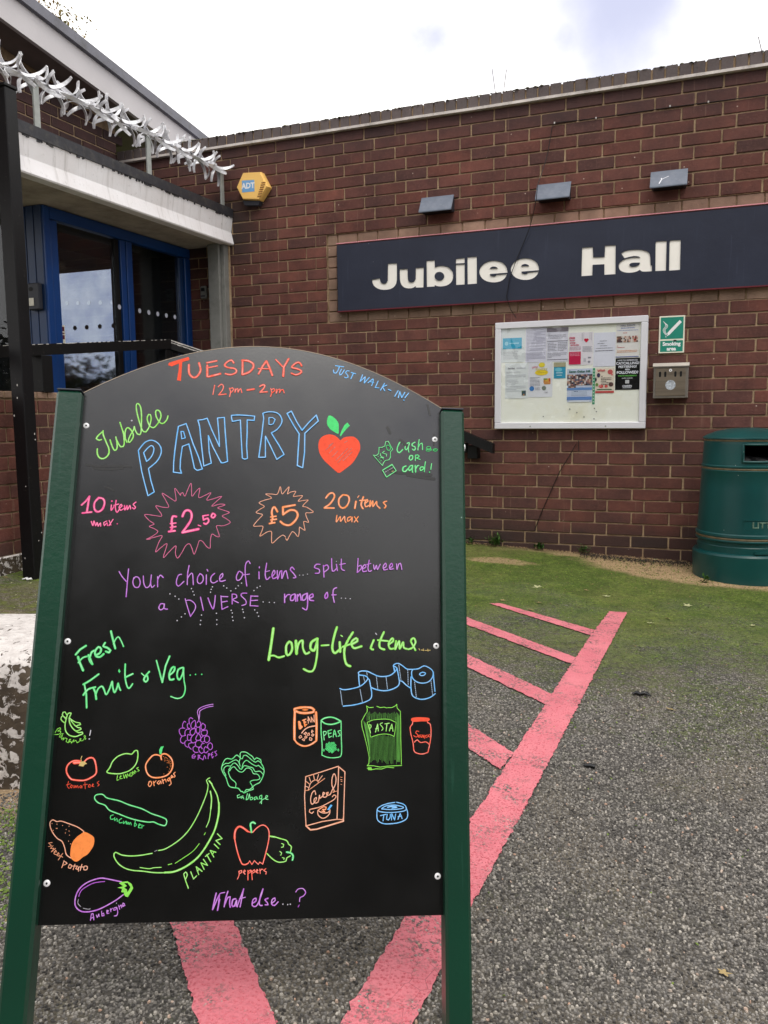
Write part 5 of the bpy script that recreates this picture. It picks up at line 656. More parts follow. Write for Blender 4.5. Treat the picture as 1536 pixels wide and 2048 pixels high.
# ------------------------------------------------------------ brick making
def brick_variants(prefix, w, h, d, mat, n=6, seed=1):
    r = random.Random(seed); o = []
    for i in range(n):
        m = MB(); e = lambda: r.uniform(-.0012, .0012); b = r.uniform(.0022, .0034)
        m.bevbox(-w / 2 + .001 + e() * .5, w / 2 - .001 + e() * .5, e() - .0006, d, -h / 2 + e() * .5, h / 2 + e() * .5, b)
        o.append(m.mesh(prefix, mat))
    return o
class Stuff:                       # gathers the bricks that are not single objects
    def __init__(s): s.V = []; s.F = []
    def add(s, me, mat4):
        n = len(s.V); s.V += [tuple(mat4 @ v.co) for v in me.vertices]; s.F += [tuple(n + i for i in p.vertices) for p in me.polygons]
    def build(s, name, mat, parent, label=None):
        me = bpy.data.meshes.new(name); me.from_pydata(s.V, [], s.F); me.materials.append(M[mat]); o = bpy.data.objects.new(name, me); S.collection.objects.link(o); o.parent = parent
        return tag(o, label, kind='stuff')
CZ = 2.86
def lay(parent, spots, variants, name, mat, limit=300, rest='brickwork', rseed=2):
    """spots: list of (matrix, key size, visible). nearest visible ones become parts, the rest one stuff part"""
    r = random.Random(rseed); vis = sorted([s for s in spots if s[2] is not None], key=lambda s: -s[2]); single = set(id(s) for s in vis[:limit]); st = Stuff(); n = 0
    for s in spots:
        me = variants[s[3]] if len(s) > 3 else r.choice(variants)
        mt = s[0] @ Matrix.Translation((r.uniform(-.0008, .0008), r.uniform(-.0012, .0012), r.uniform(-.0008, .0008))) @ Matrix.Rotation(r.uniform(-.006, .006), 4, 'Y')
        if id(s) in single:
            o = bpy.data.objects.new(name, me); S.collection.objects.link(o); o.parent = parent; o.matrix_local = mt; n += 1
        else: st.add(me, mt)
    if st.F: st.build(rest, mat, parent)
    return n
def vis_at(x, y, z, hidden=()):
    q = seen((x, y, z))
    if q is None or not (-30 < q[0] < 1566 and -30 < q[1] < 2078): return None
    for (a, b, c, d) in hidden:
        if a < q[0] < b and c < q[1] < d: return None
    return 1 / q[2]
BOARDHIDE = [(130, 905, 800, 2048), (300, 740, 725, 800)]
# ------------------------------------------------------------ main hall wall (faces -Y, plane y = 0)
hall = thing('brick_hall_building', 'long dark red brick hall wall with brick-on-edge coping, behind the sign and noticeboard', 'building', (0, 0, 0))
SX0, SX1, SK0, SK1 = .158, 4.05, 9, 17
m = MB(); yb = .0065
m.box(-1.62, SX0, yb, .32, -.1, 2.862); m.box(SX0, SX1, yb, .32, -.1, CZ - SK1 * .075); m.box(SX0, SX1, yb, .32, CZ - SK0 * .075, 2.862); m.box(SX1, 9, yb, .32, -.1, 2.862)
m.box(SX0, SX1, yb + .012, .32, CZ - SK1 * .075, CZ - SK0 * .075)
m.build('mortar_wall', 'mortar', hall)
bv = brick_variants('brick', .2165, .0662, .05, 'brick', 7, 3)
bh = brick_variants('brick', .068, .0675, .05, 'brick', 2, 5); b2 = brick_variants('brick', .143, .0675, .05, 'brick', 3, 6)
ALLB = bv + bh + b2
spots = []
for k in range(0, 39):
    z = CZ - (k + .5) * .075; off = 0.0 if k % 2 == 0 else -.15
    for i in range(-9, 42):
        x0 = i * .225 + off; x1 = x0 + .225
        if x1 < -1.6 or x0 > 8.8: continue
        inrow = SK0 <= k < SK1
        segs = [(x0, x1)]
        if inrow:
            if x0 >= SX0 - .01 and x1 <= SX1 + .01: continue
            if x0 < SX0 < x1: segs = [(x0, SX0)]
            elif x0 < SX1 < x1: segs = [(SX1, x1)]
        for a, b in segs:
            w = b - a
            if w < .04: continue
            me = random.choice(range(7)); T = Matrix.Translation(((a + b) / 2, 0, z)) @ (Matrix.Diagonal((w / .225 if w < .22 else 1, 1, 1, 1)))
            v = vis_at((a + b) / 2, 0, z, BOARDHIDE)
            if v and 1.40 < (a + b) / 2 < 2.30 and .87 < z < 1.50: v = None
            if v and (a + b) / 2 < -.95 and z < 2.5: v = None
            spots.append((T, 0, v, me))
print('wall bricks', len(spots), lay(hall, spots, bv, 'brick', 'brick'))
# pale brick surround of the sign recess, 10 mm back
tv = brick_variants('surround_brick', .1435, .0675, .04, 'tan', 4, 9); tn = brick_variants('surround_brick', .066, .0675, .04, 'tan', 3, 10)
sp = []
for k in (SK0, SK1 - 1):
    z = CZ - (k + .5) * .075; x = SX0 + .005; first = True
    while x < SX1 - .05:
        w = .078 if first and k == SK0 else .15; first = False
        sp.append((Matrix.Translation((x + w / 2, .009, z)) @ Matrix.Diagonal(((w - .007) / .143, 1, 1, 1)), 0, vis_at(x, 0, z), random.randrange(4))); x += w
lay(hall, sp, tv, 'surround_brick', 'tan', rest='surround_brickwork')
for k in range(SK0 + 1, SK1 - 1):
    z = CZ - (k + .5) * .075
    for xx in (SX0 + .041, SX1 - .041):
        o = bpy.data.objects.new('surround_brick', tn[k % 3]); S.collection.objects.link(o); o.parent = hall; o.location = (xx, .008 + .001 * (k % 3), z)
# drip strip and brick-on-edge coping
r_ = random.Random(8); m = MB(); x = -1.58
pts = []
while x < 9: pts.append((x, r_.uniform(-.0015, .0015))); x += .4
for (a, za), (b, zb) in zip(pts, pts[1:]):
    n = len(m.v); m.v += [(a, -.028, 2.861 + za), (b, -.028, 2.861 + zb), (b, .1, 2.861 + zb), (a, .1, 2.861 + za), (a, -.028, 2.877 + za), (b, -.028, 2.877 + zb), (b, .1, 2.877 + zb), (a, .1, 2.877 + za)]
    for f in ((0, 3, 2, 1), (4, 5, 6, 7), (0, 1, 5, 4)): m.f.append(tuple(n + i for i in f)); m.mi.append(0)
m.build('drip_strip', simple('lead grey drip strip', (212, 204, 198), .6, .4, var=.12, vs=14, dirt=(110, 104, 96), ds=9), hall)
cvv = brick_variants('coping_brick', .0665, .07, .215, 'coping', 6, 12); sp = []
for i in range(142):
    x = -1.56 + i * .075; sp.append((Matrix.Translation((x, -.010 + random.uniform(-.002, .002), 2.915 + random.uniform(-.001, .002))) @ Matrix.Rotation(random.uniform(-.008, .008), 4, 'Y'), 0, vis_at(x, 0, 2.92), i % 6))
lay(hall, sp, cvv, 'coping_brick', 'coping', limit=120, rest='coping_brickwork')
m = MB(); m.box(-1.6, 9, .0, .2, 2.8775, 2.943); m.build('coping_mortar', 'mortar', hall)
mm = Stuff(); rr = random.Random(4); V = []; F = []
for i in range(4200):                   # moss cushions along the top edge of the coping
    x = rr.uniform(-1.2, 4); y = rr.uniform(-.012, .12); z = 2.951; s_ = rr.uniform(.004, .011) * (1.0 if rr.random() < .8 else 1.5); n = len(V)
    for j in range(5):
        a = j * 1.2566 + rr.random(); V.append((x + s_ * math.cos(a), y + s_ * math.sin(a), z - .003))
    V.append((x, y, z + s_ * rr.uniform(.15, .5)))
    for j in range(5): F.append((n + j, n + (j + 1) % 5, n + 5))
me = bpy.data.meshes.new('coping_moss'); me.from_pydata(V, [], F); me.materials.append(leafm('coping moss', (98, 96, 70), (134, 130, 104))); o = bpy.data.objects.new('coping_moss', me); S.collection.objects.link(o); o.parent = hall; tag(o, kind='stuff')
m = MB(); m.box(-1.6, 9, .325, 9, 2.70, 2.78); m.build('flat_roof', 'gutter', hall)
# ------------------------------------------------------------ left entrance block: upper brick wall, steep eaves, canopy
blk = thing('entrance_block_building', 'taller brick entrance block with sloping white fascia above the canopy', 'building', (0, 0, 0))
sl = -.139; ez0 = lambda y: 3.298 + sl * (y + 1.2)
m = MB(); m.prism([(-4.2, 2.3), (-.001, 2.3), (-.001, ez0(0) + .02), (-4.2, ez0(-4.2) + .02)], 'x', -1.9, -1.6065); m.build('mortar_wall', 'mortar', blk)
sp = []; RZ = Matrix.Rotation(R(90), 4, 'Z')
for k in range(-11, 6):
    z = CZ - (k + .5) * .075; off = 0 if k % 2 == 0 else -.15
    for i in range(-18, 7):
        y0 = i * .225 + off
        if z + .036 > ez0(y0 + .225) + .02 or y0 > -.1: continue
        sp.append((Matrix.Translation((-1.6, y0 + .1125, z)) @ RZ, 0, vis_at(-1.6, y0 + .1125, z, [(470, 1600, 0, 2048)]) if y0 < 0 else None, random.randrange(7)))
lay(blk, sp, bv, 'brick', 'brick', limit=150)
sl = -.139
def ez(y, z0): return z0 + sl * (y + 1.2)
m = MB(); XE = -1.33; ya, yc = -4.2, 1.5
zt, zm, zb = 3.541, 3.470, 3.298
def slab(mb, x0, x1, zlo, zhi, mi=0):
    n = len(mb.v); mb.v += [(x0, ya, ez(ya, zlo)), (x1, ya, ez(ya, zlo)), (x1, yc, ez(yc, zlo)), (x0, yc, ez(yc, zlo)), (x0, ya, ez(ya, zhi)), (x1, ya, ez(ya, zhi)), (x1, yc, ez(yc, zhi)), (x0, yc, ez(yc, zhi))]
    for f in ((0, 3, 2, 1), (4, 5, 6, 7), (0, 1, 5, 4), (1, 2, 6, 5), (2, 3, 7, 6), (3, 0, 4, 7)): mb.f.append(tuple(n + i for i in f)); mb.mi.append(mi)
m = MB(); slab(m, -1.36, XE, zb, zm); m.build('fascia_board', 'upperfascia', blk)
m = MB(); slab(m, -1.95, -1.361, zb + .024, zb + .04); m.build('soffit_board', 'uppersoffit', blk)
m = MB(); slab(m, -6, XE + .012, zm + .001, zt - .012); slab(m, XE - .03, XE + .03, zm + .004, zt); m.build('roof_edge', 'gutter', blk)
# canopy
can = thing('entrance_canopy', 'white concrete canopy with black edge strip over the blue entrance doors', 'canopy', (-.585, 0, 2.18))
cl = can
def cp(mb, name, mat, prof, y0, y1, **k):
    mb = MB(); mb.prism([(x + .585, z - 2.18) for x, z in prof], 'y', y0, y1)
    for i, v in enumerate(mb.v): mb.v[i] = (v[0], v[1], v[2])
    return mb.build(name, mat, can, **k)
CY0 = -2.015
cp(None, 'edge_strip', 'blacktrim', [(-.585, 2.372), (-.585, 2.432), (-.60, 2.436), (-.70, 2.436), (-.70, 2.372)], CY0, -.003)
cp(None, 'fascia', 'fascia', [(-.592, 2.3715), (-.606, 2.268), (-.587, 2.186), (-.592, 2.178), (-.66, 2.178), (-.66, 2.3715)], CY0, -.002)
cp(None, 'soffit', 'soffit', [(-.661, 2.181), (-.661, 2.21), (-1.62, 2.21), (-1.62, 2.181)], CY0, -.002)
cp(None, 'roof_deck', 'blacktrim', [(-.70, 2.38), (-.70, 2.425), (-1.603, 2.425), (-1.603, 2.38)], CY0, -.001)
mm = MB(); rr = random.Random(2)
for i in range(70):
    y = rr.uniform(CY0, -.01); mm.box(-.600 + .585, -.5895 + .585 + rr.uniform(0, .003), y, y + rr.uniform(.004, .02), 2.368 - rr.uniform(.002, .009) - 2.18, 2.3725 - 2.18)
tag(mm.build('ragged_sealant', 'blacktrim', can), kind='stuff')
# ------------------------------------------------------------ black post
m = MB(); post = thing('black_steel_post', 'tall black box-section post at the far left, standing in front of the low brick wall', 'post', (-.6135, -2.055, gz(-.62, -2.05) - .01))
m.bevbox(-.0415, .0415, -.0385, .0385, 0, 2.47, .004); m.build('shaft', 'blackpost', post)
m = MB(); m.bevbox(-.046, .046, -.043, .043, 2.471, 2.487, .003); m.build('cap', 'blackpost', post)
for (x, y, z, s_) in [(.005, -.0392, 1.02, .004), (-.0, -.0392, .955, .0035), (-.028, -.0392, .865, .004), (.0422, .02, .77, .004), (.0422, .022, .74, .003), (.02, -.0392, .5, .0025), (.0422, .028, .25, .003), (.0422, .005, .21, .0025), (-.015, -.0392, .12, .003)]:
    m = MB(); m.disc((x, y, z), s_, 7, 'x' if abs(x) > .042 else 'y', ry=s_ * 1.6); m.build('paint_fleck', 'chip', post)
# ------------------------------------------------------------ low brick wall beside the ramp
low = thing('low_brick_wall', 'low brick wall of the entrance ramp at the left edge, behind the black post', 'wall', (-.75, 0, 0))
m = MB(); m.box(-.20, -.0065, -3.4, -1.46, .19, 1.045); m.build('mortar_wall', 'mortar', low)
m = MB(); m.bevbox(-.21, .012, -3.4, -1.455, .06, .213, .006); m.build('rendered_footing', 'peeling', low)
sp = []; CR = Matrix.Rotation(R(90), 4, 'Z')
for k in range(11):
    z = .2505 + k * .075; off = 0 if k % 2 == 0 else -.15
    for i in range(-15, -5):
        y0 = i * .225 + off - .02; y1 = y0 + .225
        if y0 < -3.4: continue
        if y0 > -1.5: continue
        if y1 > -1.46: y1 = -1.46
        w = y1 - y0
        sp.append((Matrix.Translation((0, (y0 + y1) / 2, z)) @ CR @ Matrix.Diagonal((w / .225, 1, 1, 1)), 0, vis_at(-.75, (y0 + y1) / 2, z), random.randrange(7)))
lay(low, sp, bv, 'brick', 'brick')
cv2 = brick_variants('coping_brick', .0665, .034, .215, 'tan', 4, 14)
for i in range(26):
    y = -3.36 + i * .075
    if y > -1.47: break
    o = bpy.data.objects.new('coping_brick', cv2[i % 4]); S.collection.objects.link(o); o.parent = low; o.matrix_local = Matrix.Translation((.003, y, 1.064)) @ CR
m = MB(); m.box(-.2, -.002, -3.4, -1.46, 1.0455, 1.078); m.build('coping_mortar', 'mortar', low)
# ------------------------------------------------------------ entrance platform and steps (mostly behind the sign board)
stp = thing('entrance_steps', 'grey concrete platform and steps running along the hall wall, mostly hidden by the menu board', 'steps', (0, 0, 0))
m = MB(); m.bevbox(-.96, -.2, -1.40, -.002, .0, .55, .01); m.build('platform', 'concrete', stp)
for i in range(3):
    m = MB(); m.bevbox(-.199 + i * .24, .04 + i * .24, -.95, -.002, 0, .43 - i * .13, .01); m.build('step', 'concrete', stp)
# ------------------------------------------------------------ blue entrance
ent = thing('blue_entrance_doors', 'blue framed glass entrance doors and boarded side panel under the canopy', 'door', (0, 0, 0))
m = MB(); m.box(-1.30, -.975, -1.46, -1.42, .5, 2.179, 0); m.build('panel_backing', 'bluedark', ent)
m = MB(); m.box(-4.6, -1.301, -1.445, -1.437, .5, 2.89, 0); m.build('added_glazing', 'doorglass', ent)  # added glazing and raised lobby ceiling let sky reach the inner glass
for i in range(10):
    x = -.985 - i * .062
    if x < -1.27: break
    m = MB(); m.bevbox(x - .057, x, -1.468, -1.4605, .5, 2.178, .0025); m.build('board', 'bluedark', ent)
def fr(y0, y1, z0, z1, mat='blue', x=-.97, d=.06, name='frame', b=.004):
    m = MB(); m.bevbox(x - d, x, y0, y1, z0, z1, b); return m.build(name, mat, ent)
fr(-1.462, -1.415, .5, 2.176, name='door_jamb'); fr(-1.411, -1.352, .5, 2.105, name='door_jamb', x=-.975)
fr(-.786, -.735, .5, 2.105, name='mullion', x=-.975); fr(-.731, -.672, .5, 2.105, name='mullion'); fr(-.072, -.004, .5, 2.105, name='door_jamb')
fr(-1.412, -.004, 2.109, 2.177, name='head_rail')
fr(-.835, -.790, .5, 2.103, 'black', -.985, .04, 'door_stile'); fr(-.125, -.076, .5, 2.103, 'bluedark', -.985, .04, 'door_stile')
m = MB(); m.box(-1.006, -.998, -1.351, -.836, .5, 2.103); m.build('glass_pane', 'doorglass', ent)
m = MB(); m.box(-1.006, -.998, -.671, -.126, .5, 2.103); m.build('glass_pane', 'doorglass', ent)
fr(-1.351, -.126, .56, .66, 'bluedark', -.985, .03, 'door_rail')
for y in (-.812, -.587, -.488, -.387, -.287, -.185):
    m = MB(); m.disc((-.9835 if y < -.8 else -.996, y, 1.667), .0165, 18, 'x'); m.build('safety_dot_and_reflection', 'dot', ent)
m = flatmb(); m.poly([(-.9965, -1.345, 1.37), (-.9965, -1.312, 1.37), (-.9965, -1.312, 1.50), (-.9965, -1.345, 1.50)][::-1]); m.build('notice_sticker', 'ivory', ent)
m = flatmb()
for z0, z1 in ((1.415, 1.44), (1.447, 1.455), (1.463, 1.49)): m.poly([(-.996, -1.341, z0), (-.996, -1.317, z0), (-.996, -1.317, z1), (-.996, -1.341, z1)][::-1])
m.build('sticker_print', 'signred', ent)
lob = thing('entrance_lobby', 'dark lobby interior seen through the entrance glass, with an inner glazed door', 'room', (-1.8, -.7, .5))
m = MB(); X0, X1, Y0, Y1 = -4.6, -1.03, -1.415, -.01
def lw(name, mat, *b):
    m = MB(); m.box(b[0] + 1.8, b[1] + 1.8, b[2] + .7, b[3] + .7, b[4] - .5, b[5] - .5); return m.build(name, mat, lob)
lw('floor', 'darkfloor', X0, X1, Y0, Y1, .45, .5); lw('lobby_wall', 'dark', X0 - .05, X0, Y0, Y1, .5, 2.89); lw('lobby_wall', 'dark', X0, X1, -.06, Y1, .5, 2.128); lw('lobby_wall', 'dark', X0, -1.62, -.06, Y1, 2.129, 2.89)
lw('ceiling', 'dark', -1.62, X1, Y0, -.061, 2.13, 2.178); lw('ceiling', 'dark', X0, -1.91, Y0, -.061, 2.86, 2.89)
lw('inner_frame', 'bluedark', -1.51, -1.46, -.13, -.10, .5, 2.10); lw('inner_frame', 'dark', -2.2, -2.12, -.13, -.10, .5, 2.1); lw('inner_frame', 'dark', -2.12, -1.51, -.13, -.10, 2.065, 2.1)
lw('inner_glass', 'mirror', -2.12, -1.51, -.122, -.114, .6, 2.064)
for x in (-2.05, -1.942, -1.835, -1.724, -1.61):
    m = MB(); m.disc((x + 1.8, -.1235 + .7, 1.835 - .02 * (x + 2.05) / .44 - .5), .017, 16, 'y'); m.build('safety_dot_and_reflection', 'dotpale', lob)  # pale discs painted in place of the door dots' reflections
for x in (-1.985, -1.868, -1.74, -1.61):
    m = MB(); m.disc((x + 1.8, -.1235 + .7, 1.64 - .5), .018, 16, 'y'); m.build('dark_dot', 'dotdark', lob)
ic = thing('door_intercom', 'grey intercom with a white call button on the blue side panel', 'intercom', (-1.046, -1.469, 1.65))
m = MB(); m.bevbox(-.044, .044, -.032, 0, -.075, .08, .006); m.build('casing', 'lampdark', ic)
m = MB(); m.bevbox(-.032, .004, -.036, -.0325, -.052, -.006, .002); m.build('call_button', 'ivory', ic)
m = MB(); m.disc((-.015, -.0335, .045), .016, 16, 'y', ry=.012); m.build('camera_lens', 'black', ic)
# grey column
col = thing('grey_canopy_column', 'grey box column against the brick wall at the end of the canopy', 'post', (-.70, -.05, .45))
m = MB()
m.bevbox(-.053, .040, -.05, .045, 0, 1.729, .003); m.build('column_shaft', 'column', col)
m = MB(); m.bevbox(.041, .072, -.024, .045, 0, 1.729, .003); m.build('column_shaft', 'column', col)
m = MB(); m.box(.0725, .081, .030, .045, 0, 1.725); m.build('mortar_fillet', 'mortar', col)
kb = thing('key_safe', 'small grey key safe on the shaded brick between the doors and the column', 'key safe', (-.848, -.004, 1.856))
m = MB(); m.bevbox(-.027, .027, -.028, 0, -.046, .046, .008); m.build('body', 'column', kb)
m = MB(); m.bevbox(-.016, .016, -.031, -.0285, .006, .030, .004); m.build('dial_window', 'black', kb)
m = MB(); m.bevbox(-.018, .018, -.0305, -.0285, -.034, -.022, .002); m.build('catch', 'lampdark', kb)
# ------------------------------------------------------------ handrails
rl_ = thing('black_handrail', 'black flat-topped handrail with chipped paint running over the ramp wall and down the steps', 'handrail', (0, 0, 0))
def beam(mb, pts, w, h, mi=0):
    """rectangular section with its top centre line on pts"""
    P = [Vector(p) for p in pts]; n0 = len(mb.v)
    for i, p in enumerate(P):
        a = (P[i] - P[i - 1]).xy.normalized() if i else (P[1] - P[0]).xy.normalized(); b = (P[i + 1] - P[i]).xy.normalized() if i < len(P) - 1 else a
        t = (a + b).normalized(); n = Vector((-t.y, t.x)); k = w / 2 / max(.5, n.dot(Vector((-a.y, a.x))))
        for s1, dz in ((k, 0), (-k, 0), (-k, -h), (k, -h)): mb.v.append((p.x + n.x * s1, p.y + n.y * s1, p.z + dz))
    for i in range(len(P) - 1):
        a = n0 + 4 * i
        for j in range(4): mb.f.append((a + j, a + (j + 1) % 4, a + 4 + (j + 1) % 4, a + 4 + j)); mb.mi.append(mi)
    mb.f.append((n0, n0 + 1, n0 + 2, n0 + 3)); mb.mi.append(mi); e = n0 + 4 * (len(P) - 1); mb.f.append((e + 3, e + 2, e + 1, e)); mb.mi.append(mi)
RP = [(-.77, -3.3, 1.215), (-.77, -2.05, 1.316), (-.77, -.60, 1.462), (-.62, -.36, 1.385), (-.30, -.12, 1.30), (.2, -.10, 1.205), (1.19, -.10, .822), (1.385, -.10, .742)]
m = MB(); beam(m, RP[:3], .07, .062); m.build('rail', 'rail', rl_)
m = MB(); beam(m, [RP[2], RP[3], RP[4], RP[5]], .06, .062); m.build('rail', 'rail', rl_)
m = MB(); beam(m, RP[5:], .06, .062); m.build('rail', 'rail', rl_)
m = flatmb()                                   # bright worn top edges
rr = random.Random(6)
for (a, b, z0, z1, e) in ((RP[1], RP[2], 0, -.0045, .0355), (RP[2], RP[3], 0, -.010, .0305), (RP[2], RP[3], -.016, -.024, .0305), (RP[3], RP[4], 0, -.008, .0305)):
    A, B = Vector(a), Vector(b); t = (B - A).xy.normalized(); n = Vector((t.y, -t.x, 0)); k = int((B - A).length / .02)
    for i in range(k):
        if z1 > -.005 and rr.random() < .45: continue
        p = A.lerp(B, i / k) + n * (e + .0006); q = A.lerp(B, (i + 1) / k) + n * (e + .0006); up = Vector((0, 0, z0)); dn = Vector((0, 0, z0 + (z1 - z0) * rr.uniform(.5, 1)))
        m.quad(tuple(p + up), tuple(p + dn), tuple(q + dn), tuple(q + up))
m.build('worn_edge', 'chip', rl_)
for y, z0 in ((-1.75, 1.082), (-2.9, 1.082)):
    m = MB(); zt_ = 1.316 + (y + 2.05) * .1 - .063; m.bevbox(-.81, -.73, y - .04, y + .04, z0, zt_, .003); m.build('rail_post', 'rail', rl_)
m = MB(); m.bevbox(-.80, -.74, -.66, -.60, .56, 1.39, .003); m.build('rail_post', 'rail', rl_)
for x, z in ((1.235, .742), (.45, 1.045)):
    m = MB(); m.bevbox(x - .035, x + .035, -.075, .002, z - .10, z - .012, .003); m.build('wall_bracket', 'rail', rl_)
    m = MB(); m.bevbox(x - .09, x - .04, -.07, -.02, z - .06, z + .005, .003); m.build('wall_bracket', 'rail', rl_)
# ------------------------------------------------------------ rotating anti-climb spikes
spk = thing('rotating_spike_barrier', 'galvanised rotating anti-climb spikes on posts along the canopy edge', 'security spikes', (-.63, 0, 2.69))
m = MB(); m.tube([(0, -2.45, -.025), (0, -1.2, .004), (0, -.02, -.003)], .011, 10); m.build('spindle', 'galv', spk, smooth=True)
for y in (-1.83, -.905, -.07):
    m = MB(); m.bevbox(-.006, .006, y - .02, y + .02, -.245, .012, .0015); m.bevbox(-.02, -.0062, y - .02, y + .02, -.253, -.247, .001); m.build('bracket_post', 'bracket', spk)
def crescent(rad, width, thick, sweep):
    """U-shaped metal strip in the y-z plane, its back on the spindle and both tips curling outwards"""
    m = MB(); n = 18
    for i in range(n + 1):
        t = i / n * 2 - 1; a = sweep * t; w = width * (1 - .35 * abs(t) ** 3) / 2
        for sx, q in ((-1, 0), (1, 0), (1, thick), (-1, thick)):
            rr_ = rad - q; m.v.append((sx * w, rr_ * math.sin(a), .008 + rad - rr_ * math.cos(a)))
    for i in range(n):
        a = 4 * i
        for j in range(4): m.f.append((a + j, a + (j + 1) % 4, a + 4 + (j + 1) % 4, a + 4 + j)); m.mi.append(0)
    m.f.append((0, 1, 2, 3)); m.mi.append(0); e = 4 * n; m.f.append((e + 3, e + 2, e + 1, e)); m.mi.append(0)
    return m
sm_ = [crescent(.086, .022, .0035, 1.70).mesh('spike', 'galv', 40), crescent(.078, .022, .0035, 1.88).mesh('spike', 'galv', 40)]
rr = random.Random(11); y = -2.40; u = 0
while y < -.05:
    ph = u * 1.05 + rr.uniform(-.2, .2)
    for j in range(3):
        a = ph + j * 2 * math.pi / 3
        o = bpy.data.objects.new('spike', sm_[(u + j) % 2]); S.collection.objects.link(o); o.parent = spk
        o.matrix_local = Matrix.Translation((0, y + (j - 1) * .012, -.025 * max(0, -y - 1.2) / 1.25)) @ Matrix.Rotation(a, 4, 'Y') @ Matrix.Rotation(rr.uniform(-.3, .3), 4, 'Z')
    y += .098; u += 1

# ------------------------------------------------------------ hall sign
sgn = thing('hall_name_sign', 'long navy blue sign board with cut-out white letters reading Jubilee Hall', 'sign', (.253, 0, 1.658))
OX, OZ = .253, 1.658
LT = LETTERS.split('|')
cu = bpy.data.curves.new('face', 'CURVE'); cu.dimensions = '2D'; cu.fill_mode = 'BOTH'; cu.extrude = .002
def addspl(pts):
    sp_ = cu.splines.new('POLY'); sp_.points.add(len(pts) - 1)
    for i, (a, b) in enumerate(pts): sp_.points[i].co = (a, b, 0, 1)
    sp_.use_cyclic_u = True
W_, H_ = 3.72, .445
addspl([(0, .0), (W_, .0), (W_, H_), (0, H_)])
def rnd(pts):      # round the traced outlines a little except at real corners
    n = len(pts); o = []
    for i in range(n):
        a, b, c = Vector(pts[i - 1]), Vector(pts[i]), Vector(pts[(i + 1) % n]); ang = (b - a).angle(c - b) if (b - a).length and (c - b).length else 0
        if ang > 1.1 or (b - a).length > .07 or (c - b).length > .07: o.append(tuple(b))
        else: o += [tuple(b.lerp(a, .25)), tuple(b.lerp(c, .25))]
    return o
for t in LT:
    q = list(map(int, t.split())); pts = [(q[i] / 1e4 - OX, q[i + 1] / 1e4 - OZ) for i in range(0, len(q), 2)]; addspl(rnd(pts))
ob = bpy.data.objects.new('c', cu); S.collection.objects.link(ob); bpy.context.view_layer.update()
me = bpy.data.meshes.new_from_object(ob.evaluated_get(bpy.context.evaluated_depsgraph_get())); bpy.data.objects.remove(ob)
me.transform(Matrix.Rotation(R(90), 4, 'X')); me.materials.clear(); me.materials.append(M['navy']); me.name = 'face_board'
o = bpy.data.objects.new('face_board', me); S.collection.objects.link(o); o.parent = sgn; o.location = (0, -.030, 0)
m = MB(); m.box(.1, W_ - .1, -.0262, -.019, .05, H_ - .03); m.build('letter_backing', 'signwhite', sgn)
m = MB(); m.bevbox(-.005, W_ + .005, -.0185, .012, -.006, H_ + .006, .002); m.bevbox(-.005, W_ + .005, -.0345, -.0187, -.009, -.0005, .001)
m.build('edge_trim', 'signred', sgn); m = MB(); m.bevbox(-.005, W_ + .005, -.0355, -.0187, H_ + .0065, H_ + .0125, .001); m.build('trim', 'signpink', sgn)
# ------------------------------------------------------------ noticeboard
NX0, NX1, NZ0, NZ1 = 1.377, 2.323, .838, 1.52
nb = thing('wall_noticeboard', 'white aluminium framed noticeboard full of paper notices on the brick wall', 'noticeboard', (NX0, 0, NZ0))
m = MB(); w, h = NX1 - NX0, NZ1 - NZ0; f = .040
for (a, b, c, d) in ((0, w, 0, f), (0, w, h - f, h), (0, f, f + .0003, h - f - .0003), (w - f, w, f + .0003, h - f - .0003)):
    mm = MB(); mm.bevbox(a, b, -.05, -.002, c, d, .003); mm.build('frame_rail', 'alu', nb)
m = MB(); m.box(f, w - f, -.034, -.012, f, h - f); m.build('pin_panel', 'cream', nb)
m = MB(); m.box(f + .0005, w - f - .0005, -.0475, -.0455, f + .0005, h - f - .0005); m.build('clear_cover', 'clear', nb)
for x in (.236, .709):
    m = MB(); m.disc((x, -.0508, .015), .0055, 12); m.build('lock', 'bracket', nb)
for (x, z) in [(1.861, .962), (1.906, .939), (1.951, .911), (2.014, .964), (2.027, .944), (2.013, .899), (1.694, .916)]:
    m = MB(); m.lathe([(.0001, -.004), (.0035, -.003), (.0035, 0)], 8); 
    for i, v in enumerate(m.v): m.v[i] = (x - NX0 + v[0], -.034 + v[2], z - NZ0 + v[1])
    m.build('drawing_pin', 'lampdark', nb)
PM = {}
def pm(c):
    if c not in PM: PM[c] = simple('print %d %d %d' % c, c, .75, .2, var=.02)
    return PM[c]
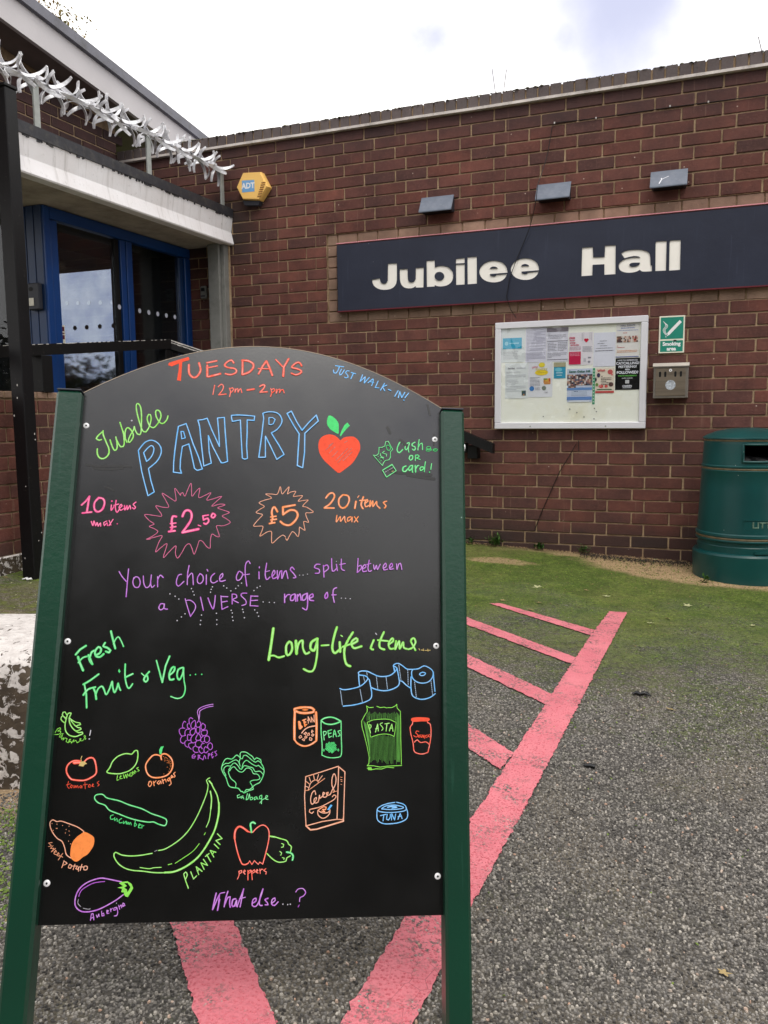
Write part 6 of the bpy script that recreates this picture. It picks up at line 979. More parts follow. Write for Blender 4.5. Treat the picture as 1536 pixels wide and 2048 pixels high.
def paper(name, label, x0, x1, z0, z1, bg, items, cat='poster', y=-.0355):
    """a sheet with printed blocks, rules and words; items: ('r',u0,u1,v0,v1,col) ('t',text,u,v,size,bold,col) ('l',u0,u1,v,n,dv,col) ('e',u,v,ru,rv,col)  (u right, v down, 0..1)"""
    cols = [bg]; m = flatmb(); w, h = x1 - x0, z1 - z0
    def ci(c):
        if c not in cols: cols.append(c)
        return cols.index(c)
    rr = random.Random(len(label) * 7 + int(x0 * 1000)); n = 5     # sheet sags slightly
    def pt(u, v, d=0.0): return (u * w, -.0012 * math.sin(math.pi * u) * v - d, (1 - v) * h)
    for i in range(n):
        for j in range(n): m.quad(pt(i / n, (j + 1) / n), pt((i + 1) / n, (j + 1) / n), pt((i + 1) / n, j / n), pt(i / n, j / n), 0)
    d = .0016
    for it in items:
        k = it[0]; d += .00003
        if k == 'r': m.quad(pt(it[1], it[4], d), pt(it[2], it[4], d), pt(it[2], it[3], d), pt(it[1], it[3], d), ci(it[5]))
        elif k == 'e': m.poly([pt(it[1] + it[3] * math.cos(a * .3927), it[2] + it[4] * math.sin(-a * .3927), d) for a in range(16)], ci(it[5]))
        elif k == 'l':
            for q in range(it[4]):
                v = it[3] + q * it[5]; a = it[1]
                while a < it[2] - .02:
                    b = min(it[2], a + rr.uniform(.03, .12)); m.quad(pt(a, v + it[5] * .34, d), pt(b, v + it[5] * .34, d), pt(b, v, d), pt(a, v, d), ci(it[6])); a = b + .014
                    if rr.random() < .06: break
        elif k == 't': put_text(m, it[1], it[2] * w, -d - .0012 * (1 - it[3]) - .0004, (1 - it[3]) * h, it[4], it[5], ci(it[6]), sx=it[7] if len(it) > 7 else 1.0, rot=it[8] if len(it) > 8 else 0.0)
        elif k == 'p':      # mottled little photograph
            nx, ny = it[5], it[6]
            for a in range(nx):
                for b in range(ny):
                    u0 = it[1] + (it[2] - it[1]) * a / nx; u1 = it[1] + (it[2] - it[1]) * (a + 1) / nx; v0 = it[3] + (it[4] - it[3]) * b / ny; v1 = it[3] + (it[4] - it[3]) * (b + 1) / ny
                    m.quad(pt(u0, v1, d), pt(u1, v1, d), pt(u1, v0, d), pt(u0, v0, d), ci(rr.choice(it[7])))
    o = m.build(name, [pm(c) for c in cols]); o.location = (x0, y, z0); tag(o, label, cat)
    return o
WH, GR, DG = (236, 236, 246), (150, 150, 162), (96, 94, 108)
paper('paper_notice', 'white notice with a bright blue block, top left in the noticeboard', 1.417, 1.572, 1.266, 1.481, (228, 232, 234), [('r', .06, .86, .28, .60, (60, 176, 214)), ('e', .22, .44, .08, .06, (150, 214, 236)), ('r', .34, .74, .42, .46, (150, 214, 236)), ('l', .08, .7, .68, 5, .05, (206, 208, 214))])
paper('paper_notice', 'lilac white typed notice without pictures, second from left in the noticeboard top row', 1.574, 1.709, 1.261, 1.479, (226, 224, 240), [('l', .06, .95, .08, 22, .04, (172, 170, 190))])
paper('paper_notice', 'typed notice with a grey header bar, third from left in the noticeboard top row', 1.7105, 1.845, 1.261, 1.473, (228, 226, 240), [('r', 0, 1, 0, .12, (132, 124, 134)), ('l', .05, .9, .17, 4, .042, GR), ('r', .02, .98, .385, .40, DG), ('l', .05, .46, .44, 6, .045, GR), ('l', .52, .95, .44, 6, .045, GR), ('l', .05, .95, .74, 4, .04, GR), ('r', .02, .98, .93, .945, DG)])
paper('poster', 'white leaflet with red lettering, a red heart between hands and a crimson box', 1.851, 1.998, 1.236, 1.437, (238, 232, 240), [
    ('t', 'FREE', .13, .17, .017, .0006, (206, 52, 92)), ('t', 'home', .13, .24, .013, .0004, (206, 52, 92)), ('t', 'energy', .15, .31, .013, .0004, (206, 52, 92)), ('t', 'saving kits', .24, .38, .013, .0004, (206, 52, 92)),
    ('e', .68, .235, .055, .04, (214, 40, 70)), ('e', .76, .235, .055, .04, (214, 40, 70)), ('r', .64, .80, .24, .27, (214, 40, 70)), ('r', .68, .76, .27, .31, (214, 40, 70)),
    ('r', .53, .56, .02, .26, (198, 192, 200)), ('r', .60, .615, .0, .22, (198, 192, 200)), ('r', .86, .875, .0, .22, (198, 192, 200)), ('r', .92, .94, .02, .26, (198, 192, 200)),
    ('r', 0, .50, .59, .98, (206, 40, 84)), ('l', .04, .46, .62, 3, .04, (236, 170, 190)), ('l', .02, .5, .44, 3, .04, (190, 150, 168)), ('l', .56, .96, .44, 5, .035, GR), ('r', .62, .72, .80, .90, (200, 196, 206)), ('r', .8, .92, .76, .80, GR), ('r', .8, .9, .88, .94, GR)])
paper('paper_notice', 'plain pale sheet with five short typed lines, right of the heart leaflet', 2.001, 2.1345, 1.222, 1.430, (232, 232, 246), [('l', .28, .66, .24, 1, .05, GR), ('l', .18, .78, .31, 1, .05, GR), ('l', .3, .62, .38, 1, .05, GR), ('l', .12, .86, .45, 1, .05, GR), ('l', .08, .9, .525, 1, .05, DG)])
paper('poster', 'white programme sheet with a row of three small photographs, top right in the noticeboard', 2.1365, 2.2725, 1.272, 1.482, (238, 234, 232), [('t', 'HALL EVENTS', .5, .08, .014, .0003, (120, 120, 140)), ('l', .2, .8, .14, 1, .05, (80, 110, 190)), ('l', .05, .95, .21, 1, .035, (90, 120, 190)), ('l', .3, .65, .28, 1, .05, (206, 110, 96)),
    ('p', .03, .28, .38, .56, 4, 4, [(120, 90, 80), (186, 140, 116), (90, 70, 74), (210, 190, 176)]), ('p', .32, .66, .38, .56, 6, 4, [(60, 54, 60), (196, 150, 130), (140, 110, 110), (220, 200, 190)]), ('p', .70, .95, .38, .56, 4, 4, [(90, 60, 60), (200, 150, 130), (160, 60, 60), (226, 210, 200)]),
    ('l', .06, .9, .65, 2, .045, (196, 70, 70)), ('l', .05, .92, .79, 2, .04, (220, 140, 80)), ('r', 0, 1, .965, .985, (90, 110, 180))])
BK = (20, 20, 22)
paper('poster', 'black poster with bold white capitals about catcalling and being followed', 2.1365, 2.281, 1.076, 1.269, BK, [
    ('t', 'HAVE YOU EXPERIENCED', .5, .07, .0105, .0003, WH), ('t', 'CATCALLING?', .5, .165, .0215, .0008, WH), ('t', 'PESTERING?', .5, .275, .0195, .0008, WH, 1.05), ('t', 'BEEN', .5, .36, .012, .0005, WH), ('t', 'FOLLOWED?', .5, .455, .0225, .0009, WH),
    ('t', "THAT'S HARASSMENT", .5, .56, .0115, .0004, (110, 196, 90)), ('t', 'SAFER CAMDEN', .5, .635, .009, .0003, (200, 200, 206)), ('r', .42, .58, .69, .80, (206, 206, 210)), ('t', 'CAMDEN', .5, .885, .015, .0006, WH, .9), ('r', .32, .68, .93, .945, WH)])
paper('paper_notice', 'typed notice headed PANTRY, leftmost in the noticeboard bottom row', 1.4425, 1.5915, 1.034, 1.260, (232, 236, 238), [('t', 'PANTRY', .28, .15, .012, .0004, (120, 116, 130)), ('r', .5, .9, .13, .15, (190, 190, 200)), ('l', .06, .92, .24, 13, .045, (196, 198, 206)), ('p', .74, .92, .78, .92, 3, 3, [(90, 120, 80), (180, 130, 80), (70, 90, 100)])])
paper('poster', 'pantry flyer with a yellow cloud, yellow disc, orange box and blue disc', 1.593, 1.7495, 1.040, 1.259, (232, 232, 240), [('e', .56, .07, .13, .07, (236, 216, 70)), ('t', 'Jubilee', .28, .13, .014, .0003, (200, 80, 110), 1, .15), ('t', 'PANTRY', .55, .20, .020, .0005, (214, 200, 120)), ('e', .55, .29, .27, .08, (244, 214, 60)), ('l', .35, .76, .255, 2, .035, (180, 150, 60)),
    ('l', .08, .5, .42, 7, .04, GR), ('p', .64, .92, .46, .60, 4, 3, [(196, 130, 60), (120, 150, 70), (210, 90, 60), (226, 170, 80)]), ('r', .66, .92, .55, .63, (214, 150, 90)), ('e', .16, .75, .10, .07, (70, 130, 196)), ('e', .66, .74, .09, .065, (130, 140, 130)), ('l', .30, .52, .72, 3, .03, GR), ('t', 'C&C', .76, .87, .011, .0003, GR)])
paper('poster', 'small turquoise card with a sandy top edge, lower middle of the noticeboard', 1.757, 1.832, 1.156, 1.255, (60, 160, 196), [('r', 0, 1, 0, .28, (176, 170, 140)), ('e', .4, .45, .3, .13, (120, 200, 220)), ('r', .2, .75, .62, .68, (190, 226, 236)), ('r', .25, .7, .78, .83, (190, 226, 236))])
CR_ = [(60, 52, 56), (140, 108, 100), (206, 170, 150), (96, 84, 96), (214, 206, 206), (168, 120, 116), (80, 96, 120)]
paper('poster', 'blue and white poster with a crowd photograph under a dark green title', 1.842, 1.997, 1.005, 1.213, (206, 214, 236), [('t', 'Seven Guitar Hill', .5, .085, .019, .0007, (40, 104, 86)), ('p', .0, 1, .17, .50, 16, 7, CR_), ('p', .05, .35, .5, .57, 5, 2, CR_), ('r', 0, 1, .565, .64, (110, 150, 206)), ('r', .18, .8, .66, .80, (190, 200, 222)), ('l', .28, .72, .67, 1, .05, (70, 90, 130)), ('r', 0, 1, .84, .94, (110, 146, 206)), ('r', .1, .9, .95, 1, (226, 230, 240))])
paper('paper_strip', 'narrow green bookmark strip beside the crowd poster', 1.9995, 2.0145, .990, 1.214, (70, 160, 120), [('r', .25, .75, .06 + i * .085, .10 + i * .085, (196, 224, 206)) for i in range(11)])
paper('poster', 'cream poster with red heading, red discs and vegetable pictures along the edges', 2.0175, 2.1305, 1.059, 1.212, (236, 222, 206), [('t', 'What', .3, .10, .020, .0006, (200, 50, 66), 1, .12), ('e', .78, .16, .14, .10, (206, 96, 96)), ('e', .16, .28, .09, .09, (70, 60, 90)), ('e', .88, .27, .05, .04, (220, 120, 120)), ('l', .3, .85, .32, 6, .065, (60, 54, 58)), ('e', .08, .66, .08, .07, (120, 150, 80)), ('e', .3, .73, .13, .07, (206, 80, 76)), ('e', .58, .73, .09, .06, (214, 90, 84)), ('e', .84, .66, .12, .09, (96, 70, 66)), ('r', .08, .88, .84, .88, (60, 110, 70)), ('r', .0, 1, .92, 1, (206, 84, 84)), ('e', .02, .45, .04, .09, (60, 56, 70))])
# ------------------------------------------------------------ smoking area sign
sk = thing('smoking_area_sign', 'green and ivory sign with a cigarette pictogram reading Smoking area', 'sign', (2.385, -.001, 1.292))
m = MB(); m.bevbox(0, .147, -.009, 0, 0, .221, .0015); m.build('plate', 'ivory', sk)
m = flatmb(); m.quad((.009, -.0095, .084), (.139, -.0095, .084), (.139, -.0095, .213), (.009, -.0095, .213)); m.quad((.009, -.0095, .008), (.139, -.0095, .008), (.139, -.0095, .074), (.009, -.0095, .074)); m.build('green_panels', 'signgreen', sk)
m = flatmb(); y = -.0099
m.poly([(.057, y, .105), (.069, y, .117), (.129, y, .181), (.117, y, .194), (.0585, y, .1325), (.047, y, .118)][::1]); 
m.quad((.051, y, .1115), (.055, y, .1075), (.0490, y, .1015), (.0450, y, .1055)); m.quad((.0405, y, .1015), (.0445, y, .0975), (.041, y, .094), (.037, y, .098))
yy = y
for dx in (0, .0065, .013):
    yy = ribbon(m, smooth_pts([(.040 + dx * .6, .108 + dx * .3), (.028 + dx * .7, .124 + dx * .2), (.024 + dx, .142), (.034 + dx, .156 - dx * .2), (.036 + dx * .9, .172 - dx * .4), (.024 + dx * .6, .190 - dx * .7)]), .0026, yy, 0)
put_text(m, 'Smoking', .074, y, .054, .030, .0012, 0, sx=1.0); put_text(m, 'area', .074, y, .025, .030, .0012)
m.build('pictogram_and_words', 'printwhite', sk)
m = MB(); m.disc((.093, -.0102, .073), .011, 10, ry=.005); m.build('black_smear', 'black', sk)
# ------------------------------------------------------------ wall ashtray
ash = thing('wall_ashtray', 'square stainless steel wall ashtray with four slots and a round sticker, under the smoking sign', 'ashtray', (2.365, -.003, 1.02))
m = MB(); m.bevbox(0, .198, -.085, 0, 0, .186, .002); m.build('body', 'steel', ash)
m = MB(); m.prism([(-.094, .184), (-.094, .190), (-.080, .209), (0, .209), (0, .187), (-.088, .187)], 'x', -.004, .202); m.build('sloping_lid', 'steel', ash)
m = MB(); m.bevbox(.013, .183, -.0895, -.0855, .014, .178, .0012); m.build('hinged_door', 'steeldoor', ash)
for x in (.038, .068, .125, .156):
    m = MB(); m.poly([(x + .0065 * math.cos(a), -.0899, .142 + (.010 if math.sin(a) >= 0 else -.010) + .0065 * math.sin(a)) for a in [i * math.pi / 8 for i in range(16)]]); m.build('slot', 'black', ash)
m = MB(); m.disc((.097, -.0901, .165), .009, 16); m.build('lock', 'rivet', ash); m = MB(); m.disc((.097, -.0903, .165), .003, 10); m.build('keyhole', 'black', ash)
m = MB(); m.disc((.099, -.0901, .078), .029, 24); m.build('round_sticker', 'sticker', ash)
# ------------------------------------------------------------ alarm box
al = thing('alarm_bell_box', 'orange hexagonal alarm box with a blue label, high on the wall beside the spikes', 'alarm box', (-.39, 0, 2.56))
hx = [(-.13, .005), (-.073, .100), (.071, .090), (.129, -.017), (.058, -.102), (-.080, -.085)]
m = MB(); k = len(hx)
for sc, y in ((1, -.002), (1, -.045), (.93, -.062)): m.v += [(a * sc, y, b * sc) for a, b in hx]
for r0 in (0, k):
    for i in range(k): m.f.append((r0 + i, r0 + (i + 1) % k, r0 + k + (i + 1) % k, r0 + k + i)); m.mi.append(0)
m.f.append(tuple(2 * k + i for i in range(k))); m.mi.append(0); m.build('cover', 'orange', al)
m = MB(); m.prism([(-.088, -.088), (.052, -.104), (.040, -.132), (-.072, -.122)], 'y', -.045, -.002); m.build('base_lamp', 'lampdark', al)
m = flatmb(); m.quad((-.080, -.0628, -.038), (.022, -.0628, -.040), (.022, -.0628, .038), (-.078, -.0628, .044)); m.build('label', 'lightblue', al)
m = flatmb(); put_text(m, 'ADT', -.029, -.0632, .002, .052, .0022, 0, rot=-.03); m.build('label_lettering', 'printwhite', al)
for i in range(7):
    m = MB(); t = i / 6; x0, z0 = .084 - t * .035, .012 - t * .088; m.bevbox(x0 - .004, x0 + .030 - t * .004, -.0655, -.062, z0 - .004, z0 + .002, .0008); m.build('louvre', 'louvre', al)
# ------------------------------------------------------------ sign lights
def lamp_fix(x, w, label, tilt=0.0):
    t = thing('sign_light', label, 'wall light', (x, 0, 2.25), (0, tilt, 0), 'three boxy lights above the sign')
    m = MB(); m.prism([(-.002, 0), (-.002, .098), (-.038, .098), (-.098, .002), (-.092, 0)], 'x', .006, w - .006); m.build('housing', 'lampdark', t)
    m = MB(); n = Vector((0, -.098 + .038, .002 - .098)).normalized(); 
    m.prism([(-.034, .1005), (-.040, .1015), (-.1045, .000), (-.1035, -.006), (-.098, -.004), (-.0395, .0935)], 'x', -.002, w + .002); m.build('lamp_cover', 'lampgrey', t)
    m = MB(); m.box(.02, w - .02, -.088, -.01, -.004, -.0005); m.build('lens', 'black', t)
    return t
lamp_fix(.878, .217, 'boxy grey wall light above the sign, leftmost of the three'); lamp_fix(1.640, .206, 'boxy grey wall light above the sign, middle one with the cable passing', .0)
lt3 = lamp_fix(2.317, .203, 'boxy grey wall light above the sign, rightmost with a scuffed face')
m = MB(); yy = ribbon(m, [(.05, .02), (.062, .045), (.060, .052)], .006, 0, 0); yy = ribbon(m, [(.062, .045), (.10, .062)], .003, yy, 0); 
for i, v in enumerate(m.v):
    m.v[i] = (v[0], -.1045 + v[2] * (.0645 / .1015) - .0012, v[2])
m.build('scuff_mark', 'alu', lt3)
# ------------------------------------------------------------ cables
def cable(name, label, pts, r, clips=(), mat='wire'):
    q = smooth_pts(pts, .03, 6); m = MB(); m.tube(q, r, 6); o = m.build(name, mat, smooth=True); tag(o, label, 'cable')
    for c in clips:
        m = MB(); m.bevbox(c[0] - .004, c[0] + .004, c[1] - .006, c[1] + .004, c[2] - .005, c[2] + .006, .001); m.build('clip', 'chip', o)
    return o
cable('black_cable', 'thin black cable clipped under the coping and hanging down across the sign', [(3.9, -.006, 2.713), (2.934, -.006, 2.712), (2.41, -.008, 2.716), (1.978, -.008, 2.713), (1.74, -.008, 2.718), (1.722, -.012, 2.70), (1.70, -.02, 2.55), (1.672, -.06, 2.42), (1.655, -.112, 2.33), (1.648, -.112, 2.25), (1.60, -.06, 2.10), (1.54, -.045, 1.97), (1.47, -.042, 1.80), (1.45, -.045, 1.68), (1.475, -.03, 1.60), (1.51, -.02, 1.545)], .0022, [(1.735, -.006, 2.718), (1.985, -.006, 2.713), (2.41, -.006, 2.722), (2.62, -.006, 2.716)])
cable('black_cable', 'loose end of thin black cable hooked on the brickwork below the noticeboard', [(1.919, -.01, .690), (1.916, -.012, .762), (1.86, -.02, .66), (1.80, -.015, .56), (1.74, -.012, .42), (1.68, -.010, .28), (1.642, -.008, .172)], .0026)
# ------------------------------------------------------------ litter bin
bn = thing('litter_bin', 'round dark green litter bin with domed lid and gold bands at the right edge', 'bin', (2.895, -.272, -.012))
bn.rotation_euler = (0, 0, R(22))
m = MB(); m.lathe([(.262, .0), (.268, .004), (.272, .10), (.274, .155), (.268, .166), (.250, .170)], 72); m.build('plinth', 'bin', bn, smooth=30)
m = MB(); m.lathe([(.250, .168), (.250, .205), (.246, .210), (.246, .233)], 72); m.build('ring', 'bin', bn, smooth=30)
m = MB(); m.lathe([(.256, .231), (.260, .235), (.260, .242), (.257, .245)], 72); m.build('band', 'bin', bn, smooth=30)
m = MB(); m.lathe([(.256, .2455), (.258, .251), (.256, .2575)], 72); m.build('gold_band', 'binband', bn, smooth=30)
m = MB(); m.lathe([(.257, .258), (.261, .262), (.260, .274), (.253, .280), (.2505, .33), (.2475, .39), (.2445, .45), (.2415, .53), (.2385, .612), (.240, .616), (.241, .625), (.238, .628)], 72); m.build('body', 'bin', bn, smooth=30)
m = MB(); m.lathe([(.236, .6285), (.238, .634), (.236, .6395)], 72); m.build('gold_band', 'binband', bn, smooth=30)
m = MB(); m.lathe([(.238, .640), (.2405, .644), (.2405, .651), (.236, .655)], 72); m.build('band', 'bin', bn, smooth=30)
AO0, AO1 = R(-119), R(-52)                       # opening, as an angle about the bin
zc0, zc1 = .676, .770
m = MB(); m.lathe([(.236, .655), (.235, zc0)], 72); m.lathe([(.235, zc0), (.232, zc1)], 60, a0=AO1, a1=AO0 + 2 * math.pi); m.lathe([(.232, zc1), (.231, .785)], 72); m.build('hood', 'bin', bn, smooth=30)
m = MB(); m.lathe([(.226, .655), (.222, .785)], 60, a0=AO1 - .02, a1=AO0 + 2 * math.pi + .02); m.build('liner', 'black', bn, smooth=30)
m = MB(); n = 14; rim = []
def pc_(a, z, r): return (r * math.cos(a), r * math.sin(a), z)
path = [pc_(AO0 + (AO1 - AO0) * i / n, zc0, .237) for i in range(n + 1)] + [pc_(AO1 + (AO0 - AO1) * i / n, zc1, .234) for i in range(n + 1)]; path.append(path[0]); path.append(path[1])
m.tube(path, .0065, 8, cap=False); m.build('opening_rim', 'bin', bn, smooth=60)
m = MB(); m.lathe([(.230, .785), (.232, .789), (.229, .796)], 72); m.build('gold_band', 'binband', bn, smooth=30)
m = MB(); m.lathe([(.232, .796), (.239, .799), (.238, .806), (.215, .820), (.17, .838), (.11, .851), (.05, .857), (.0008, .858)], 72); m.build('domed_lid', 'bin', bn, smooth=40)
m = MB(); rr = random.Random(5); pts = []
for i in range(26):
    a = R(-100) + i * R(2.1); pts.append((.19 + rr.uniform(-.02, .01), 0))
m.lathe([(.0005, .690), (.08, .705), (.15, .688), (.19, .700), (.215, .676)], 30)
for i, v in enumerate(m.v): m.v[i] = (v[0], v[1], v[2] + rr.uniform(-.012, .014))
m.build('bin_bag', 'bag', bn)
# raised word panel, words follow the curve of the body
LB = R(-90); m = MB()
def wrap(mb, R0, a0):
    for i, v in enumerate(mb.v): a = a0 + v[0] / R0; rr_ = R0 - v[1]; mb.v[i] = (rr_ * math.cos(a), rr_ * math.sin(a), v[2])
def wrapbox(x0, x1, y0, y1, z0, z1, k=14):
    m = MB()
    for i in range(k): m.box(x0 + (x1 - x0) * i / k, x0 + (x1 - x0) * (i + 1) / k, y0, y1, z0, z1)
    return m
m = MB()
for b in ((-.0, .30, -.003, .004, .358, .362), (-.0, .30, -.003, .004, .306, .310)): q = wrapbox(*b); n = len(m.v); m.v += q.v; m.f += [tuple(n + i for i in f) for f in q.f]; m.mi += q.mi
m.box(-.002, .002, -.003, .004, .306, .362); wrap(m, .2490, LB - .44); m.build('label_border', 'bin', bn)
m = flatmb(); put_text(m, 'LITTER', .125, -.003, .3335, .046, .0013, 0, sx=1.1); wrap(m, .2500, LB - .46); m.build('label_lettering', simple('worn gold lettering', (96, 120, 106), .6, .3, var=.4, vs=90), bn)
m = MB(); m.bevbox(.255, .285, -.03, .03, .205, .272, .004); 
for i, v in enumerate(m.v): x, y, z = v; a = R(-66); m.v[i] = (x * math.cos(a) - y * math.sin(a), x * math.sin(a) + y * math.cos(a), z)
m.build('hinge_block', 'lampdark', bn)
m = MB()
for a_ in range(10):
    a = R(-98) + a_ * R(3.4); m.box(.0, .0, 0, 0, 0, 0) if False else None
q = wrapbox(-.05, .12, -.010, .0, .176, .190); m = q; wrap(m, .2515, R(-90)); m.build('foot_latch', 'bin', bn)
# ------------------------------------------------------------ painted concrete bollard block at the left
cb = thing('white_concrete_block', 'low round-edged concrete block with peeling white paint at the left edge', 'bollard', (1.02, -3.70, gz(1.0, -3.7) - .02))
cb.rotation_euler = (0, 0, R(20))
m = MB(); n = 40; prof = [(1.0, 0), (1.0, .24), (.985, .285), (.94, .318), (.87, .335), (.7, .345), (.35, .35), (.001, .351)]
rr = random.Random(3)
for s_, z_ in prof:
    for j in range(n):
        a = 2 * math.pi * j / n; c_, t_ = math.cos(a), math.sin(a); e = .45
        x = .42 * s_ * math.copysign(abs(c_) ** e, c_); y = .255 * s_ * math.copysign(abs(t_) ** e, t_)
        m.v.append((x - .16 + rr.uniform(-.002, .002), y + rr.uniform(-.002, .002), z_ + rr.uniform(-.002, .002)))
for i in range(len(prof) - 1):
    for j in range(n): a = i * n + j; b = i * n + (j + 1) % n; m.f.append((a, b, b + n, a + n)); m.mi.append(0)
m.build('block', 'peeling', cb, smooth=60)
# ------------------------------------------------------------ menu board (A-board)
BO = Vector((1.834391, -4.497849, .274537))
BR = Matrix(((.885349, -.453139, -.104026), (.462014, .832490, .305783), (-.051962, -.318786, .946401)))
brd = thing('pavement_menu_board', 'black arched A-board with green posts and colourful handwritten pantry menu', 'A-board', BO)
brd.matrix_world = Matrix.Translation(BO) @ BR.to_4x4()
BW = .57
zl, zr_ = -.2655, -.2475
def arc(x): t = (x - .2865) / .2965; return .7435 + .0965 * (1 - t * t) - .006 * t * t * (1 - t * t)
m = MB(); xs_ = [-.0100 + i * (.5930 / 40) for i in range(41)]
outl = [(-.0100, -.0560), (.5830, -.0548)] + [(x, arc(x)) for x in reversed(xs_)]
m.prism(outl, 'y', 0.0, .006); m.build('panel', 'panel', brd)
m = MB()
for a, b in zip(xs_, xs_[1:]):
    n = len(m.v); m.v += [(a, -.0004, arc(a) + .0003), (b, -.0004, arc(b) + .0003), (b, .0064, arc(b) + .0003), (a, .0064, arc(a) + .0003), (a, -.0004, arc(a) + .0013), (b, -.0004, arc(b) + .0013), (b, .0064, arc(b) + .0013), (a, .0064, arc(a) + .0013)]
    for f in ((0, 3, 2, 1), (4, 5, 6, 7), (0, 1, 5, 4), (2, 3, 7, 6)): m.f.append(tuple(n + i for i in f)); m.mi.append(0)
m.build('panel_edge', 'paleedge', brd)
for x0, x1, zt_, zb_, bz in ((-.0465, -.0075, .742, -.2655, 0), (.5785, .6175, .7375, -.2495, 0)):
    m = MB(); m.bevbox(x0, x1, -.018, .024, zb_, zt_, .0042); p = m.build('post', 'boardgreen', brd, smooth=20)
    m = MB(); m.bevbox(x0 + .0005, x1 - .0005, -.0175, .0235, zt_ + .0002, zt_ + .003, .0008); m.build('post_cap', 'lampdark', p)
# rear leg frame, folded out behind
m = MB()
RB = BR.transposed()
for x in (-.027, .598):
    top = Vector((x, .040, .70)); wbot = BO + BR @ Vector((x, 0, -.26)) + Vector((-.2, .0, 0)) * 0
    back = BR @ Vector((x, 0, -.26)) + BO + Vector((-BR.col[1].x, -BR.col[1].y, 0)).normalized() * -.50; back.z = gz(back.x, back.y) + .002
    lb = RB @ (back - BO); m = MB(); d = (lb - top); n = 1
    m.v += [tuple(top + Vector(v)) for v in ((-.018, -.010, 0), (.018, -.010, 0), (.018, .010, 0), (-.018, .010, 0))] + [tuple(lb + Vector(v)) for v in ((-.018, -.010, 0), (.018, -.010, 0), (.018, .010, 0), (-.018, .010, 0))]
    for f in ((0, 1, 2, 3), (7, 6, 5, 4), (0, 4, 5, 1), (1, 5, 6, 2), (2, 6, 7, 3), (3, 7, 4, 0)): m.f.append(f); m.mi.append(0)
    m.build('leg', 'boardgreen', brd)
for (x, z) in ((-.0445, .68), (.6178, .68)):
    m = MB(); m.lathe([(.0002, .0), (.006, .001), (.006, .006)], 10)
    for i, v in enumerate(m.v): m.v[i] = (x + (v[2] if x > 0 else -v[2]), .012 + v[0], z + v[1])
    m.build('hinge_bolt', 'rivet', brd)
def l2(px): return px
for (a, b) in ((.0, .6889), (.57, .6889), (.0, .3445), (.57, .3445), (.0, .0), (.57, .0)):
    m = MB(); m.lathe([(.0048, .0), (.0047, -.0009), (.0036, -.0016), (.0014, -.0018)], 18); k = m
    for i, v in enumerate(m.v): m.v[i] = (a + v[0], v[2] - .0001, b + v[1])
    sc_ = m.build('screw', 'rivet', brd, smooth=50)
    m = MB(); m.disc((a, -.00195, b), .0016, 10); m.build('screw_hole', 'black', sc_)
CI = {c: i for i, c in enumerate(PEN)}
mats = [M['pen' + c] for c in PEN]
ybase = -.00035
for line in ART.split('\n'):
    if not line: continue
    parts = line.split('|'); lab = parts[0]; cols = []; m = flatmb(); y = ybase
    for s_ in parts[1:]:
        c, mode = s_[0], s_[1]; q = s_[2:].split(); w = int(q[0]) / 1e4; q = list(map(int, q[1:])); pts = [(q[i] / 1e4, q[i + 1] / 1e4) for i in range(0, len(q), 2)]
        if c not in cols: cols.append(c)
        mi = cols.index(c); y -= 1.5e-5
        if mode == 'd': m.poly([(pts[0][0] + w * math.cos(-a * .7854), y, pts[0][1] + w * math.sin(-a * .7854) * 1.05) for a in range(8)], mi)
        elif mode in 'fg':
            P = smooth_pts(pts + [pts[0]])[:-1] if mode == 'f' else pts; tri = tessellate_polygon([[Vector((a, b, 0)) for a, b in P]]); n = len(m.v)
            m.v += [(a, y, b) for a, b in P]
            for t in tri: m.f.append(tuple(n + i for i in t)); m.mi.append(mi)
        else:
            sp_ = smooth_pts(pts) if mode == 's' else pts
            y = ribbon(m, sp_, w * .92, y, mi)
            if c not in 'nNlbT' and w > .0012:
                if c + '+' not in cols: cols.append(c + '+')
                y = ribbon(m, sp_, w * .46, y - 2e-5, cols.index(c + '+'))
    nm = 'wiped_smear' if 'smears' in lab else 'chalk_drawing' if 'drawing' in lab or 'starburst' in lab else 'chalk_lettering'
    for i, f in enumerate(m.f):      # face the viewer
        a, b, c_ = (Vector(m.v[j]) for j in f[:3])
        if (b - a).cross(c_ - a).y > 0: m.f[i] = tuple(reversed(f))
    m.build(nm, [M['core' + c[0]] if len(c) > 1 else M['pen' + c] for c in cols], brd, label=lab)
# streaks where the heart infill is thin
m = flatmb(); rr = random.Random(9)
# ------------------------------------------------------------ fallen leaves, weeds, crumbs
def leaf_mesh(seed, s=1.0, lobes=5):
    r = random.Random(seed); m = flatmb(); P = []; n = lobes * 4
    for i in range(n):
        a = 2 * math.pi * i / n + .2; ph = i % 4; rad = (1.0, .62, .38, .62)[ph] * r.uniform(.8, 1.1); P.append((rad * math.cos(a), rad * math.sin(a)))
    m.v.append((0, 0, .06)); cu_ = r.uniform(-.5, .5), r.uniform(-.5, .5)
    for x, y in P: m.v.append((x, y, .05 + .28 * (x * cu_[0] + y * cu_[1]) + .16 * (x * x + y * y) * r.uniform(.2, 1)))
    for i in range(n): m.f.append((0, 1 + i, 1 + (i + 1) % n)); m.mi.append(0)
    st_ = Vector(P[n // 2]) * .4; m.poly([(st_.x, st_.y, .07), (st_.x * 3.4, st_.y * 3.6, .1), (st_.x * 3.4 + .05, st_.y * 3.6 + .05, .1)])
    return m
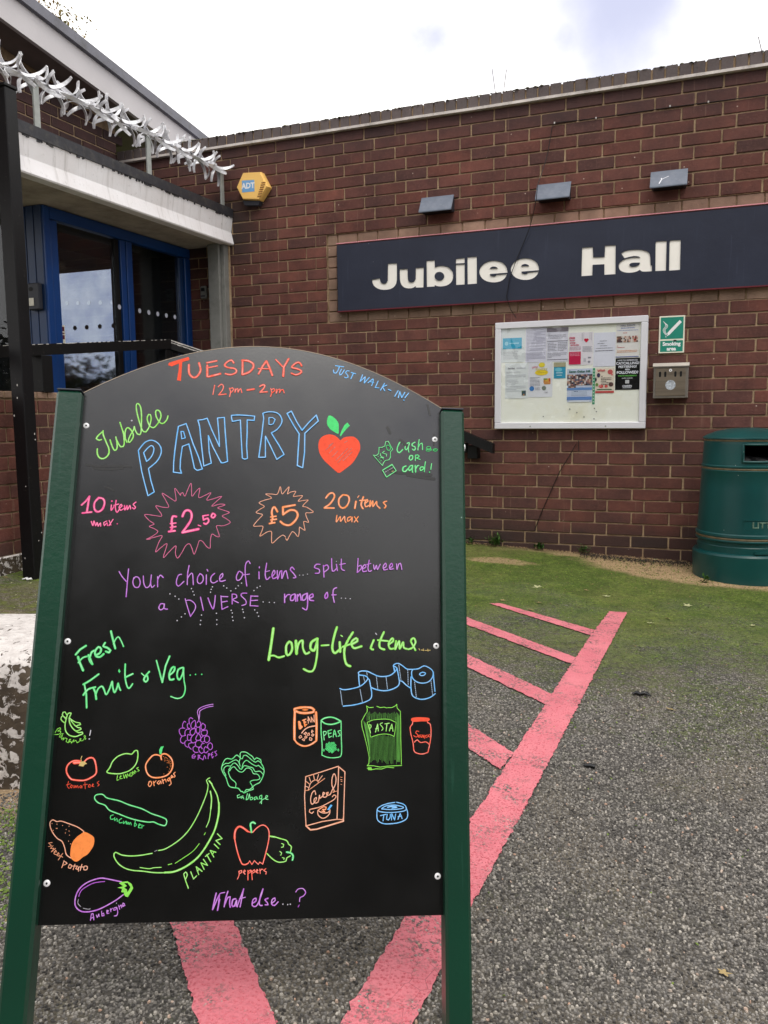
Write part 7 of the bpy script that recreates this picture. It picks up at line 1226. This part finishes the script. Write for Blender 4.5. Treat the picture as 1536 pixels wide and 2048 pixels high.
spots_l = [(1.779, -1.47, 'curled tan leaf just above the top pink rung', 0), (1.951, -1.439, 'flat tan leaf between the top rung and the wall', 0), (1.875, -1.096, 'pale three-lobed leaf on the moss nearest the board', 1), (2.123, -1.056, 'small tan leaf on moss straight above the pink line end', 0), (2.239, -1.154, 'wide pale green leaf lying on the moss', 1),
    (2.624, -1.183, 'pale star-shaped leaf on the moss in front of the bin', 1), (2.479, -1.609, 'pale lobed leaf right of the end of the pink line', 1), (2.545, -1.487, 'reddish brown leaf near the moss edge on the right', 0), (2.131, -.897, 'tiny tan leaf on moss halfway to the wall', 0), (1.941, -1.597, 'small curled leaf touching the top rung', 0), (2.404, -.058, 'large pale leaf against the foot of the wall', 1), (2.612, -2.69, 'small reddish leaf on the asphalt right of the black scrap', 0),
    (2.9, -1.45, 'pale leaf on thin moss at the right edge', 1), (-.70, -2.16, 'brown curled leaf at the foot of the black post', 0)]
for i, (x, y, lab, g) in enumerate(spots_l):
    s_ = .022 + (i % 3) * .004 if g else .017 + (i % 2) * .004
    o = leaf_mesh(i).build('fallen_leaf', ['dryleaf', 'greenleaf'][g]); o.scale = (s_, s_ * .75, s_); o.location = (x, y, gz(x, y) + .003); o.rotation_euler = (0, 0, i * 1.7); tag(o, lab, 'leaf', 'fallen leaves')
def weed(x, y, h, n, lab, seed, broad=True, z=None):
    r = random.Random(seed); m = flatmb(); z = gz(x, y) if z is None else z
    for i in range(n):
        a = r.uniform(0, 6.28); L = h * r.uniform(.5, 1.1); lean = r.uniform(.1, .8); bx, by = r.uniform(-h * .35, h * .35), r.uniform(-h * .25, .01)
        tip = Vector((bx + math.cos(a) * L * lean, by - abs(math.sin(a)) * L * lean * .6, L * (1 - lean * .5)))
        b0 = Vector((bx, by, 0)); w = (r.uniform(.006, .011) if broad else .0022)
        side = Vector((-math.sin(a), math.cos(a), .3)).normalized() * w; mid = b0.lerp(tip, .6) + Vector((0, 0, h * .12))
        if broad:
            for k_ in range(3):
                c = b0.lerp(tip, .35 + .3 * k_) + Vector((r.uniform(-.01, .01), r.uniform(-.01, .005), r.uniform(0, .012))); d = Vector((r.uniform(-1, 1), r.uniform(-1, .2), r.uniform(.1, .8))).normalized() * w * 1.5; sd_ = d.cross(Vector((0, 0, 1))).normalized() * w * .8
                m.poly([tuple(c - d), tuple(c - sd_ * .9 - d * .2), tuple(c - sd_ * .7 + d * .5), tuple(c + d), tuple(c + sd_ * .7 + d * .5), tuple(c + sd_ * .9 - d * .2)])
        else: m.poly([tuple(b0 - side), tuple(mid - side), tuple(tip), tuple(mid + side), tuple(b0 + side)])
        if not broad or r.random() < .5: m.quad(tuple(b0), tuple(b0 + side * .3), tuple(tip + side * .3), tuple(tip))
    o = m.build('weed', 'weed'); o.location = (x, y, z); tag(o, lab, 'weed'); return o
weed(1.39, -.03, .085, 34, 'bushiest clump of weeds at the foot of the wall, beside the board', 1); weed(1.37, -.02, .10, 16, 'upright grass blades growing among the bushiest weeds', 2, False)
weed(1.68, -.03, .045, 26, 'low spreading weed at the wall foot below the noticeboard', 3); weed(1.955, -.03, .065, 20, 'leafy weed at the wall foot below the right of the noticeboard', 4)
weed(1.22, -.03, .04, 12, 'tiny weed at the wall foot just right of the green post', 5); weed(2.70, -.55, .045, 9, 'small green sprig growing at the base of the bin', 6)
def twig(pts, lab):
    m = MB(); m.tube(smooth_pts(pts, .03), .0022, 5); o = m.build('dry_stem', 'bark'); tag(o, lab, 'plant stem'); return o
twig([(1.335, .12, 2.94), (1.325, .12, 3.02), (1.305, .12, 3.15)], 'thin dead stem on top of the coping, nearer the left'); twig([(1.38, .12, 2.94), (1.385, .12, 3.02), (1.40, .12, 3.13)], 'second thin dead stem on the coping, right of the first')
twig([(2.90, .12, 2.94), (2.895, .12, 3.0), (2.875, .12, 3.08)], 'forked dead stem on the coping at the top right'); twig([(2.935, .12, 2.94), (2.94, .12, 3.0), (2.93, .12, 3.06)], 'shorter dead stem beside the forked one at the top right')
def crumbs(name, label, cat, n, area, mat, smin, smax, seed):
    r = random.Random(seed); m = flatmb()
    for _ in range(n):
        x, y = area(r); s_ = r.uniform(smin, smax); a = r.uniform(0, 6.28); z = gz(x, y) + .001; e = r.uniform(.3, 1); ca, sa_ = math.cos(a) * s_, math.sin(a) * s_
        p = [(x - ca, y - sa_, z), (x + sa_ * e, y - ca * e, z + .001), (x + ca, y + sa_, z + r.uniform(.0, .004)), (x - sa_ * e, y + ca * e, z + .003)]
        m.quad(*p); n0 = len(m.v) - 4; m.v.append((x, y, z + s_ * .8)); 
        for q in range(4): m.f.append((n0 + q, n0 + (q + 1) % 4, n0 + 4)); m.mi.append(0)
    o = m.build(name, mat); return tag(o, label, cat, kind='stuff')
crumbs('plant_litter', 'dry plant litter scattered on the moss', 'litter', 1500, lambda r: (r.uniform(.2, 3.1), -r.random() ** 1.4 * 2.2), 'litter', .0012, .0045, 1)
crumbs('soil_crumbs', 'dark soil and twigs washed up along the foot of the wall', 'soil', 1500, lambda r: ((lambda t: (1.95 + t * .75, -.02 - abs(r.gauss(0, .06)) - .05 * math.sin(t * 3)))(r.random())), 'soil', .002, .007, 2)
crumbs('wall_foot_litter', 'tan leaf crumbs collected along the wall foot', 'litter', 700, lambda r: (r.uniform(1.1, 2.6), -.015 - abs(r.gauss(0, .03))), 'litter', .002, .008, 3)
crumbs('pale_flecks', 'pale seed husks on the moss by the post', 'litter', 260, lambda r: (r.uniform(-1.0, .4), r.uniform(-2.9, -1.3)), 'greenleaf', .002, .006, 4)
crumbs('moss_tufts', 'tiny green moss tufts rooted between the asphalt stones', 'moss', 15000, lambda r: ((lambda a, b: (a, b))(r.uniform(.3, 3.4), -.1 - abs(r.gauss(0, 1.25)))), 'mosstuft', .0014, .0050, 6)
crumbs('moss_tufts', 'green moss clumps between the stones at the lower left', 'moss', 1500, lambda r: ((lambda k: (k[0] + r.gauss(0, .035), k[1] + r.gauss(0, .03)))(r.choice([(1.32, -4.12), (1.42, -4.22), (1.28, -4.02), (1.50, -4.30), (1.36, -4.20), (1.22, -4.05), (1.45, -4.10)]))), 'mosstuft', .0015, .0048, 9)
def scrap(lab, x, y, pts, mat, nm='litter_scrap'):
    m = MB(); m.tube(pts, [.004, .009, .007, .010, .006, .003][:len(pts)], 7); o = m.build(nm, mat, smooth=60); o.scale = (1, 1, .7); o.location = (x, y, gz(x, y) + .006); tag(o, lab, 'litter'); return o
scrap('crumpled black scrap lying on the asphalt right of the pink line', 2.518, -2.594, [(-.03, 0, 0), (-.018, .01, .004), (-.006, -.002, .003), (.006, .008, .007), (.020, .002, .003), (.028, -.006, .001)], 'bag')
scrap('short black stub lying on the asphalt nearer the pink line', 2.432, -3.223, [(-.016, 0, 0), (.0, .002, .001), (.015, .001, 0)], 'bag')
scrap('torn white paper at the foot of the black post', -.60, -2.13, [(-.02, 0, 0), (0, .012, .006), (.02, -.004, .002), (.035, .01, .008)], 'printwhite')
m = flatmb(); V3 = []
rr = random.Random(2)
o = leaf_mesh(77).build('fallen_leaf', 'dryleaf'); o.scale = (.014, .01, .014); o.location = (2.752, -3.95, gz(2.75, -3.95) + .004); tag(o, 'tan leaf scrap on the nearest asphalt at the right', 'leaf', 'fallen leaves')
# ------------------------------------------------------------ trees
def tree(name, label, cat, loc, H, CR, nleaf, seed, mat, trunk_r=.16, ls=.06, lo=.35):
    r = random.Random(seed); t = thing(name, label, cat, loc)
    m = MB(); m.tube([(0, 0, -.2), (.05, 0, H * .3), (-.05, .05, H * .62)], [trunk_r, trunk_r * .75, trunk_r * .4], 10); tips = []
    for i in range(14):
        a = r.uniform(0, 6.28); h0 = H * r.uniform(lo, .62); L = CR * r.uniform(.6, 1.0); e = Vector((math.cos(a) * L, math.sin(a) * L, h0 + H * r.uniform(.05, .38)))
        mid = Vector((0, 0, h0)).lerp(e, .5) + Vector((0, 0, .3)); m.tube([(0, 0, h0), tuple(mid), tuple(e)], [trunk_r * .35, trunk_r * .2, trunk_r * .06], 6); tips += [mid, e]
        for _ in range(3):
            q = mid.lerp(e, r.random()) + Vector((r.gauss(0, .5), r.gauss(0, .5), r.gauss(0, .4))) * CR * .35; m.tube([tuple(mid.lerp(e, .5)), tuple(q)], [trunk_r * .1, trunk_r * .03], 5); tips.append(q)
    m.build('trunk', 'bark', t)
    me = flatmb()
    for _ in range(nleaf):
        c = r.choice(tips) + Vector((r.gauss(0, 1), r.gauss(0, 1), r.gauss(0, .8))) * CR * (.10 if ls < .1 else .17); d = Vector((r.gauss(0, 1), r.gauss(0, 1), r.gauss(0, 1))).normalized(); e = d.orthogonal().normalized(); s_ = ls * r.uniform(.5, 1.2)
        me.quad(tuple(c - d * s_), tuple(c + e * s_ * .5), tuple(c + d * s_), tuple(c - e * s_ * .5))
    me.build('crown', mat, t); return t
tree('roadside_tree', 'thin autumn tree showing just above the sloping roof at the top left', 'tree', (-9.5, 4.8, 0), 9.5, 2.3, 22000, 21, 'treeleaf', ls=.035, lo=.5)
# unseen planting: low trees mirrored in door glass, tall ones added to darken board
for i, (x, y, h, c) in enumerate([(-30, -28, 4.4, 4.0), (-22, -30, 3.8, 4.0), (-12, -29, 4.6, 4.0), (0, -22, 9.6, 4.6), (8, -20, 10.4, 4.9), (15, -21, 9.8, 4.6), (22, -21, 10, 4.6)]):
    tree('unseen_tree', ['smallest far', 'low broad', 'mid height', 'tall rounded', 'tallest', 'tall spreading', 'outermost tall'][i] + ' leafy tree in the row across the car park', 'tree', (x, y, 0), h, c, 9000 if h > 8 else 7000, 40 + i, 'hedge', ls=.42 if h > 8 else .2, lo=.12)
m = MB(); rr = random.Random(8); hd = flatmb()
for _ in range(9000):
    c = Vector((rr.uniform(-34, 32), -23 + rr.gauss(0, .5), abs(rr.gauss(0, 1)) * 1.1 + .2 if rr.random() < .7 else rr.uniform(.1, 2.4))); d = Vector((rr.gauss(0, 1), rr.gauss(0, 1), rr.gauss(0, 1))).normalized() * .3; e = d.orthogonal().normalized() * .2
    hd.quad(tuple(c - d), tuple(c + e), tuple(c + d), tuple(c - e))
tag(hd.build('boundary_hedge', 'hedge'), 'long clipped hedge across the car park behind the viewer', 'hedge')
print('objects', len(bpy.data.objects))
